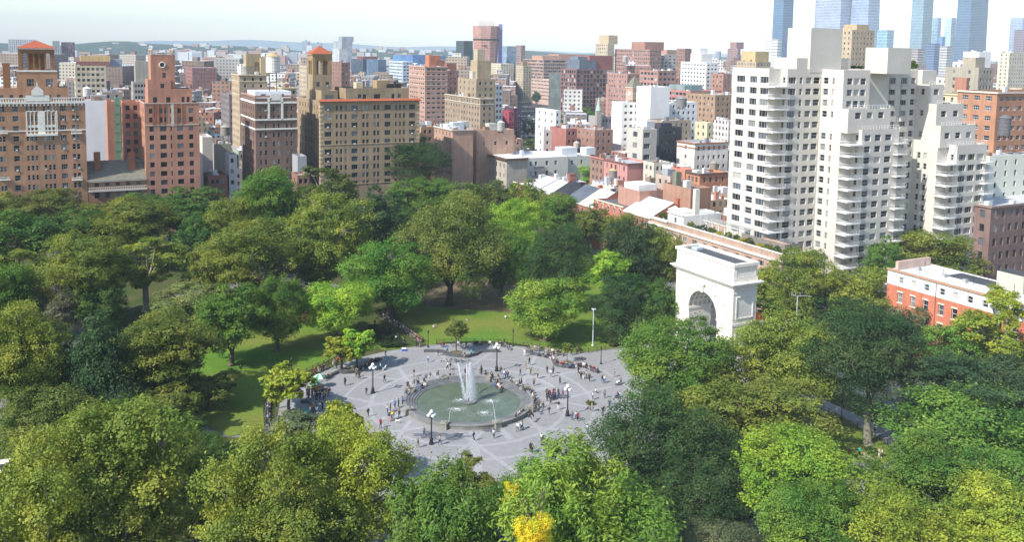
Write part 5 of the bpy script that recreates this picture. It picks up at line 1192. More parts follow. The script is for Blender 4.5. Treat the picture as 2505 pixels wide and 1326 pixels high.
u, z = B.toN(922, 196, 9); B.box('bulkhead', u, 9, pz-.4, 5.5, 5, z-pz+.4, (.36, .25, .14)); u, z = B.toN(872, 201, 9); B.box('bulkhead', u, 9, pz-.4, 2.6, 4, z-pz+.4, (.55, .45, .3))
u, z = B.toN(968, 205, 5); b = MB(); b.tube([(u, 6, pz-.4), (u, 6, z+1)], .5, IRON, 8); b.box((u-3, 7, pz-.1), (6, 0, 0), (0, .2, 0), (0, 0, 1.6), IRON); B.part('flue', b)
# tower
TY = 13.; t0, t1 = B.toN(765, 200, TY)[0], B.toN(812, 200, TY)[0]; tz = B.toN(790, 131, TY)[1]; d_ = t1-t0; zb = B.toN(790, 190, TY)[1]; zl = B.toN(790, 182, TY)[1]
B.block(t0-.5, t1+.5, TY-.5, TY+d_+.5, zt-5, B.toN(790, 219, TY)[1], S=None, E=None, roof=(.4, .35, .3), par=.1)
B.block(t0, t1, TY, TY+d_, zt-5, zl, S=None, E=([(d_*.28, 1.3), (d_*.76, 1.3)], [(B.toN(790, 211, TY)[1], 1.8)]), roof=(.1, .1, .1), par=.1)
b = MB(); zc_ = B.toN(790, 144, TY)[1]
for (x_, y_) in ((t0, TY), (t1-1.2, TY), (t0, TY+d_-1.2), (t1-1.2, TY+d_-1.2)): b.box((x_, y_, zl), (1.2, 0, 0), (0, 1.2, 0), (0, 0, zc_-zl), BRICK)
arches(b, (t0+1.2, TY+.05, 0), (1, 0), 2, d_-2.4, zl, zc_, .8, BRICK); arches(b, (t0+.05, TY+d_-1.2, 0), (0, -1), 2, d_-2.4, zl, zc_, .8, BRICK); arches(b, (t1-1.2, TY+d_-.05, 0), (-1, 0), 2, d_-2.4, zl, zc_, .8, BRICK)
b.box((t0, TY, zc_), (d_, 0, 0), (0, d_, 0), (0, 0, tz-zc_), BRICK); B.part('belfry', b, (.33, .225, .12))
B.trim('cornice', t0, t1, TY, TY+d_, tz-.5, tz, (.42, .32, .18), .35); b = MB(); hip(b, t0, t1, TY, TY+d_, tz+.01, 3.1, TILE, .6); B.part('tower_roof', b)
B.done(ac=.45)

# --- generic building behind, given the pixel of its near upper corner
def bg(xa, ytop, D, xl, xr, col, label, ns=None, ne=None, fh=3.3, ww=1.25, wh=1.7, m=None, roof=(.42, .42, .42), dl=None, dr=None, rot=GA, frame=(.4, .4, .38), style='far', nf=None, top=1.4, blk=None, caps=(), bands=(), trimc=None, cat='building', name='building', wmax=100, fin=True, ac=0):
    p = corner(xa, ytop, D); B = Bld(name, label, cat, p, rot, col, m, frame=frame, style=style, group=None); zt = p[2]
    Le = dr if dr else B.toN(xr, ytop)[0]; Ls = dl if dl else B.toW(xl, ytop)[0]
    if dl and xl is not None and not dr and xa > 800 and m != CURTAIN:
        q_ = B.toW(xl, ytop)[0]; Ls = q_ if 5 < q_ < 70 else dl
    Ls = min(max(Ls, 2), 110); Le = min(max(Le, 2), 160); B.zt = zt; B.Le = Le; B.Ls = Ls
    par_ = .9; ne = ne if ne is not None else max(1, int(Le/3.3)); ns = ns if ns is not None else max(1, int(Ls/3.6)); nf = nf or max(1, int(min(zt-1, 60)/fh))
    rows = fl(zt, nf, fh, wh, top)
    B.block(0, Le, 0, Ls, 0, zt, E=(eq(Le, ne, ww, .8) if ne else [], rows), S=(eq(Ls, ns, ww, .8) if ns else [], rows), roof=roof)
    if trimc: B.trim('cornice', 0, Le, 0, Ls, zt-.5, zt+.05, trimc, .45)
    for z_ in bands: B.trim('band', 0, Le, 0, Ls, zt-z_, zt-z_+.4, trimc or WHT, .2)
    for (fx, fy, dx, dy, h, c_) in caps: B.box('bulkhead', Le*fx, Ls*fy, zt-.9, dx, dy, h+.9, c_ or col)
    random.seed(int(xa*3+ytop))
    for k in range(random.choice((3, 4, 5)) if D < 900 and Le > 6 and Ls > 6 else 0):
        w_ = random.uniform(.8, 2.4); B.box('roof_vent', random.uniform(.6, Le-3.2), random.uniform(.6, max(.7, Ls-3.2)), zt-par_, w_, w_*random.uniform(.6, 1.2), random.uniform(1.0, 2.6), random.choice([(.55, .56, .58), (.3, .16, .1), (.2, .2, .21), (.62, .62, .6)]), PAINT)
    if fin: B.done(wmax)
    return B

# ------------------------------------------------------------------ the white balconied tower
n0 = 103.; wA, zt = on_n(1898, 168, n0); o = g(n0, wA)
B = Bld('apartment_tower', 'huge off white apartment tower with stacked balconies and stepped terraces at the right', 'building', o, col=(.56, .515, .44), m=STONE, frame=(.46, .46, .45), style='triple')
ZT = zt; FH = 3.02
def wy(px, n=0.): return B.toW(px, 400, n)[0]
def nx(px, w=0.): return B.toN(px, 400, w)[0]
rows = [(ZT-2.9-FH*i-1.5+.45, 1.75) for i in range(19)]
yl = wy(1783); yb = wy(1872)                          # south face from the left edge to the balcony notch
xB = nx(2000)                                         # east face runs back to the second wing
scols = lambda pxs, y1, n=0.: [(y1-(wy(a, n)+wy(c, n))/2, abs(wy(a, n)-wy(c, n))) for a, c in pxs]
B.block(0, xB+8, yb, yl, 0, ZT, S=(scols([(1794, 1814), (1826, 1843), (1851, 1871)], yl), rows), E=None, roof=(.5, .5, .48), sst='triple')
eb = 4.2                                              # the notch: the east face stands beside it
B.block(eb, xB+8, 0, yb-.002, 0, ZT, E=([(a-eb, b_) for a, b_ in B.ecols([(1920, 1938), (1947, 1954), (1962, 1976), (1981, 1996)], y=400)], rows), S=([( yb*.5, 1.1)], rows), roof=(.5, .5, .48))
# second wing, in three heights that step back at its east end
xC = xB; yC = wy(2076, xC); xE = nx(2196, yC)
C1 = B.toW(2058, 300, xC)[0]; C2 = B.toW(2073, 320, xC)[0]
zc1 = B.toW(2110, 322, xC)[1]; zc2 = B.toW(2110, 270, xC)[1]
def rws(lo, hi): return [(z, h) for z, h in rows if z > lo+.1 and z+h < hi-.1]
e1, e2, e3 = xE, B.toN(2178, 290, C2)[0], B.toN(2128, 200, C1)[0]
colC = lambda yw: [(yw-(wy(a, xC)+wy(c, xC))/2, abs(wy(a, xC)-wy(c, xC))) for a, c in ((2004, 2016), (2026, 2031), (2042, 2062))]
yW = -.002
notch = 4.4
B.block(xC, e1, yC+3.2, yW, 0, zc1, S=(colC(yW), rws(0, zc1)), E=None, roof=(.5, .5, .48))
B.block(xC+notch, e1-.01, yC, yC+3.198, 0, zc1-.01, E=([(a-xC-notch, b_) for a, b_ in B.ecols([(2113, 2128), (2138, 2153), (2163, 2179)], w=yC)], rws(0, zc1)), S=([(1.6, 1.1)], rws(0, zc1)), roof=(.5, .5, .48), est='triple')
B.block(xC+.01, e2, C2, yW-.01, zc1-.9, zc2, S=(colC(yW)[:2], rws(zc1, zc2)), E=(eq(e2-xC, 3, 2.2, 1.5), rws(zc1, zc2)), roof=(.5, .5, .48))
B.block(xC+.02, e3, C1, yW-.02, zc2-.9, ZT-.01, S=([c_ for c_ in colC(yW) if c_[0] < yW-C1], rws(zc2, ZT)), E=(eq(e3-xC, 3, 2.0, 1.2), rws(zc2, ZT)), roof=(.5, .5, .48))
# recessed link with bay windows, then the third wing
xR = e1; yR = yC+6.0; xD = nx(2232, yR)
B.block(e1-6, xD+8, yR, yl*.9, 0, ZT-.02, E=(([(6+(xD-e1)*.25, 2.6), (6+(xD-e1)*.6, 2.6), (6+(xD-e1)*.88, 1.8)]), rows), S=None, roof=(.5, .5, .48))
# bays on the recess
b = MB(); bx = (xD-e1)
for f_ in (.25, .6):
    x_ = e1+bx*f_; 
    for i, (z, h) in enumerate(rows): b.box((x_-1.45, yR-.7, z-1.5), (2.9, 0, 0), (0, .69, 0), (0, 0, 1.45), STONE)
B.part('bay', b, (.52, .49, .43))
yD = B.toW(2312, 450, xD)[0]; xF = B.toN(2411, 450, yD)[0]
lv = [(0, B.toW(2330, 358, xD)[1], 2312, 2408, 450), (None, B.toW(2330, 310, xD)[1], 2300, 2385, 335), (None, B.toW(2330, 257, xD)[1], 2290, 2355, 285), (None, B.toW(2270, 206, xD)[1], 2272, 2308, 230), (None, ZT-.03, 2256, 2290, 190)]
zlo = 0
for i, (_, zh, pa, pb, py) in enumerate(lv):
    ya = B.toW(pa, py, xD)[0]; xb = B.toN(pb, py, ya)[0]; L = xb-xD
    if i == 0:
        B.block(xD, xb, ya+3, yR-.03, 0, zh, S=([(yR-.03-(wy(a, xD)+wy(c, xD))/2, 1.1) for a, c in ((2242, 2250), (2258, 2266))], rws(0, zh)), E=None, roof=(.5, .5, .48))
        B.block(xD+4.2, xb-.01, ya, ya+2.998, 0, zh-.01, E=(eq(L-4.2, 3, 3.0, .6), rws(0, zh)), S=([(1.5, 1.0)], rws(0, zh)), roof=(.5, .5, .48), est='triple')
        zD0 = zh; xD1 = xb; yD = ya
    else:
        B.block(xD+.01*i, xb, ya, yR-.03-.01*i, zlo-.9, zh, S=([(yR-(wy(2242, xD)+wy(2250, xD))/2, 1.1)], rws(zlo, zh)), E=(eq(L, max(1, int(L/4.2)), 2.2, .6), rws(zlo, zh)), roof=(.5, .5, .48))
        q = MB(); q.box((xD+.3, ya-1.6, zlo-.9), (L, 0, 0), (0, 1.7, 0), (0, 0, .25), STONE); 
    zlo = zh
# roof houses
pw = STONE
def rh(pa, pb, py, xn, wd, ztop, name='roof_house', col=(.56, .53, .47), zb=ZT-.9):
    y0, z = B.toW(pb, py, xn); y1 = B.toW(pa, py, xn)[0]; return B.box(name, xn, y0, zb, wd, y1-y0, z-zb, col, STONE)
ya = B.toW(1985, 70, 12)[0]; za = B.toW(1985, 67, 12)[1]; yb2 = B.toW(1928, 70, 12)[0]; Lh = B.toN(2062, 75, ya)[0]-12
B.box('roof_house', 12, ya, ZT-.9, Lh, yb2-ya, za-ZT+.9, (.56, .53, .47), STONE)
ya2 = B.toW(1950, 140, 8)[0]; yb3 = B.toW(1895, 140, 8)[0]; za2 = B.toW(1950, 141, 8)[1]; B.box('roof_house', 8, ya2, ZT-.9, 4.5+Lh+4, yb3-ya2, za2-ZT+.9, (.55, .52, .46), STONE)
ya3 = B.toW(2173, 118, xC+12)[0]; za3 = B.toW(2173, 116, xC+12)[1]; yb4 = B.toW(2118, 118, xC+12)[0]; B.box('roof_house', xC+12, ya3, ZT-.9, B.toN(2231, 118, ya3)[0]-xC-12, yb4-ya3, za3-ZT+.9, (.56, .53, .47), STONE)
# balconies
def balc_mesh(w, d, side):
    b = MB(); b.box((0, 0, 0), (w, 0, 0), (0, d, 0), (0, 0, .3), PAINT)
    R_A = [((0, 0), (w, 0)), ((0, 0), (0, d)), ((w, 0), (w, d))]
    for (a, c) in R_A:
        a, c = np.array([*a, 0.]), np.array([*c, 0.]); L = np.linalg.norm(c-a); u = (c-a)/L; nrm_ = np.array([u[1], -u[0], 0])
        b.box(a+[0, 0, 1.2], c-a, np.array([.05, .05, 0])-abs(u)*.05, (0, 0, .07), PAINT)
        for i in range(int(L/.6)+1): b.box(a+u*min(L-.04, i*.6)+[0, 0, .3], (.04, 0, 0), (0, .04, 0), (0, 0, .9), PAINT)
    return b.mesh('balcony')
def balconies(x, y, w, d, zs, n_=99):
    me = balc_mesh(w, d, 0)
    for z in zs[:n_]: link('balcony', me, B.r, (.62, .62, .61), (x, y, z))
sl_ = [ZT-2.9-FH*i-2.05 for i in range(19)]
balconies(-1.0, -1.0, eb+1.2, yb+1.0, sl_)
balconies(xC-.9, yC-1.0, notch+1.0, 4.1, [z for z in sl_ if z < zc1-3])
balconies(xE-2.2, yC-1.6, 4.2, 1.58, [z for z in sl_ if z < zc1-3])
balconies(xD-.8, yD-1.0, 5.0, 4.0, [z for z in sl_ if z < zD0-3])
balconies(xD1-2.2, yD-1.6, 4.2, 1.58, [z for z in sl_ if z < zD0-3])
balconies(2.0, yl+.0, 4.5, 1.5, sl_[:16])
b = MB()                                              # rails along the terraces
def rail(x0, y0, x1, y1, z):
    a, c = np.array([x0, y0, z]), np.array([x1, y1, z]); L = np.linalg.norm(c-a); u = (c-a)/L
    b.tube([a+[0, 0, 1.0], c+[0, 0, 1.0]], .05, PAINT, 5); b.tube([a+[0, 0, .5], c+[0, 0, .5]], .03, PAINT, 4)
    for i in range(int(L/1.1)+1): p = a+u*min(L, i*1.1); b.tube([p, p+[0, 0, 1.0]], .04, PAINT, 4)
rail(xC+.2, yC+3.3, xC+.2, C2, zc1); rail(xC+notch, yC+.1, e1, yC+.1, zc1); rail(xC+.2, C2+.1, e2, C2+.1, zc2); rail(xD+.3, yD+.1, xD1, yD+.1, zD0)
zlo = zD0
for i, (_, zh, pa, pb, py) in list(enumerate(lv))[1:4]: ya = B.toW(pa, py, xD)[0]; rail(xD+.2, ya+.1, B.toN(pb, py, ya)[0], ya+.1, zh)
B.part('railing', b, (.75, .75, .74))
B.done(ac=0)
TWR = B
for i, (x, y, yy, w_) in enumerate(((2060, 168, 0, 1), (2205, 160, 0, 1))):
    p = atY(x, y, 262 if i else 258); me = proto('bush0')[0]
    for j in range(3 if i else 5): tag(link('roof_plant', me, None, COL['mid'], (p[0]+j*1.5, p[1]-.6*j, ZT+(.5 if not i else 1.3)), j, (1.0+.7*i, 1.0+.7*i, .8+1.2*i)), f'green roof plant number {j+1} from the left, {"on the lower" if not i else "by the upper"} terrace of the white tower', 'plant', 'roof plants of the white tower')

# low brick podium in front of the tower, with a roof garden
nf_ = 93.; wP, zP = on_n(1913, 623, nf_); B = Bld('apartment_building', 'long low pale orange brick wing with white cornice and roof garden, behind the arch', 'building', g(nf_, wP), col=(.43, .27, .19), frame=(.6, .6, .58), style='triple')
Lw = B.toW(1587, 544)[0]; rowsP = [(zP-3.2-3.1*i-1.3, 1.4) for i in range(5)]
B.block(0, 11, 0, Lw, 0, zP, S=([(Lw-x_, 2.2 if k % 3 else 1.4) for k, x_ in enumerate(np.arange(3, Lw-2, 4.4))], rowsP), E=(eq(11, 3, 1.4), rowsP), roof=(.32, .3, .27), par=1.3)
b = MB(); b.box((-.4, -.4, zP-2.1), (.42, 0, 0), (0, Lw+.4, 0), (0, 0, .5), PAINT); b.box((.021, -.4, zP-2.1), (11, 0, 0), (0, .42, 0), (0, 0, .5), PAINT); b.box((-.12, -.12, zP), (.6, 0, 0), (0, Lw, 0), (0, 0, .2), PAINT); b.box((.481, -.12, zP), (10.6, 0, 0), (0, .5, 0), (0, 0, .2), PAINT); B.part('cornice', b, WHT)
b = MB(); b.box((3, 2, zP-1.2), (.15, 0, 0), (0, 16, 0), (0, 0, 3.0), WOOD); b.box((3, 2, zP-1.2), (6, 0, 0), (0, .15, 0), (0, 0, 3), WOOD); B.part('roof_screen', b, (.2, .18, .16))
b = MB()
for i in range(7): b.box((4, 18+i*2.6, zP-1.2), (.3, 0, 0), (0, .3, 0), (0, 0, 3.3), PAINT)
b.box((3.6, 17.6, zP+2.1), (.25, 0, 0), (0, 17, 0), (0, 0, .2), PAINT)
for i in range(16): b.box((3.4, 17.8+i*1.05, zP+2.31), (4.5, 0, 0), (0, .12, 0), (0, 0, .15), PAINT)
B.part('pergola', b, (.66, .64, .58))
b = MB(); b.box((3.5, Lw-12, zP-1.2), (6, 0, 0), (0, 7, 0), (0, 0, 4.0), STONE); b.poly([(3.3, Lw-12.3, zP+2.8), (3.3, Lw-4.7, zP+2.8), (3.3, Lw-8.5, zP+4.4)][::-1], STONE); B.part('roof_house', b, (.74, .73, .7))
B.done(wmax=60)
random.seed(3)
for i in range(16):
    yy = 4+i*(Lw-8)/15; p = B.o+B.N*(1.6+random.random()*1.2)+B.W*yy; me = proto('bush0' if i % 3 else 'small1')[0]; s_ = random.uniform(.9, 1.5)
    q = pr((p[0], p[1], zP)); tag(link('roof_plant', me, None, COL[['mid', 'olive', 'yel', 'sage', 'gold'][(i*7) % 5 if i != 4 else 4]], (p[0], p[1], zP-.5+s_*.6), i, (s_, s_, s_)), f'roof garden shrub on the low brick wing, number {16-i} counted from the left', 'shrub', 'roof garden shrubs behind the arch')

# --- red house in front right
wH, zH = on_n(2172, 658, nf_); wE, _ = on_n(2560, 760, nf_)
B = Bld('town_house', 'red brick terrace house with a white top storey and white roof at the right edge', 'building', g(nf_, wE), col=(.52, .13, .05), frame=(.66, .64, .6), style='sash')
Lh = wH-wE; px_s = [(2197, 2207), (2228, 2240), (2259, 2272), (2297, 2311), (2331, 2344), (2367, 2380), (2405, 2418), (2440, 2455), (2480, 2495)]
cs = [(Lh-(B.toW((a+c)/2, 720)[0]), 1.25) for a, c in px_s]
B.block(0, 13, 0, Lh, 0, zH-3.1, S=(cs, [(zH-6.6, 2.2), (zH-10.8, 2.4), (zH-15, 2.6), (.9, 2.6)]), roof=(.6, .6, .6), par=.05)
w_ = MB(); m_ = B.m; B.m = PAINT; B.block(0.01, 12.99, 0.01, Lh-.01, zH-3.1, zH, S=(cs, [(zH-2.4, 1.4)]), roof=(.66, .67, .7), wall=w_, par=.25); B.part('top_storey', w_, (.76, .75, .72)); B.m = m_
for c_, w in cs:
    for z, h in ((zH-6.6, 2.2), (zH-10.8, 2.4)):
        yy = Lh-c_; b = MB(); b.box((-.12, yy-w/2-.12, z+h), (.1, 0, 0), (0, w+.24, 0), (0, 0, .32), PAINT); B.part('lintel', b, (.62, .56, .45)); b = MB(); b.box((-.16, yy-w/2-.12, z-.2), (.15, 0, 0), (0, w+.24, 0), (0, 0, .2), PAINT); B.part('sill', b, (.62, .56, .45))
B.trim('cornice', 0, 13, 0, Lh, zH-.05, zH+.35, (.42, .24, .15), .35)
b = MB(); yy = Lh-cs[2][0]-2.3+0; b.tube([(-.12, yy, 2), (-.12, yy, zH-.3)], .08, PAINT, 6); B.part('drain_pipe', b, (.25, .12, .1))
u, z = B.toW(2190, 628, 9); B.box('party_wall', 2, Lh-1, zH-.2, 10.5, .7, 1.8, (.5, .36, .3))
b = MB(); b.box((8.2, Lh*.28, zH-.3), (4, 0, 0), (0, 5.6, 0), (0, 0, 3.6), STONE); B.part('roof_house', b, (.48, .44, .38)); b = MB(); b.box((8.4, Lh*.28+.2, zH+3.3), (3.6, 0, 0), (0, 5.2, 0), (0, 0, .1), ROOF); B.part('roof_house_top', b, (.06, .065, .07))
b = MB(); b.box((8.5, Lh*.22, zH-.3), (1.0, 0, 0), (0, 1.1, 0), (0, 0, 5.2), STONE); b.box((8.6, Lh*.22+.1, zH+4.9), (.8, 0, 0), (0, .9, 0), (0, 0, .8), PAINT); B.part('chimney', b, (.45, .43, .38))
b = MB(); b.box((6.5, .5, zH-.3), (6, 0, 0), (0, 5.5, 0), (0, 0, 3.2), STONE); B.part('roof_house', b, (.5, .46, .41))
for f_ in (.9, .72, .58, .4): B.box('roof_vent', 5.5, Lh*f_, zH-.26, .9, .9, .75, (.35, .34, .33), PAINT)
b = MB()
for f_ in (.88, .75, .55, .46, .3): b.tube([(6.5, Lh*f_, zH-.3), (6.5, Lh*f_, zH+1.9)], .05, IRON, 5)
B.part('vent_pipe', b)
b = MB(); b.box((7.6, Lh*.35, zH-.24), (5, 0, 0), (0, Lh*.4, 0), (0, 0, .1), ROOF); B.part('dark_roof_strip', b, (.07, .075, .085))
B.done(ac=.2)

# --- terrace of row houses along the north side
def row(x0, x1, y0, y1, col, label, kind='flat', roofc=(.62, .63, .65), cols=3, style='sash', depth=14, frame=(.6, .58, .55), n=nf_, topc=None, chim=(), rise=4.0):
    w1, _ = on_n(x0, y0, n); w0, z = on_n(x1, y1, n); B = Bld('town_house', label, 'house', g(n, w0), col=col, frame=frame, style=style, group='terrace houses along the north of the square'); L = w1-w0
    rows_ = [(z-2.9, 1.9), (z-6.6, 2.1), (z-10, 2.1)]
    ze = z
    B.block(0, depth, 0, L-.01, 0, ze, S=(eq(L, cols, 1.1, .5), rows_), E=(eq(depth, 2, 1), rows_[1:]), roof=roofc, par=.5 if kind == 'flat' else .03)
    B.trim('cornice', 0, depth, 0, L-.02, ze-.05, ze+.35, topc or (.62, .58, .5), .4, 'S')
    if kind == 'gable':
        b = MB(); M_ = ROOF; b.quad((-.3, L, ze+.36), (-.3, 0, ze+.36), (depth*.62, 0, ze+rise), (depth*.62, L, ze+rise), M_); b.quad((depth*.62, L, ze+rise), (depth*.62, 0, ze+rise), (depth+.2, 0, ze), (depth+.2, L, ze), M_)
        B.part('gable_roof', b, roofc); b = MB()
        for yy in (0.005, L-.005): b.poly([(0, yy, ze), (depth, yy, ze), (depth*.62, yy, ze+rise-.05)], BRICK)
        B.part('gable_wall', b, col)
    for (fx, fy, w_, h_, c_) in chim: B.box('chimney', depth*fx, L*fy, ze, w_, 1.1, h_+(rise*.6 if kind == 'gable' else 0), c_ or (.38, .16, .09))
    B.done(wmax=12); B.L = L; return B
RB = (.40, .15, .09)
row(1257, 1290, 440, 455, RB, 'low brick house with a flat white roof at the far left end of the terrace', roofc=(.6, .62, .64), chim=((.5, .3, 2, 1.5, (.7, .72, .75)), (.7, .6, 3, 1.2, (.6, .62, .64))))
row(1290, 1317, 455, 466, RB, 'brick house with pale roof and tall white chimney stack, second from the left of the terrace', 'gable', (.52, .54, .56), chim=((.6, .2, 1.2, 3.2, (.68, .69, .7)),))
row(1317, 1347, 466, 477, RB, 'terrace house with a light grey sloping roof', 'gable', (.58, .6, .62), chim=((.6, .1, 1.2, 2.6, (.5, .14, .07)),))
row(1347, 1382, 477, 488, RB, 'terrace house with a black sloping roof', 'gable', (.035, .037, .045), rise=5, chim=((.5, .1, 1.3, 2.6, (.05, .05, .06)),))
row(1382, 1417, 488, 499, RB, 'terrace house with a slate blue sloping roof', 'gable', (.11, .13, .16), rise=5, chim=((.6, .05, 1.4, 2.9, (.45, .16, .09)),))
row(1417, 1452, 499, 510, RB, 'terrace house with a white sloping roof beside the arched windows', 'gable', (.66, .66, .64), rise=5, chim=((.7, .4, 1.4, 2.4, (.08, .08, .09)),))
B = row(1452, 1526, 484, 508, (.52, .14, .08), 'taller red house with arched windows and cream cornice in the terrace', 'flat', (.13, .13, .14), cols=5, topc=(.62, .56, .42), chim=((.4, .2, 2.4, 3.2, (.55, .5, .42)), (.6, .75, 1.6, 3.0, (.2, .2, .22))))
w_ = eq(B.L, 5, 1.1, .5)
b = MB()
for c_, w in w_: yy = B.L-c_; b.tube([(-.06, yy+.75*math.cos(t), on_n(1526, 508, nf_)[1]-1.0+.75*math.sin(t)-.1) for t in np.linspace(0, math.pi, 9)], .14, PAINT, 5)
B.part('arch_moulding', b, (.66, .6, .48))
row(1526, 1592, 520, 536, RB, 'terrace house with a broad white sloping roof and a red chimney', 'gable', (.70, .70, .70), cols=5, rise=4.5, chim=((.75, .05, 1.6, 2.8, (.40, .13, .07)),))
row(1592, 1634, 532, 545, (.6, .56, .5), 'grey walled terrace house next to the small white house', 'flat', (.55, .56, .57), chim=((.5, .5, 3, 2, (.5, .5, .48)),))
row(1634, 1672, 518, 529, (.74, .73, .70), 'small white house with a dark tall window at the end of the terrace', 'flat', (.6, .6, .6), cols=1, frame=(.1, .1, .1), chim=((.3, .02, 1.6, 7.5, (.66, .63, .55)),))

# --- corner house with pale side wall
p = on_n(1240, 388, 104); B = Bld('apartment_building', 'tan corner house with dark cornice and long whitewashed side wall under a white roof', 'building', g(104, p[0]), col=(.42, .37, .29), frame=(.45, .43, .4)); zt = p[1]
S_ = B.toW(1182, 373)[0]; r_ = [(zt-4.3-4.3*i, 1.9) for i in range(3)]
B.block(0, 10, 0, S_, 0, zt, S=(eq(S_, 6, 1.1, .8), r_), E=None, roof=(.74, .75, .76), par=.25)
B.trim('cornice', 0, 10, 0, S_, zt-.8, zt+.05, (.13, .075, .05), .9)
w_ = MB(); m_ = B.m; B.m = STONE; x2 = B.toN(1390, 385, 1.5)[0]; x3 = B.toN(1446, 385, 3)[0]
B.block(10.01, x2, 1.5, S_+2, 0, zt-.4, E=([(2.5, 1.1), (5, 1.1), (10.5, 1.3), (15, 1.3), (21, 1.5), (28, 1.5)], [(zt-3.9, 1.9), (zt-8.2, 1.9)]), roof=(.74, .75, .76), wall=w_, par=.3)
B.block(x2+.01, x3, 3, S_+2, 0, zt-.8, E=([(3, 1.2), (8, 1.2)], [(zt-4.4, 1.9)]), roof=(.74, .75, .76), wall=w_, par=.3); B.part('side_wall', w_, (.60, .60, .54)); B.m = m_
b = MB(); zz = zt-8.5; b.box((14, .6, zz), (7, 0, 0), (0, .9, 0), (0, 0, .1), IRON); b.box((14, .6, zz+4), (5, 0, 0), (0, .9, 0), (0, 0, .1), IRON); b.box((3.0+10, .6, zz), (4, 0, 0), (0, .9, 0), (0, 0, .1), IRON)
for x_ in (14, 17, 21): b.tube([(x_, .65, zz), (x_, .65, zz+5)], .05, METAL, 4)
b.tube([(15, .8, zz), (20, .8, zz+4)], .12, METAL, 4); B.part('fire_escape', b, (.3, .17, .1))
for (x_, y_, dx, dy, h) in ((9, 4, 1.4, 1.4, 3), (30, 5, 8, 6, 3.2), (44, 7, 5, 5, 2.5)): B.box('bulkhead', x_, y_, zt-1, dx, dy, h+.7, (.68, .70, .74), STONE)
B.done()
# ------------------------------------------------------------------ hand placed buildings behind, near to far
RED, BRN, TAN, CRM, WHI, GRY, PNK, DRK, ORG = (.31, .165, .12), (.22, .12, .08), (.40, .30, .18), (.58, .50, .33), (.72, .71, .68), (.40, .38, .35), (.46, .23, .18), (.05, .05, .06), (.44, .20, .10)
bg(1166, 319, 388, 1150, 1258, (.47, .27, .17), 'right half of the blank brick building, with two white framed windows', ns=0, ne=3, nf=1, top=5, fh=9, dl=14, roof=(.6, .61, .63), frame=(.65, .6, .55), style='sash', caps=((.4, .4, 4, 4, 2.6, (.48, .47, .42)),))
bg(1107, 317, 372, 1062, 1158, (.46, .26, .165), 'brick building with white trimmed windows on its left face and a blank long brick wall', ns=5, ne=0, dl=16, roof=(.6, .61, .63), trimc=(.6, .56, .5), frame=(.65, .6, .55), style='sash', caps=((.3, .3, 5, 4, 2.4, (.5, .55, .6)), (.12, .4, 6, 5, 1.5, (.6, .62, .65)), (.75, .4, 4, 4, 2.6, (.48, .47, .42))))
bg(203, 246, 360, 190, 259, (.74, .73, .72), 'plain white blank walled building between the two brick blocks', ns=0, ne=0, dl=10, m=STONE, roof=(.5, .5, .5), caps=((.35, .3, 6, 4, 2, (.35, .33, .3)),))
bg(495, 335, 335, 489, 520, (.62, .58, .50), 'narrow pale rendered party wall next to the red brick tower block', ns=0, ne=0, dl=14, m=STONE, roof=(.4, .4, .4))
bg(524, 352, 350, 518, 566, (.36, .35, .28), 'grey plaster building with a tank frame on its roof', ns=1, ne=0, dl=12, m=STONE, roof=(.2, .2, .2))
bg(560, 378, 322, 556, 580, (.42, .44, .46), 'narrow grey house beside the dark corner block', ns=0, ne=2, dl=8, m=STONE, fh=4, ww=1.2)
bg(508, 430, 318, 500, 556, (.26, .10, .07), 'low dark red yard houses in the alley', ns=2, ne=3, dl=10, roof=(.35, .18, .1))
bg(728, 382, 315, 722, 750, (.30, .31, .33), 'grey rendered box left of the tan block', ns=0, ne=0, dl=8, m=STONE)
bg(727, 428, 305, 722, 757, (.30, .14, .10), 'small low house with a bright grey roof among the back trees', ns=1, ne=3, dl=8, fh=3, roof=(.6, .65, .68))
bg(1030, 310, 400, 1022, 1062, (.40, .22, .10), 'low orange brick building right of the tan block', ns=1, ne=2, dl=14)
# narrow tower house and its neighbours
bg(1573, 316, 368, 1536, 1607, (.44, .42, .36), 'narrow cream fronted tower house with grey side wall', ns=1, ne=2, dl=10, fh=4.6, ww=3.2, wh=2.2, m=STONE, roof=(.4, .4, .42), trimc=None, style='triple', caps=((.6, .3, 4, 4, 3, (.5, .5, .52)),))
bg(1612, 312, 385, 1604, 1668, DRK, 'black painted building right of the narrow tower house', ns=1, ne=5, dl=12, fh=4.2, ww=1.1, frame=(.04, .04, .05), roof=(.05, .05, .06), caps=((.3, .3, 6, 4, 1.5, (.06, .06, .07)),))
bg(1535, 400, 345, 1478, 1537, (.55, .22, .19), 'pink painted row house left of the narrow tower house', ns=5, ne=0, dr=12, fh=4.2, ww=1.1, wh=1.9, roof=(.45, .46, .48), trimc=(.2, .1, .08), frame=(.4, .1, .08))
bg(1478, 388, 372, 1444, 1486, RED, 'red brick row house behind the pink one', ns=3, ne=1, dr=12, roof=(.5, .5, .52), trimc=(.5, .2, .15))
bg(1600, 398, 340, 1574, 1640, (.52, .49, .38), 'low cream house beside the narrow tower house', ns=2, ne=3, dl=12, fh=3.8, roof=(.5, .52, .54))
bg(1650, 408, 335, 1620, 1690, (.70, .70, .68), 'white fronted low house in the second row', ns=2, ne=3, dl=12, fh=3.8, roof=(.62, .64, .66))
bg(1676, 415, 322, 1640, 1700, (.55, .18, .10), 'brick house with peaked pediment left of the orange row', ns=2, ne=2, dl=9, fh=3.8)
bg(1712, 425, 312, 1678, 1780, (.50, .19, .08), 'orange red brick row house against the white tower', ns=3, ne=4, fh=4, ww=1.1, wh=1.9, dl=12, roof=(.25, .15, .12), trimc=(.12, .08, .07), style='sash')
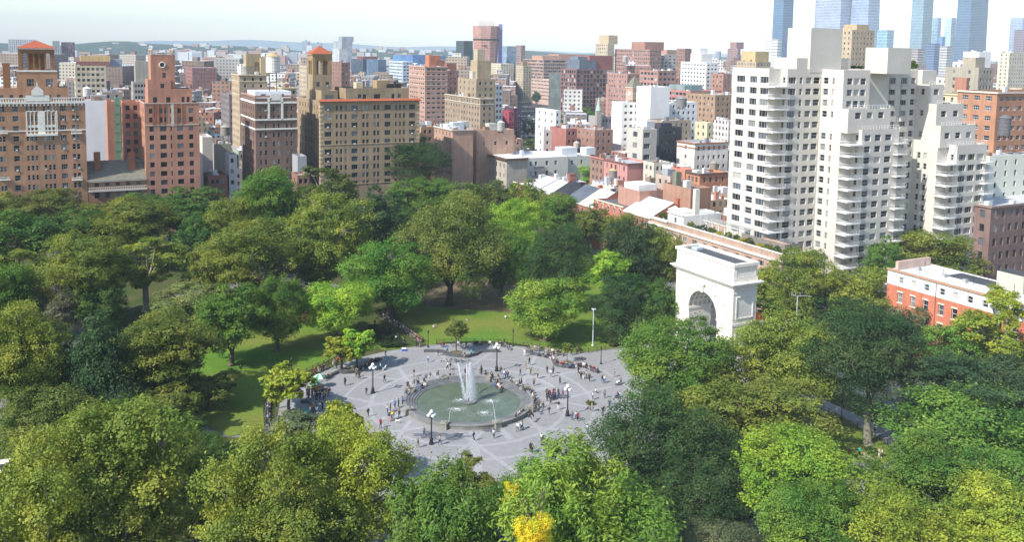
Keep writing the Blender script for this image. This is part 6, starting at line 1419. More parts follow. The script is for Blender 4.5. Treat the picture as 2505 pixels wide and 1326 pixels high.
bg(1700, 350, 372, 1684, 1782, (.60, .57, .50), 'pale house with brown top storey behind the orange row', ns=1, ne=6, fh=4, dl=12, roof=(.45, .45, .46), trimc=(.33, .14, .08), bands=(2.4,))
bg(1590, 436, 305, 1566, 1594, (.30, .20, .15), 'tall brick chimney like house end in the middle of the terrace', ns=0, ne=0, dl=2.6, dr=2.4, name='chimney_stack', cat='chimney')
bg(1640, 432, 290, 1604, 1662, (.46, .34, .27), 'pale brick back building with roof machinery', ns=2, ne=2, dl=13, fh=4, roof=(.5, .51, .53), caps=((.2, .3, 3, 3, 2, (.3, .32, .34)),))
bg(1690, 462, 268, 1622, 1740, (.36, .18, .11), 'long plain brick back wall with a dark flat roof', ns=0, ne=0, dl=16, roof=(.16, .16, .17), caps=((.1, .6, 2, 2, 4, (.2, .2, .15)),))
bg(1565, 468, 280, 1500, 1592, (.45, .22, .15), 'back building with a bright white barn like roof', ns=0, ne=0, dl=12, dr=10, roof=(.78, .78, .78), caps=((.05, .1, 7, 8, 1.8, (.78, .78, .78)),))
# middle distance
bg(1165, 193, 480, 1120, 1212, (.33, .25, .15), 'stepped tan brick tower with ornate top, right of the salmon block', ne=None, ns=4, dl=22, dr=None, fh=3.3, roof=(.4, .38, .34), trimc=None, fin=True, caps=((.25, .2, 8, 9, 10, (.36, .29, .19)), (.35, .3, 4.6, 5, 16, (.42, .36, .26)), (.1, .3, 3, 4, 4, (.5, .46, .4))))
bg(1175, 240, 470, 1088, 1209, (.31, .225, .14), 'lower front of the stepped tan brick tower with pale ornament', ns=None, ne=None, dl=20, roof=(.42, .4, .36), bands=(3.5,), trimc=(.5, .46, .36))
bg(1212, 205, 500, 1205, 1230, (.66, .66, .66), 'slim white painted house right of the stepped tan tower', ns=0, ne=3, dl=20, m=STONE)
bg(1040, 162, 560, 1001, 1095, (.44, .25, .17), 'salmon brick block with stacked terraces left of the stepped tan tower', ns=None, ne=None, fh=3, ww=2.2, wh=1.2, dl=30, roof=(.5, .45, .4), bands=(3, 6, 9, 12), trimc=(.6, .4, .32), caps=((.4, .3, 8, 7, 7, (.42, .17, .1)), (.7, .3, 6, 6, 4, (.3, .13, .1))))
bg(1085, 172, 600, 1075, 1122, (.30, .14, .11), 'dark brick block behind the stepped tan tower', dl=20, caps=((.3, .3, 7, 6, 5, None),))
bg(1135, 99, 1150, 1117, 1157, (.03, .06, .085), 'dark glass office tower left of the curved brick tower', ns=0, ne=0, m=CURTAIN, roof=(.1, .1, .1), dl=25)
bg(1225, 155, 1150, 1201, 1257, (.58, .50, .34), 'cream apartment block below the curved tower', dl=30, fh=3)
bg(1250, 158, 1180, 1242, 1262, (.30, .25, .18), 'narrow brown tower, left of the tan twin', dl=25, fh=3)
bg(1280, 160, 1120, 1262, 1301, (.44, .35, .22), 'tall tan block at the left side of the car lined street', dl=35, fh=3, caps=((.2, .3, 7, 7, 5, (.3, .2, .14)),))
bg(1225, 232, 790, 1204, 1266, (.34, .22, .16), 'row of brown tenements left of the car lined street', dl=20, fh=3.3, roof=(.62, .63, .65))
bg(1245, 272, 600, 1226, 1258, (.40, .03, .07), 'crimson painted house beside the car lined street', ns=2, ne=3, dl=14, roof=(.4, .4, .42))
bg(1256, 264, 640, 1250, 1275, (.10, .04, .08), 'dark purple house beside the car lined street', ns=1, ne=3, dl=14)
bg(1240, 112, 1300, 1210, 1262, (.20, .32, .45), 'pale blue glass block right of the curved brick tower', ns=0, ne=0, m=CURTAIN, dl=40)
bg(1275, 110, 1250, 1262, 1285, (.28, .2, .18), 'slim brown block behind the blue glass block', dl=30)
bg(1330, 145, 1200, 1282, 1460, (.40, .25, .185), 'very long salmon brick warehouse block on the skyline', dl=70, dr=120, fh=4.4, ww=3.0, wh=2.2, roof=(.55, .5, .46), frame=(.2, .2, .22), caps=((.05, .2, 30, 30, 5, None), (.3, .3, 40, 30, 7, (.42, .22, .16)), (.75, .2, 22, 25, 6, (.5, .5, .52))), bands=(.6,), trimc=(.6, .42, .34))
bg(1345, 195, 1050, 1300, 1372, (.52, .34, .26), 'lower salmon brick front of the long warehouse block', dl=40, fh=4.2, ww=2.4)
bg(1410, 168, 800, 1372, 1485, (.23, .11, .10), 'maroon framed glass block in the middle distance', dl=35, fh=3.8, ww=2.7, wh=2.7, roof=(.35, .33, .35), frame=(.3, .12, .1), caps=((.15, .1, 18, 22, 8, (.13, .16, .2)), (.5, .15, 25, 20, 12, (.28, .11, .1)), (.2, .3, 12, 14, 11, (.16, .2, .25))))
bg(1372, 180, 830, 1347, 1376, (.10, .13, .13), 'small dark glass house left of the maroon block', m=CURTAIN, ns=0, ne=0, dl=22)
bg(1487, 105, 1000, 1457, 1503, (.44, .36, .24), 'tan stepped tower with vertical ribs on the skyline', dl=40, fh=4, ns=6, ww=1.5, ne=0, caps=((.3, .1, 12, 20, 9, None),))
bg(1590, 120, 950, 1505, 1618, (.33, .175, .14), 'large dark red block right of the ribbed tower', dl=60, fh=4, ww=2, caps=((.2, .2, 25, 25, 8, None), (.6, .3, 15, 15, 6, (.3, .3, .32))))
bg(1625, 132, 1000, 1605, 1660, (.46, .42, .38), 'striped grey office with roof tanks on the skyline', dl=50, fh=3.6, ww=3, caps=((.3, .2, 20, 15, 5, (.42, .25, .2)),))
bg(1676, 118, 950, 1655, 1692, (.28, .15, .11), 'dark brown brick tower on the skyline left of the white stepped block', dl=25)
bg(1545, 210, 680, 1483, 1550, (.38, .19, .145), 'red brick hospital like block with arched windows left of the clock tower', dl=35, dr=18, fh=3.6, roof=(.4, .35, .33))
bg(1535, 180, 640, 1487, 1566, (.37, .19, .15), 'taller red brick block behind the clock tower', dl=40, fh=3.6)
bg(1610, 172, 600, 1565, 1655, (.38, .19, .145), 'red brick school block with blue grey window bands', dl=28, fh=3.6, ww=2.6, wh=1.8, frame=(.3, .4, .5), roof=(.4, .3, .28))
bg(1630, 190, 660, 1620, 1690, (.33, .15, .12), 'brown red block right of the school block', dl=30, fh=3.4)
bg(1728, 152, 640, 1666, 1758, (.72, .71, .68), 'white stepped apartment block in the middle distance', dl=38, m=STONE, fh=2.9, ww=1.9, wh=1.3, frame=(.3, .3, .32), caps=((.2, .3, 10, 12, 6, (.7, .69, .66)), (.5, .5, 7, 7, 10, (.66, .66, .64))))
bg(1690, 222, 540, 1622, 1745, (.44, .17, .14), 'red office with ribbon windows behind the clock tower', dl=30, dr=24, fh=3.4, ww=2.9, wh=1.7, frame=(.25, .3, .36), roof=(.3, .36, .36), caps=((.1, .3, 14, 16, 3, (.22, .28, .28)),))
bg(1750, 232, 500, 1698, 1800, (.36, .22, .12), 'tan brick block with a planted roof left of the white tower', dl=26, dr=22, fh=3.3, frame=(.5, .5, .45))
bg(1770, 180, 620, 1740, 1790, (.36, .18, .13), 'brick block peeping out left of the white tower', dl=18)
bg(1522, 250, 455, 1497, 1605, (.76, .74, .70), 'bright white hospital like building with a stepped front', dl=22, dr=None, m=STONE, fh=3.4, ns=0, ww=1.8, wh=1.3, frame=(.35, .35, .36), roof=(.7, .7, .7))
bg(1592, 212, 448, 1566, 1612, (.78, .76, .72), 'blank white stair tower of the bright white building', dl=12, dr=12, m=STONE, ns=0, ne=0)
bg(1640, 250, 470, 1600, 1680, (.70, .70, .68), 'white wing behind the blank stair tower', dl=20, dr=18, m=STONE, fh=3.4, frame=(.2, .3, .45))
bg(1620, 295, 420, 1606, 1690, (.36, .28, .20), 'gabled stone row houses right of the bright white building', dl=12, fh=3.6)
bg(1730, 300, 420, 1700, 1745, (.56, .48, .28), 'pale yellow narrow house with a brown side wall', dl=12, fh=3.4)
bg(1360, 270, 480, 1310, 1372, (.60, .60, .56), 'cream low building right of the car lined street', dl=22, ns=3, ne=2, fh=4, m=STONE, roof=(.6, .6, .6))
bg(1330, 318, 440, 1315, 1400, (.62, .61, .55), 'long pale flat building with roof garden', dl=16, ns=1, ne=5, fh=4, m=STONE, roof=(.7, .7, .7))
bg(1385, 315, 430, 1345, 1412, (.36, .12, .09), 'small scarlet walled yard building', dl=10, ns=0, ne=2, fh=4)
bg(1455, 318, 440, 1400, 1500, (.34, .17, .12), 'brown brick tenement with fire escapes', dl=18, fh=3.5)
bg(1470, 285, 470, 1440, 1500, (.30, .29, .28), 'grey stone church nave beside the green spire', dl=12, ns=0, ne=3, fh=6, m=STONE, roof=(.2, .21, .22), name='church', cat='church')
# left middle distance
bg(183, 160, 640, 159, 259, (.56, .46, .28), 'cream brick loft block with a red brown low roof behind the left tower', dl=26, fh=4.0, ww=2.0, wh=2.0, roof=(.28, .14, .11), frame=(.35, .3, .22), caps=((.05, .2, 22, 14, 3.0, (.28, .14, .11)), (.2, .5, 20, 10, 7, (.55, .42, .2)), (.4, .6, 24, 10, 4.5, (.3, .34, .4))))
bg(325, 200, 520, 302, 362, (.36, .33, .27), 'grey gothic brick tower house with tall top windows', dl=12, fh=3.4, ns=3, ne=4, caps=((.2, .2, 8, 7, 12, (.38, .35, .29)),))
bg(585, 182, 430, 541, 652, (.42, .31, .18), 'tall tan apartment block with cream bands and a gothic roof house', dl=20, fh=3.2, trimc=(.55, .46, .32), bands=(3.5, 10), frame=(.6, .55, .45), roof=(.5, .45, .35), caps=((.35, .3, 7, 7, 10, (.38, .30, .19)), (.15, .3, 8, 8, 4, (.64, .62, .55)), (.65, .3, 7, 6, 6, (.3, .24, .17)), (.85, .2, 4, 5, 8, (.46, .38, .24))))
bg(690, 214, 420, 652, 725, (.50, .40, .22), 'cream cornice block with roof planting behind the water tank', dl=14, ns=0, ne=5, fh=3.4, trimc=(.6, .5, .3))
bg(750, 160, 620, 728, 770, (.44, .35, .23), 'plain tan slab left of the arched tower', dl=20, fh=3.2)
bg(835, 152, 660, 812, 856, (.26, .13, .10), 'dark brown block right of the arched tower', dl=25, ns=3, ne=4, fh=3.2)
bg(836, 100, 1500, 803, 862, (.34, .38, .42), 'grey glass twin slab on the skyline right of the arched tower', m=CURTAIN, ns=0, ne=0, dl=50, caps=((.2, .2, 20, 20, 8, None),))
bg(830, 118, 1300, 808, 850, (.45, .48, .5), 'pale glass block in front of the twin slab', m=CURTAIN, ns=0, ne=0, dl=35)
bg(888, 145, 1150, 855, 918, (.04, .08, .13), 'dark blue glass office with red roof edge', m=CURTAIN, ns=0, ne=0, dl=50, caps=((.1, .1, 20, 25, 4, (.2, .06, .05)),))
bg(925, 145, 1100, 893, 945, (.06, .14, .24), 'bright blue glass office block', m=CURTAIN, ns=0, ne=0, dl=45)
bg(985, 150, 1000, 952, 1010, (.42, .50, .58), 'pale blue panelled office with white edges', m=STONE, dl=40, fh=3.6, ww=2.6, frame=(.3, .4, .5))
bg(1010, 135, 1400, 945, 1060, (.05, .18, .42), 'long low vivid blue building on the river edge', m=CURTAIN, ns=0, ne=0, dl=90, dr=60)
bg(560, 230, 470, 490, 575, (.20, .17, .17), 'brown tenements with scaffolding left of the brown corner block', dl=25, fh=3.3, roof=(.4, .4, .42))
bg(470, 165, 900, 440, 530, (.30, .13, .11), 'long dark red block near the river', dl=50, fh=4)
bg(250, 225, 450, 212, 300, (.32, .26, .21), 'brown low block with rooftop clutter behind the white blank wall', dl=20, fh=3.4, roof=(.45, .45, .45))
# right behind the white tower
bg(2450, 236, 330, 2352, 2520, (.56, .46, .26), 'cream brick block with green awning at the right edge', dl=30, dr=40, fh=3.4, ww=1.1, wh=1.8, roof=(.5, .5, .45), trimc=(.6, .5, .3))
bg(2440, 225, 285, 2432, 2560, (.44, .19, .09), 'orange brown brick apartment block with wide windows at the right edge', dl=14, dr=50, fh=3.2, ww=2.1, wh=1.5, roof=(.4, .35, .3), frame=(.6, .6, .6), trimc=(.62, .55, .46), wmax=60, style='sash')
bg(2422, 382, 268, 2408, 2560, (.62, .64, .52), 'pale green rendered rear wall with green fire escapes', dl=12, dr=40, fh=3.4, ww=1.1, ne=8, m=STONE, frame=(.05, .2, .1))
bg(2425, 505, 247, 2412, 2560, (.22, .13, .11), 'brownstone building with a pale sloping roof at the right edge', dl=22, dr=40, fh=4.0, ww=1.5, wh=2.2, roof=(.5, .5, .52), trimc=(.25, .18, .15), frame=(.2, .15, .12))
bg(2395, 165, 430, 2378, 2432, (.34, .30, .23), 'ornate grey tan tower top with tall windows at the right', dl=18, fh=3.6, ns=2, ne=4, caps=((.2, .2, 7, 7, 5, (.36, .32, .25)),))
bg(2335, 190, 470, 2290, 2362, (.60, .56, .46), 'cream stone hotel like block right of the white tower', dl=30, fh=3.6)
bg(2365, 190, 420, 2336, 2370, (.40, .16, .09), 'small red brick gabled house right of the white tower', dl=8, ns=0, ne=0)
bg(2380, 152, 560, 2331, 2400, (.74, .72, .66), 'white low flat building on the right skyline', dl=28, m=STONE, ns=4, ne=3)
bg(2395, 126, 700, 2357, 2425, (.74, .73, .70), 'white blank roof block on the right skyline', dl=32, m=STONE, ns=0, ne=0)
bg(2470, 128, 800, 2443, 2520, (.56, .50, .36), 'cream stepped block on the right skyline', dl=35, fh=3.4)
bg(2500, 215, 380, 2470, 2560, (.5, .42, .26), 'yellow brick block above the orange brown one', dl=20, fh=3.4)
bg(2085, 72, 620, 2030, 2116, (.44, .33, .20), 'tall tan stone tower with dark ribs behind the white tower', dl=38, dr=22, fh=3.6, ww=1.2, caps=((.4, .1, 12, 12, 4, None), (.1, .3, 10, 12, -1, None)))
bg(1850, 150, 700, 1803, 1885, (.42, .32, .20), 'tan stepped block left behind the white tower', dl=30, fh=3.4, caps=((.2, .2, 14, 16, 8, (.5, .38, .2)),))
bg(1805, 118, 1700, 1780, 1812, (.28, .16, .15), 'brick apartment tower with domed water tank on the skyline', dl=30, caps=((.2, .2, 18, 18, 12, None),))
bg(1760, 125, 1900, 1750, 1764, (.25, .27, .33), 'thin grey tower on the skyline left of the white tower', dl=14)
# curved brick tower on the skyline
p = corner(1189, 50, 1250); r = empty('apartment_tower', (p[0], p[1], 0), 0, 'tall flared brick and glass tower under construction on the skyline', 'building'); zt = p[2]
b = MB(); K = 20
def flare(t): return 17*(1.0-.10*(1-t)*2+.10*t)
for i in range(K):
    z0_, z1_ = zt*i/K, zt*(i+1)/K; s0, s1 = flare(i/K), flare((i+1)/K)
    for a0, a1 in ((-1, -.5), (-.5, .5), (.5, 1)):
        pass
P_ = [(-1, .1), (-.85, -.45), (-.4, -.72), (.4, -.72), (.85, -.45), (1, .1), (1, .9), (-1, .9)]
NF_ = 26; BM_ = MB()
for i in range(NF_):
    z0_, z1_ = zt*.93*i/NF_, zt*.93*(i+1)/NF_; s0, s1 = flare(i/NF_), flare((i+1)/NF_)
    for k in range(8):
        (xa, ya), (xb, yb) = P_[k], P_[(k+1) % 8]; b.quad((xa*s0*.97, ya*s0*.97, z0_), (xb*s0*.97, yb*s0*.97, z0_), (xb*s1*.97, yb*s1*.97, z1_), (xa*s1*.97, ya*s1*.97, z1_), CURTAIN)
        BM_.quad((xa*s0, ya*s0, z0_), (xb*s0, yb*s0, z0_), (xb*s0, yb*s0, z0_+1.5), (xa*s0, ya*s0, z0_+1.5), STONE)
        n_ = 4
        for j in range(n_):
            f0 = j/n_; f1 = f0+.1; A = lambda f, s: np.array([(xa+(xb-xa)*f)*s, (ya+(yb-ya)*f)*s]); a0, a1, c0, c1 = A(f0, s0), A(f1, s0), A(f0, s1), A(f1, s1); BM_.quad((*a0, z0_), (*a1, z0_), (*c1, z1_), (*c0, z1_), STONE)
b.build('glazing', r, (.34, .30, .32)); BM_.build('brick_grid', r, (.50, .26, .20))
b = MB(); s = flare(1)*.55; b.box((-s, -s*.6, zt*.93-2), (2*s, 0, 0), (0, 2*s, 0), (0, 0, zt*.07+2), STONE); b.build('crown_house', r, (.6, .56, .52))
b = MB(); b.box((17.5, 2, 0), (5.5, 0, 0), (0, 8, 0), (0, 0, zt*.96), CURTAIN)
for i in range(30): b.box((17.4, 1.9, zt*.95*i/30), (5.7, 0, 0), (0, .2, 0), (0, 0, .9), PAINT)
b.build('hoist', r, (.16, .17, .42))
b = MB(); b.poly([(-19*.5, -19*.55-.3, zt*.66), (2, -14, zt*.66), (2, -14, zt*.66+1.4), (-19*.5, -19*.55-.3, zt*.66+1.4)], IRON)
for (z, h) in ((zt*.74, 2.0),):
    for k in range(7):
        (xa, ya), (xb, yb) = P_[k], P_[(k+1) % 8]; s = flare(.78)*1.03; b.quad((xa*s, ya*s, z), (xb*s, yb*s, z), (xb*s, yb*s, z+h), (xa*s, ya*s, z+h), IRON)
b.build('netting', r)
# clock tower
p = corner(1551, 240, 500); r = empty('clock_tower', (p[0], p[1], 0), R_(27.5), 'striped brick clock tower with a steep grey pyramid roof', 'tower'); zt = p[2]; zc = atY(1551, 212, 500)[2]; zp = atY(1551, 184, 500)[2]
CT = mat('striped_brick', (.50, .33, .24), .85, .8, .8, 1.1, .2)
b = MB(); s = 3.3; b.box((-s, -s, 0), (2*s, 0, 0), (0, 2*s, 0), (0, 0, zc), CT); b.build('shaft', r)
b = MB()
for i in range(7): b.box((-s-.06, -s-.06, zc-9+i*.9), (2*s+.12, 0, 0), (0, 2*s+.12, 0), (0, 0, .3), PAINT)
b.box((-s-.4, -s-.4, zc-.5), (2*s+.8, 0, 0), (0, 2*s+.8, 0), (0, 0, .5), PAINT); b.build('stone_band', r, (.6, .52, .4))
for (c_, u) in (((0, -s-.08), (1, 0)), ((-s-.08, 0), (0, -1))):
    b = MB(); zz = zc-3.6; b.poly([(c_[0]+u[0]*1.7*math.cos(t), c_[1]+u[1]*1.7*math.cos(t), zz+1.7*math.sin(t)) for t in np.linspace(0, 2*math.pi, 24, endpoint=False)], PAINT); f_ = b.build('clock_face', r, (.78, .76, .68))
    b = MB(); nr = np.array([u[1], -u[0], 0.])*.06; c3 = np.array([*c_, zz])+nr; b.tube([c3, c3+[u[0]*.3, u[1]*.3, 1.2]], .07, IRON, 4); b.tube([c3, c3+[u[0]*.8, u[1]*.8, -.3]], .09, IRON, 4)
    b.tube([c3+np.array([u[0]*1.65*math.cos(t), u[1]*1.65*math.cos(t), 1.65*math.sin(t)]) for t in np.linspace(0, 2*math.pi, 20)], .09, IRON, 4); b.build('clock_hands', f_)
b = MB(); h_ = zp-zc; b.poly([(-s-.3, -s-.3, zc+.01), (s+.3, -s-.3, zc+.01), (0, 0, zp)], SLATE); b.poly([(s+.3, -s-.3, zc+.01), (s+.3, s+.3, zc+.01), (0, 0, zp)], SLATE); b.poly([(s+.3, s+.3, zc+.01), (-s-.3, s+.3, zc+.01), (0, 0, zp)], SLATE); b.poly([(-s-.3, s+.3, zc+.01), (-s-.3, -s-.3, zc+.01), (0, 0, zp)], SLATE); b.build('spire', r)
p = corner(1464, 270, 470); r = empty('church_spire', (p[0], p[1], 0), .3, 'thin pale green copper church spire above the courtyard trees', 'spire'); zs = atY(1464, 234, 470)[2]
b = MB(); b.box((-1.3, -1.3, 0), (2.6, 0, 0), (0, 2.6, 0), (0, 0, p[2]), STONE); b.build('base', r, (.3, .28, .25)); b = MB(); b.lathe(0, 0, [(1.7, p[2]), (1.0, p[2]+2.5), (.02, zs)], PAINT, 8); b.build('spire', r, (.33, .45, .38))
# water tanks
for (x, y, D, rr_, hh, lg, lb, c_) in ((1225, 318, 388, 1.7, 3.6, 1.2, 'barrel tank with cone roof on the blank brick building', (.42, .42, .38)), (552, 352, 356, 1.9, 3.2, 5.0, 'small grey tank on a black frame left of the brown corner block', (.3, .28, .24)), (214, 240, 420, 1.9, 3.6, 2.5, 'white barrel tank behind the white blank wall', (.6, .58, .54)), (1666, 262, 430, 2.6, 3.8, 2.0, 'big dark tank right of the bright white building', (.2, .2, .2)), (1529, 148, 880, 2.6, 5, 2, 'tank beside the ribbed tower on the skyline', (.35, .35, .34)), (2455, 330, 280, 1.8, 5.5, 1.0, 'dark pointed tank in front of the orange brown block', (.13, .13, .14)), (1745, 415, 330, 1.4, 2.6, 1.2, 'little tank over the orange row', (.3, .25, .2)), (1410, 362, 420, 1.5, 2.6, 1.5, 'small tank above the long whitewashed wall', (.45, .4, .33))):
    p = atY(x, y+8, D); tank(p, rr_, hh, lg, lb, c_, tuple(min(1, t*1.15) for t in c_))
# skyline glass towers
def gtower(x0, x1, ytop, D, col, label, dr=.42, ztop=None, taper=0, slant=0, m=None):
    col = tuple(c*q_ for c, q_ in zip(col, (.75, .72, .66)))
    p = corner(x0+(x1-x0)*(1-dr), 100, D); B0 = Bld('glass_tower', label, 'skyscraper', p, GA, col, m or CURTAIN, group='glass towers on the far skyline'); Ls = B0.toW(x0, 100)[0]; Le = B0.toN(x1, 100)[0]; zt = ztop or atY(x0, ytop, D)[2]
    b = MB(); k = taper; q0 = [(0, 0), (Le, 0), (Le, Ls), (0, Ls)]; cx, cy = Le/2, Ls/2; q1 = [(cx+(x-cx)*(1-k), cy+(y-cy)*(1-k)) for x, y in q0]; ht = [0, -slant, -slant, 0]
    for i in range(4):
        j = (i+1) % 4; b.quad((*q0[i], 0), (*q0[j], 0), (*q1[j], zt+ht[j]), (*q1[i], zt+ht[i]), B0.m)
    b.quad(*[(*q1[i], zt+ht[i]) for i in range(4)], B0.m); b.build('facade', B0.r, col)
    b = MB(); nf = int(min(zt, 330)/ (9 if D > 2500 else 4.2))
    for i in range(1, nf):
        z = zt*i/nf; f_ = k*i/nf; q = [(cx+(x-cx)*(1-f_)*1.004, cy+(y-cy)*(1-f_)*1.004) for x, y in q0]
        for a_ in (0, 3): c_ = (a_+1) % 4; b.quad((*q[a_], z), (*q[c_], z), (*q[c_], z+.9), (*q[a_], z+.9), PAINT)
    b.build('floor_lines', B0.r, tuple(min(1, c*1.9+.05) for c in col)); FOOT.append((p[:2], GA, Le, Ls))
gtower(1888, 1938, -40, 2300, (.06, .14, .27), 'deep blue glass skyscraper left of the white tower roof', .5, taper=.03)
gtower(1990, 2080, -60, 2900, (.30, .36, .52), 'pale lilac glass skyscraper behind the white tower roof, left half', .3)
gtower(2075, 2152, -70, 2850, (.25, .34, .54), 'pale blue tapering glass skyscraper behind the white tower roof, right half', .4, taper=.16)
gtower(2225, 2279, -30, 2500, (.16, .27, .36), 'light teal glass skyscraper in the middle of the skyline group', .45, taper=.04)
gtower(2335, 2414, -40, 2350, (.055, .12, .23), 'tallest dark blue skyscraper at the right of the skyline group', .55, taper=.06)
for x0, x1, y, D, c_, lb in ((2145, 2186, 72, 2600, (.22, .42, .55), 'short teal glass block right of the tapering skyscraper'), (2279, 2300, 42, 2700, (.2, .34, .5), 'slim blue tower right of the teal skyscraper'), (2295, 2312, 88, 2300, (.10, .22, .42), 'low blue tower in the skyline gap'), (2308, 2336, 42, 2450, (.34, .48, .60), 'pale glass tower left of the tallest dark blue one'), (2468, 2520, 42, 2400, (.26, .34, .48), 'glass tower under construction at the right edge'), (2480, 2520, 72, 2250, (.17, .13, .18), 'purple netted tower at the right edge'), (1872, 1898, 92, 1500, (.60, .64, .68), 'white gridded tower at the foot of the blue skyscraper'), (1888, 1912, 95, 1300, (.5, .55, .6), 'pale gridded block at the foot of the blue skyscraper'), (2268, 2300, 105, 1600, (.1, .16, .3), 'dark blue block right of the small white roof house'), (2300, 2330, 112, 1400, (.40, .42, .46), 'grey block between the skyline towers'), (2225, 2262, 118, 1500, (.3, .28, .3), 'grey brown block under the teal skyscraper'), (2105, 2120, 78, 1500, (.48, .4, .32), 'slim tan block behind the tan stone tower')):
    gtower(x0, x1, y, D, c_, lb, .4)
bg(20, 95, 1500, -20, 50, (.58, .60, .62), 'pale slab tower at the far left edge of the skyline', dl=60, fh=3, ns=0, dr=40)
bg(128, 99, 1520, 115, 146, (.42, .44, .46), 'grey slab left in the far pair', dl=30, fh=3, ns=0)
bg(150, 102, 1540, 144, 183, (.26, .15, .17), 'dark red slab right in the far pair', dl=30, fh=3, ns=0)
# construction crane by the river
p = corner(722, 190, 1300); r = empty('crane', (p[0], p[1], 0), 0, 'white lattice crane with red tip near the river', 'crane'); zt = p[2]
t_ = atY(703, 140, 1300); m_ = atY(705, 148, 1300); b = MB(); b.tube([(0, 0, 0), (0, 0, zt)], .9, PAINT, 5); b.build('mast', r, (.7, .7, .7)); b = MB(); b.tube([(0, 0, zt-1), (m_[0]-p[0], 0, m_[2])], .8, PAINT, 5); b.build('boom', r, (.75, .75, .75)); b = MB(); b.tube([(m_[0]-p[0], 0, m_[2]), (t_[0]-p[0], 0, t_[2])], .8, PAINT, 5); b.build('boom_tip', r, (.6, .08, .05))

# ------------------------------------------------------------------ the mass of the town: lots on the street grid
def mat_town():
    m, n, l, b = _new('town_wall'); oi = n.new('ShaderNodeObjectInfo'); tc = n.new('ShaderNodeTexCoord'); sp = n.new('ShaderNodeSeparateXYZ'); l.new(tc.outputs['Object'], sp.inputs[0])
    def mth(op, a, bb=None):
        k = n.new('ShaderNodeMath'); k.operation = op
        for i, v in enumerate((a, bb)):
            if v is None: continue
            if isinstance(v, (int, float)): k.inputs[i].default_value = v
            else: l.new(v, k.inputs[i])
        return k.outputs[0]
    u = mth('DIVIDE', mth('ADD', sp.outputs[0], sp.outputs[1]), 2.7); v = mth('DIVIDE', sp.outputs[2], 3.3)
    fu, fv = mth('FRACT', u), mth('FRACT', v)
    w = mth('MULTIPLY', mth('MULTIPLY', mth('GREATER_THAN', fu, .34), mth('LESS_THAN', fu, .74)), mth('MULTIPLY', mth('GREATER_THAN', fv, .3), mth('LESS_THAN', fv, .8)))
    src = noisecol(n, l, oi.outputs['Color'], .15, .85, 1.12); mx = n.new('ShaderNodeMix'); mx.data_type = 'RGBA'; l.new(w, mx.inputs[0]); l.new(src, mx.inputs[6])
    cb = n.new('ShaderNodeCombineXYZ'); l.new(mth('FLOOR', u), cb.inputs[0]); l.new(mth('FLOOR', v), cb.inputs[1]); l.new(oi.outputs['Random'], cb.inputs[2])
    wn = n.new('ShaderNodeTexWhiteNoise'); l.new(cb.outputs[0], wn.inputs['Vector']); cr = n.new('ShaderNodeValToRGB'); cr.color_ramp.elements[0].color = (.015, .02, .03, 1); cr.color_ramp.elements[1].color = (.22, .24, .26, 1); cr.color_ramp.elements[0].position = .4; l.new(wn.outputs['Value'], cr.inputs[0]); l.new(cr.outputs[0], mx.inputs[7])
    l.new(mx.outputs[2], b.inputs['Base Color']); b.inputs['Roughness'].default_value = .8; b.inputs['Specular IOR Level'].default_value = .2; return m
TOWN = mat_town()
random.seed(77); lots = []
STA, STB = np.array([6., 520.]), np.array([34., 1285.]); sd = (STB-STA)/np.linalg.norm(STB-STA); sn_ = np.array([sd[1], -sd[0]])
def in_foot(p, mg):
    for (o, rot, lx, ly) in FOOT:
        Nn, Ww = dirs(rot); q = p-o; a, c = q@Nn, q@Ww
        if -mg < a < lx+mg and -mg < c < ly+mg: return True
    return False
def addlots(rot, org, sx, sy, nx_, ny_, test, hf, stx=5, sty=2):
    Nn, Ww = dirs(rot)
    for i in range(nx_):
        for j in range(ny_):
            p = org+Nn*(i*sx+(i//stx)*14)+Ww*(j*sy+(j//sty)*16)
            c_ = p+Nn*sx/2+Ww*sy/2
            if not test(c_): continue
            q = pr((c_[0], c_[1], 12.))
            if q[0] < -400 or q[0] > 3100: continue
            if in_foot(c_, max(sx, sy)*.45): continue
            if c_[1] < 1300 and abs((c_-STA)@sn_) < 10+max(sx, sy)*.6 and c_[1] > 480: continue
            h = hf(c_, q[0]); D_ = c_[1]
            if 1246 < q[0] < 1328 and 400 < D_ < 900: continue
            ym = None
            if 1170 < q[0] < 1500: ym = 440 if D_ < 425 else (345 if D_ < 470 else (300 if D_ < 600 else None))
            elif 1500 <= q[0] < 1800: ym = 470 if D_ < 330 else (420 if D_ < 400 else (350 if D_ < 480 else (285 if D_ < 580 else None)))
            if ym is not None:
                hm = atY(q[0], ym, D_)[2]
                if hm < 6: continue
                h = min(h, hm)
            lots.append((c_[1], p, rot, sx*random.uniform(.93, .995), sy*random.uniform(.75, .98), h))
def hnear(c_, x): return random.choice((10, 12, 13, 14, 15, 16, 18))+random.uniform(-.5, 1)+(random.uniform(4, 12) if random.random() < .12 else 0)
def hmid(c_, x): return random.uniform(14, 24)+(random.uniform(8, 18) if random.random() < .2 else 0)
def hfar(c_, x): return min(random.uniform(16, 30)+(random.uniform(8, 30) if random.random() < .28 else 0), 66-(2 if x < 1100 else -4)-(c_[1]*.012 if x < 1100 else 0))
gl = lambda c_: ((c_-FC)@ND, (c_-FC)@WD)
addlots(GA, g(110, 70), 9, 15, 16, 40, lambda c_: gl(c_)[0] > 112 and gl(c_)[1] > 62 and c_[1] < 560 and gl(c_)[1] < 420, hnear)
addlots(GA, g(-130, 205), 10, 16, 24, 14, lambda c_: gl(c_)[1] > 210 and c_[1] < 560 and gl(c_)[0] < 110, hnear)
addlots(-2.5, np.array([-560., 560.]), 15, 20, 72, 16, lambda c_: 560 < c_[1] < 900, hmid)
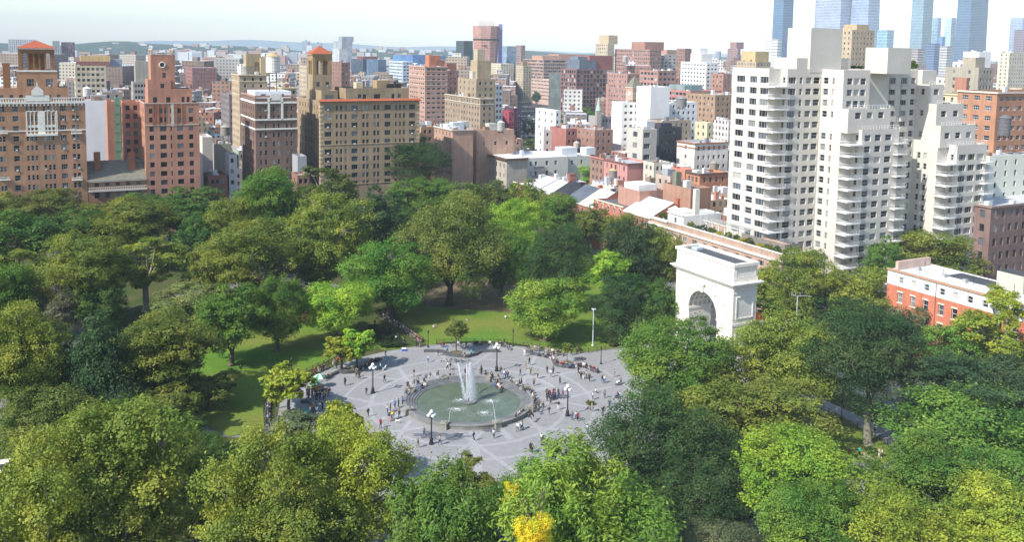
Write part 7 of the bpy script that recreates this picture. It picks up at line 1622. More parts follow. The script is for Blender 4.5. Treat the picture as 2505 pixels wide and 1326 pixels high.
addlots(-2.5, np.array([-1000., 900.]), 26, 34, 75, 16, lambda c_: 900 < c_[1] < 1490, hfar)
addlots(GA, g(110, -330), 16, 20, 26, 18, lambda c_: gl(c_)[0] > 170 and gl(c_)[1] < -12 and c_[1] < 700 and c_[0] > 120, hmid)
addlots(GA, g(95, -420), 12, 18, 22, 19, lambda c_: gl(c_)[0] > 95 and gl(c_)[1] < -75 and c_[1] < 420 and pr((c_[0], c_[1], 12.))[0] > 2600, hmid)
addlots(-2.5, np.array([500., 1480.]), 50, 50, 30, 16, lambda c_: c_[0] > 420 and c_[1] < 2300 and False, hfar)
lots.sort(key=lambda t: t[0]); print('lots', len(lots))
WC = [(.27, .14, .10), (.22, .12, .09), (.20, .13, .095), (.31, .17, .11), (.38, .30, .21), (.48, .43, .34), (.58, .57, .53), (.34, .33, .31), (.19, .16, .15), (.33, .21, .16), (.62, .60, .57), (.27, .21, .16)]
WN = ['red brick', 'dark red brick', 'brown brick', 'orange brick', 'tan brick', 'cream', 'off white', 'grey', 'dark grey', 'salmon brick', 'white', 'olive brown']
RC = [((.60, .61, .63), 'silver roof'), ((.42, .43, .45), 'grey roof'), ((.14, .14, .15), 'black roof'), ((.70, .70, .70), 'white roof'), ((.50, .48, .44), 'pale gravel roof'), ((.30, .2, .16), 'brown roof')]
LM = [(100, 190, 'the loggia tower'), (400, 170, 'the square brick tower'), (330, 190, 'the grey gothic tower'), (595, 150, 'the gothic roof house'), (670, 180, 'the big white tank'), (785, 160, 'the arched corner tower'), (920, 220, 'the tan block roof'), (1050, 170, 'the salmon terraced block'), (1150, 200, 'the stepped tan tower'), (1160, 300, 'the blank brick building'), (1290, 250, 'the car lined street'), (1330, 370, 'the whitewashed side wall'), (1420, 200, 'the maroon glass block'), (1550, 220, 'the clock tower'), (1570, 360, 'the narrow tower house'), (1640, 340, 'the black building'), (1510, 260, 'the bright white building'), (1700, 180, 'the white stepped block'), (1720, 430, 'the orange row'), (1850, 160, 'the roof of the white tower'), (2350, 160, 'the right skyline blocks'), (2460, 280, 'the orange brown block'), (940, 160, 'the blue glass offices'), (480, 250, 'the alley by the red brick tower'), (1140, 110, 'the dark glass tower'), (1350, 130, 'the long salmon warehouse'), (230, 200, 'the cream loft block')]
used = {}
def where(x, y, base):
    L = sorted(LM, key=lambda t: abs(t[0]-x)*.6+abs(t[1]-y)*1.2); 
    for k in range(6):
        lx, ly, nm = L[k]; dx, dy = x-lx, y-ly
        ds = ('just ' if math.hypot(dx, dy) < 35 else '')+(('right of ' if dx > 0 else 'left of ') if abs(dx) > abs(dy) else ('below ' if dy > 0 else 'above '))
        s = f'{base}, {ds}{nm}'
        if s not in used: used[s] = 1; return s
    lx, ly, nm = L[0]; s0 = f'{base} near {nm}'
    for o_ in ('second', 'third', 'fourth', 'fifth', 'sixth', 'seventh', 'eighth', 'ninth', 'tenth'):
        s = f'{o_} {s0}'
        if s not in used: used[s] = 1; return s
    return s0
far = []
NI = 290
# the ones that show: keep those whose roof line is inside the picture; the nearest first
vis = [t for t in lots if -20 < pr((t[1][0], t[1][1], t[5]))[0] < 2530]
for i, (d_, p, rot, lx, ly, h) in enumerate(vis):
    ci = random.randrange(len(WC)); col = tuple(c*random.uniform(.88, 1.12) for c in WC[ci]); rc, rn = random.choice(RC)
    if i < NI:
        b = MB(); lz = h
        for q_ in (((0, 0), (lx, 0)), ((lx, 0), (lx, ly)), ((lx, ly), (0, ly)), ((0, ly), (0, 0))): b.quad((*q_[0], 0), (*q_[1], 0), (*q_[1], h), (*q_[0], h), TOWN)
        b.quad((0, 0, h), (lx, 0, h), (lx-.25, .25, h), (.25, .25, h), PAINT); b.quad((0, ly, h), (0, 0, h), (.25, .25, h), (.25, ly-.25, h), PAINT); b.quad((lx, 0, h), (lx, ly, h), (lx-.25, ly-.25, h), (lx-.25, .25, h), PAINT); b.quad((lx, ly, h), (0, ly, h), (.25, ly-.25, h), (lx-.25, ly-.25, h), PAINT)
        o_ = b.build('house' if h < 20 else 'apartment_block', None, col, loc=(p[0], p[1], 0)); o_.rotation_euler = (0, 0, R_(rot)); x_, y_ = pr((p[0], p[1], h))
        tag(o_, where(x_, y_, f'{WN[ci]} {"low house" if h < 20 else "tall house"} with {rn}'), 'house' if h < 20 else 'building', 'houses of the town behind the square')
        b = MB(); z = h-.6; b.quad((.25, .25, z), (lx-.25, .25, z), (lx-.25, ly-.25, z), (.25, ly-.25, z), ROOF)
        for q_ in (((.25, .25), (lx-.25, .25)), ((lx-.25, .25), (lx-.25, ly-.25)), ((lx-.25, ly-.25), (.25, ly-.25)), ((.25, ly-.25), (.25, .25))): b.quad((*q_[1], z), (*q_[0], z), (*q_[0], h), (*q_[1], h), ROOF)
        b.build('roof', o_, rc)
        for k in range(random.choice((2, 3, 4, 5))):
            b = MB(); w_ = random.uniform(1, 3.4); hh = random.uniform(1, 3); x_ = random.uniform(.5, lx-w_-.4); y_ = random.uniform(.5, ly-w_-.4); b.box((x_, y_, z), (w_, 0, 0), (0, w_*random.uniform(.5, 1.1), 0), (0, 0, hh), PAINT); b.build('bulkhead', o_, random.choice([(.6, .62, .64), (.4, .2, .13), (.3, .3, .3), (.7, .7, .68), col]))
        for k in range(random.choice((0, 1, 2))): b = MB(); x_ = random.uniform(0, lx-1); b.box((x_, random.choice((0.02, ly-.72)), z), (.9, 0, 0), (0, .7, 0), (0, 0, random.uniform(1.6, 2.6)), BRICK); b.build('chimney', o_, (.34, .15, .09))
        if random.random() < .10:
            q = np.array(p)+dirs(rot)[0]*lx*.5+dirs(rot)[1]*ly*.5; x_, y_ = pr((q[0], q[1], h)); tank((q[0], q[1], z), 1.5, 2.8, 2.2, where(x_, y_, 'small wooden roof tank'), random.choice([(.35, .28, .2), (.45, .42, .36), (.25, .22, .2)]))
    else: far.append((p, rot, lx, ly, h, ci))
far += [(t[1], t[2], t[3], t[4], t[5], random.randrange(12)) for t in lots if not -20 < pr((t[1][0], t[1][1], t[5]))[0] < 2530]
for ci in range(1):
    b = MB()
    mats_ = []
    for k, c_ in enumerate(WC):
        m, n, l, bb = _new('far_wall'); tc = n.new('ShaderNodeTexCoord'); rgb = n.new('ShaderNodeRGB'); rgb.outputs[0].default_value = (*c_, 1)
        s_ = noisecol(n, l, rgb.outputs[0], .03, .8, 1.15); br = n.new('ShaderNodeTexBrick'); sp = n.new('ShaderNodeSeparateXYZ'); l.new(tc.outputs['Object'], sp.inputs[0]); ad = n.new('ShaderNodeMath'); l.new(sp.outputs[0], ad.inputs[0]); l.new(sp.outputs[1], ad.inputs[1]); cb = n.new('ShaderNodeCombineXYZ'); l.new(ad.outputs[0], cb.inputs[0]); l.new(sp.outputs[2], cb.inputs[1])
        br.offset = 0; br.inputs['Scale'].default_value = .3; br.inputs['Brick Width'].default_value = 1.0; br.inputs['Row Height'].default_value = 1.0; br.inputs['Mortar Size'].default_value = .28; br.inputs['Color1'].default_value = (.03, .035, .05, 1); br.inputs['Color2'].default_value = (.12, .13, .15, 1); l.new(s_, br.inputs['Mortar']); l.new(cb.outputs[0], br.inputs['Vector']); l.new(br.outputs['Color'], bb.inputs['Base Color']); bb.inputs['Roughness'].default_value = .8; mats_.append(m)
    RM = [mat('far_roof_'+str(i), c_, .85, .1, .8, 1.15) for i, (c_, _) in enumerate(RC)]
    for (p, rot, lx, ly, h, k) in far:
        Nn, Ww = dirs(rot); b.box((p[0], p[1], 0), (*Nn*lx, 0), (*Ww*ly, 0), (0, 0, h), mats_[k], top=random.choice(RM), nobot=True)
        if random.random() < .7: q = np.array(p)+Nn*lx*random.uniform(.1, .6)+Ww*ly*random.uniform(.1, .6); b.box((q[0], q[1], h), (*Nn*lx*.25, 0), (*Ww*ly*.25, 0), (0, 0, random.uniform(2.5, 5)), mats_[random.randrange(12)], nobot=True)
    tag(b.build('town_buildings'), 'dense mass of brick and pale roofs stretching to the river', 'buildings', kind='stuff')
# buildings on the far shore
random.seed(21); k = 0
for (x0, x1, Y0, Y1, n_, h0, h1, lab, cs) in ((0, 260, 2950, 3050, 8, 14, 34, 'on the far bank at the left', 0), (400, 790, 2920, 3000, 34, 22, 42, 'in the row on the far bank between the brick towers', 0), (820, 1110, 2950, 3100, 14, 14, 30, 'on the far bank at the centre', 0), (240, 1110, 3500, 4000, 100, 8, 20, 'on the wooded ridge across the river', 1), (1620, 1900, 3000, 3600, 14, 20, 50, 'on the right skyline beyond the river', 0)):
    for i in range(n_):
        x = x0+(x1-x0)*(i+random.random())/n_; Y = random.uniform(Y0, Y1); X = (x-1252)/F*Y; h = random.uniform(h0, h1); w_ = random.uniform(18, 46) if not cs else random.uniform(14, 32); c_ = random.choice([(.62, .6, .58), (.5, .42, .36), (.42, .25, .2), (.66, .66, .68), (.36, .38, .42)])
        zb = 0
        if cs: zb = np.interp(Y, [p_[0] for p_ in prof], [p_[1] for p_ in prof])*(1.12-.42*(X-X0)/(X1-X0))-6
        b = MB(); b.box((0, 0, 0), (w_, 0, 0), (0, 20, 0), (0, 0, h+6), TOWN, top=PAINT, nobot=True); o_ = b.build('distant_building', None, c_, loc=(X, Y, zb-2))
        nm = {.62: 'pale', .5: 'tan', .42: 'brown red', .66: 'white', .36: 'grey'}[c_[0]]; tag(o_, f'tiny {nm} building {lab}', 'building', f'tiny {nm} buildings {lab}')
for i, (x, y, w_, h_) in enumerate(((747, 100, 30, 26), (757, 108, 16, 20), (775, 106, 40, 20), (830, 101, 60, 10))):
    p = atY(x, y, 4300); b = MB(); b.box((-w_/2, 0, -60), (w_, 0, 0), (0, 30, 0), (0, 0, 60), TOWN, nobot=True); b.ball((0, 8, 2), w_*.2, PAINT, 8); tag(b.build('distant_building', None, (.3, .34, .4), loc=p), ('domed blue grey building on the ridge skyline', 'small building beside the domed one on the ridge', 'wide low building right of the domed one on the ridge', 'long pale building far right on the ridge')[i], 'building')

# ------------------------------------------------------------------ vehicles
def car_meshes():
    b = MB(); prof_ = [(-2.2, .35), (-2.25, .7), (-1.9, .85), (-1.2, .92), (1.2, .95), (2.1, .8), (2.25, .6), (2.2, .3)]
    for s in (-.85, .85):
        b.poly([(x, s, z) for x, z in (prof_ if s < 0 else prof_[::-1])][::-1], PAINT)
    for a, c_ in zip(prof_, prof_[1:]+prof_[:1]): b.quad((a[0], -.85, a[1]), (a[0], .85, a[1]), (c_[0], .85, c_[1]), (c_[0], -.85, c_[1]), PAINT)
    b.box((-1.1, -.68, 1.38), (1.7, 0, 0), (0, 1.36, 0), (0, 0, .05), PAINT); body = b.mesh('body')
    b = MB(); lo = [(-1.85, -.78, .9), (1.15, -.78, .93), (1.15, .78, .93), (-1.85, .78, .9)]; hi = [(-1.15, -.66, 1.375), (.6, -.66, 1.375), (.6, .66, 1.375), (-1.15, .66, 1.375)]
    for i in range(4): j = (i+1) % 4; b.quad(lo[i], lo[j], hi[j], hi[i], GLASS)
    cab = b.mesh('windows'); b = MB(); b.tube([(0, -.1, 0), (0, .1, 0)], .33, IRON, 12); wh = b.mesh('wheel'); return body, cab, wh
CM = car_meshes()
def car(p, a, col, label, sc=1, grp='cars in the car lined street'):
    r = empty('car', p, a, label, 'car', grp); r.scale = (sc, sc, sc); link('body', CM[0], r, col); link('windows', CM[1], r)
    for x in (-1.35, 1.4):
        for y in (-.8, .8): link('wheel', CM[2], r, loc=(x, y, .33))
flat('street', [STA+sn_*9, STB+sn_*9, STB-sn_*9, STA-sn_*9], .05, ASPHALT)
random.seed(5); CC = [((.7, .7, .72), 'silver'), ((.03, .03, .035), 'black'), ((.75, .75, .73), 'white'), ((.1, .12, .18), 'dark blue'), ((.3, .3, .32), 'grey'), ((.4, .04, .03), 'red')]
od = ['nearest', 'second', 'third', 'fourth', 'fifth', 'sixth', 'seventh', 'eighth', 'ninth', 'tenth', 'eleventh', 'twelfth', 'thirteenth', 'fourteenth', 'fifteenth', 'sixteenth', 'seventeenth', 'eighteenth', 'nineteenth', 'twentieth']
for ln, (off, nm) in enumerate(((-7, 'left kerb line'), (-2.5, 'left driving lane'), (2.5, 'right driving lane'), (7, 'right kerb line'))):
    for i in range(20 if ln in (0, 3) else 11):
        t = (i+random.uniform(.1, .5))*(16 if ln in (0, 3) else 34)+60*(ln == 2); c_, cn = random.choice(CC); p = STA+sd*t+sn_*off; car((p[0], p[1], .06), math.atan2(sd[1], sd[0]), c_, f'{cn} car, {od[i]} in the {nm} of the far street')
for x, y, a, c_, lb in ((2138, 912, 1.9, (.78, .78, .78), 'white car glimpsed through the forked elm'), (2118, 888, 1.9, (.5, .42, .3), 'tan car behind the white one under the elm'), (505, 588, 2.0, (.6, .6, .62), 'silver car parked beyond the dark back row of trees'), (488, 575, 2.0, (.05, .05, .06), 'black car parked beyond the dark back row of trees'), (1950, 905, 1.9, (.3, .3, .32), 'grey car in the shade right of the arch tree'), (10, 1150, 1.5, (.76, .76, .78), 'white van like car cut off by the left edge')):
    car(at(x, y, .06), R_(27.5)+a*0+ (math.pi/2), c_, lb, grp='cars glimpsed between the park trees')

# ------------------------------------------------------------------ people
SKIN = mat('skin', None, .6, 6, .95, 1.05, .3); CLOTH = mat('clothing', None, .85, 5, .85, 1.12, .15); HAIRM = mat('hair', None, .7, 9, .8, 1.15, .3)
def skin(name, chains, m, sub=1):
    """chains: lists of (x, y, z, r) that share joints by position; grown into one skin."""
    verts, edges, rad, idx = [], [], [], {}
    for ch in chains:
        pv = None
        for (x, y, z, r) in ch:
            k = (round(x, 3), round(y, 3), round(z, 3))
            if k not in idx: idx[k] = len(verts); verts.append((x, y, z)); rad.append(r)
            if pv is not None and pv != idx[k]: edges.append((pv, idx[k]))
            pv = idx[k]
    me = bpy.data.meshes.new(name+'_s'); me.from_pydata(verts, edges, []); o = bpy.data.objects.new(name+'_s', me); C.objects.link(o)
    md = o.modifiers.new('s', 'SKIN'); md.use_smooth_shade = True
    sv = me.skin_vertices[0].data
    for i, r in enumerate(rad): sv[i].radius = (r, r); sv[i].use_root = (i == 0)
    if sub: s_ = o.modifiers.new('u', 'SUBSURF'); s_.levels = sub; s_.render_levels = sub
    dg = bpy.context.evaluated_depsgraph_get(); out = bpy.data.meshes.new_from_object(o.evaluated_get(dg)); out.name = name
    bpy.data.objects.remove(o); out.materials.clear(); out.materials.append(m); return out
def hand(w, d, side):
    """palm and five fingers hanging from wrist w towards d."""
    w, d = np.array(w), np.array(d, float); d /= np.linalg.norm(d); sdv = np.array([0, 1., 0]); ch = []; palm = w+d*.085
    ch.append([(*w, .022), (*palm, .03)])
    for i, (o_, L) in enumerate(((-.032, .06), (-.011, .075), (.011, .07), (.031, .055))):
        b0 = palm+sdv*o_+d*.02; k = b0+d*L*.55+np.array([.0, 0, 0]); e = k+d*L*.4+np.array([.012, -side*.012, 0]); ch.append([(*palm, .03), (*b0, .0095), (*k, .0088), (*e, .0075)])
    tb = w+d*.04+np.array([.03, 0, 0]); ch.append([(*(w+d*.045), .028), (*tb, .012), (*(tb+d*.045+np.array([.012, 0, 0])), .0095)]); ch[0].insert(1, (*(w+d*.045), .028))
    return ch
def pose(kind):
    hz = .93; lean = 0; J = {}
    if kind == 'sit': hz = .52
    hip = np.array([0, 0, hz]); J['hip'] = hip; tl = {'stand': .0, 'walk': .04, 'walk2': .03, 'sit': .05, 'bend': .30, 'lie': 0}.get(kind, 0)
    J['waist'] = hip+[tl*.35, 0, .17]; J['chest'] = hip+[tl*.8, 0, .40]; J['neck'] = hip+[tl*1.1, 0, .56]; J['head'] = hip+[tl*1.25+.02, 0, .66]; J['crown'] = hip+[tl*1.3+.0, 0, .78]
    leg = {'stand': ((.02, -.02), (.0, .03)), 'walk': ((.22, -.02), (-.12, -.30)), 'walk2': ((-.1, -.26), (.2, .05)), 'bend': ((.05, .0), (.0, .0))}.get(kind)
    for i, s in enumerate((-1, 1)):
        h = hip+[0, s*.095, -.03]
        if kind == 'sit': k = h+[.43, s*.06, .0]; a = np.array([k[0]+.03+.05*i, k[1], .09])
        else:
            if kind in ('walk', 'walk2'):
                f = 1 if (i == 0) == (kind == 'walk') else -1; k = h+[.20 if f > 0 else .02, s*.01, -.39]; a = k+[.04 if f > 0 else -.26, 0, -.40 if f > 0 else -.30]; a[2] = .09 if f > 0 else .17
            else: k = h+[.02, s*.02, -.41]; a = np.array([h[0]-.01, k[1]+s*.02, .09])
        t = a+[.16, 0, -.05]; J['h', i], J['k', i], J['a', i], J['t', i] = h, k, a, t
        sh = J['neck']+[-.01, s*.18, -.07]
        if kind in ('walk', 'walk2'): f = -1 if (i == 0) == (kind == 'walk') else 1; e = sh+[f*.11, s*.05, -.27]; w = e+[f*.05+.10, -s*.02, -.22]
        elif kind == 'sit': e = sh+[.08, s*.05, -.26]; w = e+[.22, -s*.07, -.03]
        elif kind == 'bend': e = sh+[.10, s*.02, -.26]; w = e+[.12, 0, -.2]
        else: e = sh+[-.03, s*.06, -.28]; w = (e+[.06, s*.0, -.25]) if i or kind != 'stand' else (e+[.2, -s*.1, .08])
        J['s', i], J['e', i], J['w', i] = sh, e, w
    return J
def person_meshes(kind):
    J = pose(kind); P = lambda k, r: (*[float(t) for t in J[k]], r); body, top, trs = [], [], []
    body.append([P('hip', .115), P('waist', .1), P('chest', .125), P('neck', .052), P('head', .088), P('crown', .075)])
    hd = J['head']; body.append([P('head', .088), (hd[0]+.095, 0, hd[2]-.0, .016)])
    for i, s in enumerate((-1, 1)):
        body.append([P('head', .088), (hd[0], s*.088, hd[2]+.0, .014)])
        body.append([P('hip', .115), P(('h', i), .088), P(('k', i), .056), P(('a', i), .038), P(('t', i), .03)])
        body.append([P('chest', .125), P(('s', i), .055), P(('e', i), .038), (*J['w', i], .022)])
        d = J['w', i]-J['e', i]; body += hand(J['w', i], d, s)
        top.append([P('chest', .15), P(('s', i), .088), P(('e', i), .056), (*(J['e', i]+(J['w', i]-J['e', i])*.88), .042)])
        kk = J['k', i]; aa = J['a', i]; trs.append([P('hip', .118), P(('h', i), .098), (*kk, .075), (*(kk+(aa-kk)*.9), .056)])
    nk = J['neck']; ck = J['chest']; hp = J['hip']; top.insert(0, [(hp[0], 0, hp[2]-.05, .138), (hp[0], 0, hp[2]+.02, .136), P('waist', .128), P('chest', .15), (*(ck+(nk-ck)*.72), .085)])
    m1 = skin('person', body, SKIN); m2 = skin('jacket', top, CLOTH); m3 = skin('trousers', trs, CLOTH)
    b = MB(); c = J['head']; b.ball((c[0]-.03, 0, c[2]+.055), .104, HAIRM, 10, (1.0, .95, 1.0)); b.ball((c[0]-.06, 0, c[2]-.03), .085, HAIRM, 8, (.8, 1, 1.2)); m4 = b.mesh('hair', True)
    b = MB()
    for i in (0, 1): a = J['a', i]; b.ball((a[0]+.07, a[1], max(.04, a[2]-.045)), .06, CLOTH, 8, (2.2, .9, .75))
    m5 = b.mesh('shoes', True); return m1, m2, m3, m4, m5
PM = {k: person_meshes(k) for k in ('stand', 'walk', 'walk2', 'sit', 'bend')}
TC = dict(k=((.02, .02, .025), 'black'), n=((.03, .045, .10), 'navy'), w=((.70, .70, .68), 'white'), r=((.33, .015, .02), 'red'), b=((.08, .18, .42), 'blue'), g=((.22, .22, .23), 'grey'), l=((.45, .55, .66), 'light blue'), t=((.36, .27, .17), 'tan'), o=((.14, .13, .06), 'olive'), p=((.62, .35, .34), 'pink'), y=((.6, .5, .05), 'yellow'), m=((.22, .03, .06), 'maroon'), c=((.0, .42, .42), 'turquoise'), d=((.06, .09, .16), 'dark denim'))
SKC = [(.55, .33, .23), (.45, .25, .16), (.25, .13, .08), (.6, .4, .3)]; HC_ = [(.02, .015, .012), (.06, .03, .015), (.15, .09, .04), (.3, .22, .12)]
PL = [(912, 930, 'the left five globe lamp'), (1215, 900, 'the lamp behind the fountain'), (1055, 1070, 'the front five globe lamp'), (1388, 1000, 'the right five globe lamp'), (775, 955, 'the food cart'), (1130, 870, 'the wavy seat wall behind the fountain'), (1400, 900, 'the crowded right seat wall'), (870, 908, 'the left seat wall'), (745, 1005, 'the round seat wall at the left'), (1000, 800, 'the path benches'), (1190, 845, 'the green lawn benches'), (1330, 862, 'the pale lawn benches'), (988, 855, 'the blue cool box'), (1047, 845, 'the lawn corner lantern'), (1000, 965, 'the left fountain pier'), (1295, 975, 'the right fountain piers'), (1190, 930, 'the rear fountain pier'), (1470, 880, 'the lantern on the open plaza'), (1520, 950, 'the right rim of the plaza'), (655, 1010, 'the far left benches'), (1240, 940, 'the rear right rim of the fountain'), (1080, 935, 'the rear left rim of the fountain'), (1340, 960, 'the dense group'), (1450, 1080, 'the dark elm edge'), (1150, 780, 'the middle lawn'), (2150, 1110, 'the lower right clearing'), (600, 1070, 'the lower left rim'), (950, 1010, 'the party left of the fountain')]
pused = {}; random.seed(42)
def pwhere(x, y, base):
    L = sorted(PL, key=lambda t: math.hypot(t[0]-x, t[1]-y)); hor = lambda dx, dy: ('right of ' if dx > 0 else 'left of ') if abs(dx) > abs(dy)*1.0 else ('in front of ' if dy > 0 else 'behind ')
    for k in range(5):
        dx, dy = x-L[k][0], y-L[k][1]; s = f'{base}, '+('close ' if math.hypot(dx, dy) < 22 else '')+hor(dx, dy)+L[k][2]
        if s not in pused: pused[s] = 1; return s
    for o_ in ('second', 'third', 'fourth', 'fifth', 'sixth', 'seventh', 'eighth', 'ninth', 'tenth', 'eleventh'):
        s = f'{o_} {base} near {L[0][2]}'
        if s not in pused: pused[s] = 1; return s
    return base
def person(kind, x, y, a, tc, bc, hairc=None, z=.09):
    p = at(x, y, z); r_ = random.random
    me = PM[kind]; sk = random.choice(SKC); hc = hairc or random.choice(HC_[:3]); s = random.uniform(.94, 1.05)
    nm = {'stand': 'standing', 'walk': 'walking', 'walk2': 'striding', 'sit': 'sitting', 'bend': 'leaning forward'}[kind]; o = link('person', me[0], None, sk, p, math.radians(a)); o.scale = (s, s, s)
    tag(o, pwhere(x, y, f'person {nm} in {TC[tc][1]} top and {TC[bc][1]} trousers'), 'person', 'people on the plaza')
    link('jacket', me[1], o, TC[tc][0]); link('trousers', me[2], o, TC[bc][0]); link('hair', me[3], o, hc); link('shoes', me[4], o, random.choice([(.02, .02, .02), (.6, .6, .58), (.3, .3, .3)]))
    return o
# pose, x, y of the feet in the photograph, heading, top, trousers
S = [('stand', 896, 967, 270, 'n', 'd'), ('stand', 844, 944, 250, 'k', 'k'), ('walk', 1047, 887, 90, 'l', 'b'), ('stand', 997, 953, 300, 'k', 'k'), ('stand', 1023, 950, 280, 'k', 'g'), ('stand', 1020, 945, 200, 'n', 'b'), ('stand', 984, 992, 20, 'b', 'n'), ('stand', 975, 998, 200, 'k', 'k'), ('stand', 948, 1012, 0, 'w', 'k'), ('stand', 955, 1008, 180, 'n', 'n'), ('stand', 966, 1000, 240, 'b', 'd'), ('stand', 952, 1032, 80, 'n', 'p'), ('bend', 958, 1030, 60, 'y', 'p'), ('stand', 963, 1026, 200, 't', 'b'), ('stand', 931, 1048, 260, 'r', 'k'),
 ('walk', 1023, 1096, 200, 'k', 'g'), ('walk', 1325, 1083, 270, 'w', 'k'), ('stand', 1409, 1028, 280, 'l', 'd'), ('stand', 1399, 1027, 260, 'g', 'd'), ('walk', 1413, 1031, 280, 'm', 'k'), ('stand', 1366, 1003, 270, 'k', 'w'), ('stand', 1328, 1005, 300, 'k', 'g'), ('stand', 1318, 1000, 250, 'o', 'k'), ('walk', 1306, 944, 270, 'g', 'k'), ('walk', 1271, 946, 200, 'k', 'd'), ('walk', 1276, 945, 200, 'n', 'd'), ('walk', 1233, 925, 30, 'w', 'b'), ('walk2', 1236, 928, 30, 'd', 'd'), ('stand', 1298, 918, 240, 'o', 'o'), ('walk2', 1369, 941, 0, 'k', 'k'), ('walk', 1338, 914, 80, 'k', 'd'), ('walk', 1353, 916, 80, 'n', 'k'), ('walk', 1421, 928, 90, 'k', 'k'), ('walk', 1428, 929, 90, 'o', 'w'), ('walk2', 1474, 938, 90, 'k', 'b'), ('walk2', 1479, 938, 90, 'w', 'd'), ('walk2', 1502, 923, 20, 'g', 't'), ('walk', 1479, 974, 270, 'g', 'd'), ('stand', 1450, 978, 180, 'w', 'k'), ('stand', 1448, 1007, 200, 't', 't'), ('walk', 1518, 873, 270, 'w', 'k'), ('walk2', 1543, 860, 60, 'r', 'k'), ('walk2', 1539, 858, 60, 'k', 'k'), ('walk', 1095, 905, 200, 'w', 'k'), ('walk', 1150, 905, 300, 'n', 'k'), ('walk2', 931, 907, 180, 'l', 'k'), ('stand', 879, 928, 90, 'k', 'k'), ('stand', 872, 924, 80, 'o', 'k'), ('walk', 943, 874, 0, 'k', 'g'), ('walk', 917, 799, 270, 'k', 'g'), ('walk', 953, 814, 90, 'k', 'k'), ('walk', 969, 837, 100, 'w', 'w'), ('walk', 973, 832, 100, 'k', 'k'), ('stand', 987, 846, 270, 'k', 'g'), ('stand', 1019, 850, 180, 'k', 'k'), ('stand', 1027, 850, 0, 'k', 't'), ('stand', 1023, 847, 270, 'g', 'k'), ('stand', 1094, 863, 270, 'b', 'd'), ('stand', 1153, 873, 260, 'c', 'k'), ('stand', 1140, 852, 260, 'k', 'k'), ('stand', 1239, 852, 260, 'k', 'g'), ('stand', 804, 970, 250, 'm', 'g'), ('stand', 677, 1000, 60, 'k', 'k'), ('stand', 682, 1036, 260, 'k', 'd'), ('stand', 727, 1037, 280, 'g', 'k'), ('stand', 823, 905, 0, 'n', 'k'), ('stand', 815, 902, 180, 'w', 'k'), ('stand', 818, 896, 180, 'p', 'g'), ('stand', 826, 893, 250, 'r', 'k'), ('walk', 1355, 873, 180, 'k', 'k'), ('stand', 1383, 860, 250, 'k', 'k'), ('stand', 1398, 870, 250, 'k', 'k'), ('stand', 1412, 866, 250, 'o', 'k'), ('stand', 1283, 872, 250, 'w', 'w'),
 ('walk', 1452, 1090, 90, 'n', 'd'), ('walk2', 1302, 1110, 60, 'k', 'k'), ('stand', 1298, 1108, 60, 'k', 'k'), ('stand', 596, 1080, 90, 'w', 'k'), ('stand', 601, 1090, 90, 'k', 'w'), ('bend', 1142, 934, 270, 'r', 'k'), ('stand', 1201, 940, 270, 'k', 'k'), ('stand', 1207, 948, 60, 'g', 'b'), ('stand', 1217, 946, 200, 'k', 'k'), ('walk2', 589, 912, 60, 'k', 'k'), ('walk', 2117, 1045, 90, 'k', 'k'), ('stand', 2140, 1062, 90, 'g', 'k'), ('stand', 2150, 1120, 200, 'p', 'w'), ('stand', 2157, 1120, 160, 'w', 'k'), ('stand', 2102, 1118, 200, 'c', 'k'), ('stand', 776, 800, 90, 'r', 'k')]
for i in range(15):                                   # dense group right of the fountain
    S.append(('stand', 1337+(i % 6)*7.6+random.uniform(-2, 2), 972+(i//6)*4.5+random.uniform(-1, 1), random.uniform(0, 360), 'nmknnbnkmd'[i % 10], 'dkdkdg'[i % 6]))
for i in range(46):                                   # strollers all over the plaza
    a_ = random.uniform(0, 2*math.pi); r_ = random.uniform(14, 33); q_ = FC+r_*np.array([math.cos(a_), math.sin(a_)]); x_, y_ = pr((q_[0], q_[1], .1))
    if y_ < 1100 and 690 < x_ < 1530: S.append((random.choice(('walk', 'walk2', 'stand', 'walk')), x_, y_, random.uniform(0, 360), random.choice('kknwbgkltkgondk'), random.choice('dkkdgt')))
for i in range(16):                                   # queue at the food cart
    S.append(('stand', 752+(i % 8)*6.2+random.uniform(-2, 2), 968+(i//8)*10+random.uniform(-3, 4), random.uniform(0, 360), 'nkkkgybkmk'[i % 10], 'dkkd'[i % 4]))
for s_ in S: person(*s_)
SIT = []
def sitrow(pts, n_, cols_, z, a0, face=None):
    P_ = [at(x, y, z) for x, y in pts]; seg = [np.linalg.norm(b_-a_) for a_, b_ in zip(P_, P_[1:])]; tot = sum(seg)
    for i in range(n_):
        t = (i+random.uniform(.15, .85))/n_*len(seg); k = min(int(t), len(seg)-1); f = t-k; x = pts[k][0]+(pts[k+1][0]-pts[k][0])*f; y = pts[k][1]+(pts[k+1][1]-pts[k][1])*f
        person('sit', x, y, a0+random.uniform(-25, 25), cols_[i % len(cols_)], 'dkgkdw'[i % 6], z=z)
sitrow([(1297, 868), (1333, 875), (1352, 880), (1359, 893), (1375, 899), (1396, 902), (1416, 899), (1432, 901), (1446, 907), (1462, 913)], 28, 'nbkgknpwkgkrkd', .02, 270)
sitrow([(1288, 854), (1330, 861), (1375, 871)], 10, 'kkwbkgtw', .04, 270)
sitrow([(1160, 846), (1200, 846), (1240, 850)], 7, 'kpkwpkg', .04, 270)
sitrow([(1070, 850), (1100, 848), (1140, 846)], 5, 'rkklk', .04, 270)
sitrow([(930, 774), (960, 790), (985, 805)], 12, 'kwkpwkrwtgkg', .04, 225)
sitrow([(985, 806), (1015, 828), (1035, 842)], 6, 'wkkrkr', .04, 225)
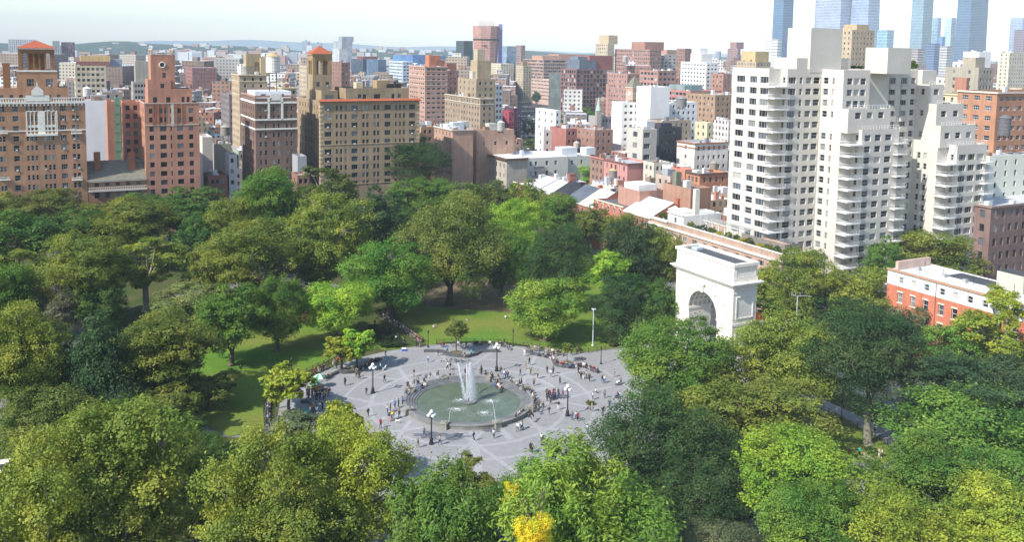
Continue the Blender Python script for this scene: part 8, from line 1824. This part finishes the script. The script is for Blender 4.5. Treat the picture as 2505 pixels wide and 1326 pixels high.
sitrow([(930, 885), (905, 892), (888, 905), (870, 915)], 8, 'kkrrknkg', .02, 290)
sitrow([(812, 922), (790, 935)], 3, 'tkk', .02, 290)
sitrow([(800, 903), (765, 915)], 4, 'kktr', .04, 290)
sitrow([(657, 985), (654, 1010), (654, 1040)], 9, 'klbwbgblk', .04, 350)
sitrow([(745, 1020), (765, 1008), (772, 998)], 3, 'cot', .02, 300)
sitrow([(714, 1022), (728, 1021)], 2, 'kg', .02, 270)
sitrow([(1098, 926), (1116, 925)], 2, 'kg', .25, 270)
sitrow([(1025, 957), (1040, 950)], 3, 'bkw', .15, 300)
sitrow([(1213, 943), (1222, 955), (1232, 960)], 4, 'kwpk', .1, 230)
sitrow([(1262, 1028), (1270, 1020), (1283, 1012)], 4, 'kgwk', .33, 170)
sitrow([(1294, 960), (1302, 975), (1309, 990)], 5, 'kkwnk', .33, 20)
sitrow([(990, 975), (1010, 945), (1040, 930), (1080, 920)], 7, 'kgnwkd', .83, 120)
sitrow([(1130, 917), (1170, 917), (1200, 925), (1250, 938), (1285, 962)], 9, 'kwgnkkdt', .83, 60)
sitrow([(1306, 985), (1308, 1010), (1290, 1030)], 5, 'kgknk', .83, 0)
sitrow([(1455, 968), (1458, 962)], 1, 'w', .05, 90)
sitrow([(1508, 976), (1516, 972)], 3, 'bkw', .0, 200); sitrow([(1510, 945), (1520, 940)], 3, 'wln', .0, 200)
sitrow([(1060, 806), (1066, 806)], 2, 'wt', -.38, 300); sitrow([(1234, 782), (1242, 784)], 2, 'wk', -.38, 200); sitrow([(1142, 790), (1144, 790)], 1, 'w', -.38, 100)
# ------------------------------------------------------------------ dogs, pigeons
def dog(x, y, a, col, label, s=1.0):
    ch = [[(-.28, 0, .42, .11), (0, 0, .40, .10), (.25, 0, .43, .13), (.40, 0, .58, .075), (.52, 0, .64, .07), (.64, 0, .60, .035)], [(-.28, 0, .42, .11), (-.42, 0, .5, .03), (-.52, 0, .62, .022)]]
    for s_ in (-1, 1):
        ch.append([(.25, 0, .43, .13), (.24, s_*.08, .30, .045), (.25, s_*.08, .16, .03), (.26, s_*.08, .02, .026)])
        ch.append([(-.28, 0, .42, .11), (-.24, s_*.08, .30, .06), (-.34, s_*.08, .17, .03), (-.30, s_*.08, .02, .026)]); ch.append([(.52, 0, .64, .07), (.48, s_*.07, .68, .03), (.45, s_*.09, .61, .02)])
    o = link('dog', skin('dog', ch, HAIRM), None, col, at(x, y, .09), math.radians(a)); o.scale = (s, s, s); tag(o, label, 'dog')
dog(973, 1035, 350, (.68, .62, .52), 'cream coloured dog standing in front of the party left of the fountain', 1.1)
dog(940, 906, 60, (.78, .77, .74), 'fluffy white dog next to the person in light blue behind the left lamp', 1.25)
b = MB(); b.ball((0, 0, .12), .1, METAL, 8, (1.6, .8, .8)); b.ball((.15, 0, .22), .045, METAL, 6); b.box((-.28, -.03, .1), (.14, 0, 0), (0, .06, 0), (0, 0, .02), METAL); b.tube([(0, .03, .06), (0, .03, 0)], .01, METAL, 4); b.tube([(0, -.03, .06), (0, -.03, 0)], .01, METAL, 4); pg = b.mesh('pigeon')
for i in range(110):
    p = at(1118+random.gauss(0, 17), 884+random.gauss(0, 2.6), .09); o = link('pigeon', pg, None, random.choice([(.1, .11, .13), (.2, .21, .24), (.05, .05, .06), (.4, .4, .42)]), p, random.uniform(0, 6.28)); tag(o, 'small grey pigeon feeding in the flock before the wavy seat wall behind the fountain', 'pigeon', 'pigeons feeding on the plaza behind the fountain')

# ------------------------------------------------------------------ haze: one closed box of thin air round everything
b = MB(); b.box((-7000, -320, -6), (14500, 0, 0), (0, 10400, 0), (0, 0, 340), PAINT); hz = b.build('haze'); hz.data.materials.clear()
m = bpy.data.materials.new('haze_air'); m.use_nodes = True; n = m.node_tree.nodes; l = m.node_tree.links; n.remove(n['Principled BSDF']); pv = n.new('ShaderNodeVolumePrincipled'); pv.inputs['Color'].default_value = (.74, .88, 1.0, 1); pv.inputs['Density'].default_value = .0001; pv.inputs['Anisotropy'].default_value = -.35
l.new(pv.outputs[0], n['Material Output'].inputs['Volume']); hz.data.materials.append(m); hz['kind'] = 'stuff'; hz['label'] = 'thin bluish haze in the air over the town'
m.cycles.homogeneous_volume = True if hasattr(m, 'cycles') else None
